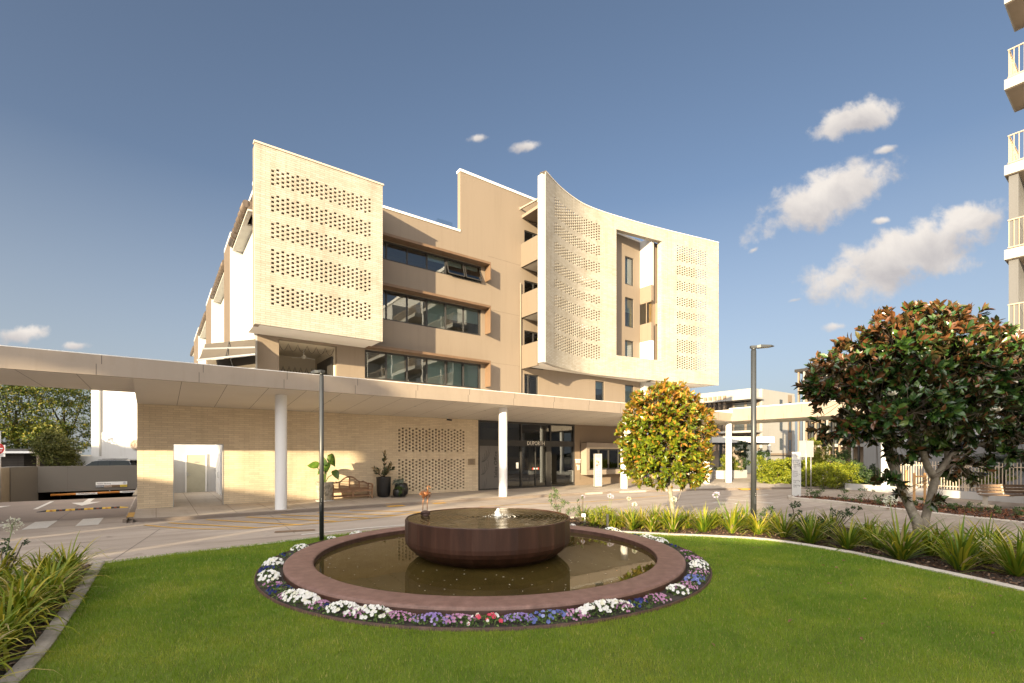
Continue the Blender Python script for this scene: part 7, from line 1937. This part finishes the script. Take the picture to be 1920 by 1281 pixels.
# pavilion
pv = thing('pavilion', 'white flat roofed garden pavilion with grey posts beyond the planters', 'pavilion', tuple(B(46, 26, 0)))
yv = 48; x0, x1 = AT(1335, yv), AT(1452, yv); z0, z1 = ZAT(833, yv), ZAT(819, yv)
p = MB(); p.box(x0, x1, yv, yv + 6, z0 + .15, z1); p.build('roof', m_white, pv)
p = MB(); p.box(x0 + .1, x1 - .4, yv + .2, yv + .35, z0 - .05, z0 + .145); p.build('beam', m_grey_metal, pv)
for px in (1354, 1445):
    p = MB(); x = AT(px, yv); p.box(x - .11, x + .11, yv + .22, yv + .44, 0, z0 - .05); p.build('post', m_grey_metal if px < 1400 else m_white, pv)
    p = MB(); p.box(x - .11, x + .11, yv + 5.2, yv + 5.4, 0, z0 + .14); p.build('post', m_grey_metal, pv)
p = MB(); p.box(AT(1400, 54), AT(1440, 54), 54.4, 54.5, .1, 2.6); p.build('back_panel', m_blind, pv)
x = AT(1388, 46.5); leafy_tree('climbing_vine', 'dark climbing vine hanging over the pavilion front', 'vine', (x, 46.5, 0), 3.4, [(x, 46.5, 2.7, .8, .7, .8), (x + .5, 46.5, 1.7, .4, .4, 1.0), (x - .6, 46.5, 1.2, .5, .5, .9), (x - 1.3, 46.5, 3.0, .7, .5, .35)], 4200, .14, m_fol_dark, m_bark, .06)
x = AT(1366, 45); leafy_tree('leafy_tree', 'bright green bushy shrub behind the left planter box', 'tree', (x, 45, 0), 2.5, [(x, 45, 1.5, .7, .6, 1.1)], 2600, .13, m_fol_bright, m_bark, .05)
x = AT(1440, 43); leafy_tree('leafy_tree', 'dark drooping small tree beside the white pavilion post', 'tree', (x - .4, 43, 0), 2.8, [(x - .4, 43, 2.0, .5, .5, .9), (x, 43, 1.2, .4, .4, .6)], 2200, .14, m_fol_dark, m_bark, .05)
for i, (s0, s1, t0, t1, lab) in enumerate(((36.4, 38.5, 23.3, 25.6, 'white planter box behind the café tables, left of the two'), (38.9, 42.8, 22.5, 24.2, 'white planter box behind the canopy column, right of the two'))):
    pl_ = thing('planter_box', lab, 'planter', (s0, t0, .115), 'B', group='white planter boxes on the plaza')
    p = MB(); p.box(s0, s1, t0, t1, .11, .80); p.build('box', m_white_wall, pl_)
    c = B((s0 + s1) / 2, (t0 + t1) / 2, .95); a = clump_leaves([(c.x, c.y, .92, (s1 - s0) * .42, (t1 - t0) * .42, .18), (c.x + .2, c.y - .2, 1.1, .7, .5, .25)], 1800, .12, .4, 24); me = leaf_mesh('planting', *a[:5], a[5], .15, OFF[pl_.name] if False else (0, 0, 0))
    o = bpy.data.objects.new('planting', me); COL.objects.link(o); me.materials.append(m_fol); o.parent = pl_; o.matrix_parent_inverse = pl_.matrix_basis.inverted(); OFF[o.name] = (0, 0, 0)

# café tables and chairs under the canopy
m_wick = M('tan wicker', (.38, .27, .16), .8, .2, 14, .3, 80, .4, 120); m_ctop = M('grey table top', (.30, .28, .25), .5)
def chair(mat, label, x, y, rot):
    r_ = thing('cafe_chair', label, 'chair', (x, y, .115), 'L', rot, 'café chairs under the canopy')
    p = MB(); p.box(-.24, .24, -.23, .23, .42, .46); p.build('seat', mat, r_)
    p = MB(); n = 10
    for k in range(n):
        a0, a1 = math.pi * k / n, math.pi * (k + 1) / n
        q = [(.27 * math.cos(a), .05 + .24 * math.sin(a)) for a in (a0, a1)]
        hz_ = [.68 + .14 * math.sin(a) for a in (a0, a1)]
        for (s_, r1) in ((1, 1.0), (-1, .92)):
            f_ = [(q[0][0] * r1, q[0][1] * r1, .44), (q[1][0] * r1, q[1][1] * r1, .44), (q[1][0] * r1, q[1][1] * r1, hz_[1]), (q[0][0] * r1, q[0][1] * r1, hz_[0])]
            p.poly(f_ if s_ > 0 else f_[::-1])
        p.poly([(q[0][0], q[0][1], hz_[0]), (q[1][0], q[1][1], hz_[1]), (q[1][0] * .92, q[1][1] * .92, hz_[1]), (q[0][0] * .92, q[0][1] * .92, hz_[0])])
    p.build('curved_back', mat, r_)
    for sx in (-1, 1):
        for sy in (-1, 1):
            p = MB(); p.tube([(sx * .2, sy * .19, .42), (sx * .25, sy * .24, 0)], [.014, .012], 6); p.build('leg', m_steel, r_)
    return r_
def ctable(label, x, y):
    r_ = thing('cafe_table', label, 'table', (x, y, .115), 'L', 0, 'café tables under the canopy')
    p = MB(); p.lathe([(0, .70), (.38, .70), (.39, .72), (.38, .74), (0, .74)], (0, 0, 0), 24); p.build('table_top', m_ctop, r_); p = MB(); p.tube([(0, 0, .02), (0, 0, .70)], .035, 10); p.build('pedestal', m_frame, r_); p = MB(); p.lathe([(0, 0), (.24, 0), (.24, .02), (0, .03)], (0, 0, 0), 20); p.build('base', m_frame, r_)
cs_ = [(1276, 36.8, 1.2, 'tan wicker café chair nearest the right edge of the golden tree'), (1268, 36.2, 2.4, 'tan wicker café chair just left of the rightmost café chair'), (1226, 34.0, .4, 'tan wicker café chair seen under the golden tree left of its trunk'), (1241, 34.2, -1.4, 'tan wicker café chair close left of the golden tree trunk'), (1196, 33.2, 2.0, 'dark café chair just right of the third canopy column'), (1286, 39.0, .3, 'tan wicker café chair standing farthest back by the planter box')]
for i, (px, Y, a, lab) in enumerate(cs_): chair(m_frame if i == 4 else m_wick, lab, AT(px, Y), Y, a)
ctable('round café table between the rightmost wicker chairs', AT(1262, 36.9), 36.9); ctable('round café table under the golden tree crown left of its trunk', AT(1234, 35.0), 35.0); ctable('round café table beside the dark chair by the canopy column', AT(1207, 34.2), 34.2)

# ------------------------------------------------------------------ across the street behind the camera: houses and trees that shade the garden
E1 = Vector((LH.x, LH.y, 0)); E2 = Vector((LH.y, -LH.x, 0)); RT = math.atan2(-E1.x, E1.y)
def SA(p_, a): v = E2 * p_ + E1 * a; return (v.x, v.y, 0)
def house(label, p0, p1, a, depth, h, floors, mat, win=True, low=()):
    c = SA((p0 + p1) / 2, a); r_ = thing('street_house', label, 'building', c, 'L', RT, 'buildings across the street'); w = (p1 - p0) / 2
    p = MB(); p.box(-w, w, -depth, 0, 0, h); p.build('wall', mat, r_); p = MB(); p.box(-w - .1, w + .1, -depth - .1, .25, h, h + .2); p.build('roof', m_fascia, r_)
    fh = h / floors
    for f_ in range(floors):
        for k in range(int(2 * w / 3)):
            x = -w + 1.5 + 3 * k; q = MB(); q.box(x - .7, x + .7, -.05, .03, f_ * fh + .9, f_ * fh + fh - .6); wo = q.build('window', m_farglass, r_); q = MB(); q.box(x - .8, x + .8, .031, .10, f_ * fh + .82, f_ * fh + .9); q.build('sill', m_white, wo)
    return r_
A0 = -26
house('white low house directly behind the viewpoint across the street', -12.9, .75, A0, 10, 8.25, 2, m_white_wall)
house('tan three storey house behind right of the viewpoint', .7, 9.2, A0 - 1, 12, 13.0, 3, m_tan)
house('tall cream house behind left of the viewpoint', -17.4, -13.2, A0 - 1, 12, 12.9, 4, m_tan2)
house('brown four storey block at the far left behind the viewpoint', -80, -33, A0 - 14, 12, 17.0, 4, m_tan2)
house('cream two storey house far left behind the viewpoint', -40, -17.7, A0 - 1, 10, 9.1, 3, m_white_wall)
for i, (p_, a, z, rx, rz) in enumerate(((-19.7, -52, 18.2, 2.7, 1.1), (-14.9, -50, 18.3, 2.0, 1.4), (-24.5, -52, 18.2, 2.6, 1.2), (-12.2, -48, 16.2, 1.1, 1.1))):
    b = SA(p_, a); leafy_tree('street_tree', ('spreading street tree with high flat crown left behind the viewpoint', 'upright street tree before the tall cream house', 'wide street tree farthest left behind the viewpoint', 'thin street tree at the corner of the low white house')[i], 'tree', b, 12, [(b[0], b[1], z, rx, rx, rz), (b[0] + 1, b[1], z - .4, rx * .6, rx * .6, rz * .7), (b[0] - 1.2, b[1], z + .2, rx * .55, rx * .5, rz * .8)], 5200, .22, m_fol, m_bark, .16, 'street trees behind the viewpoint')
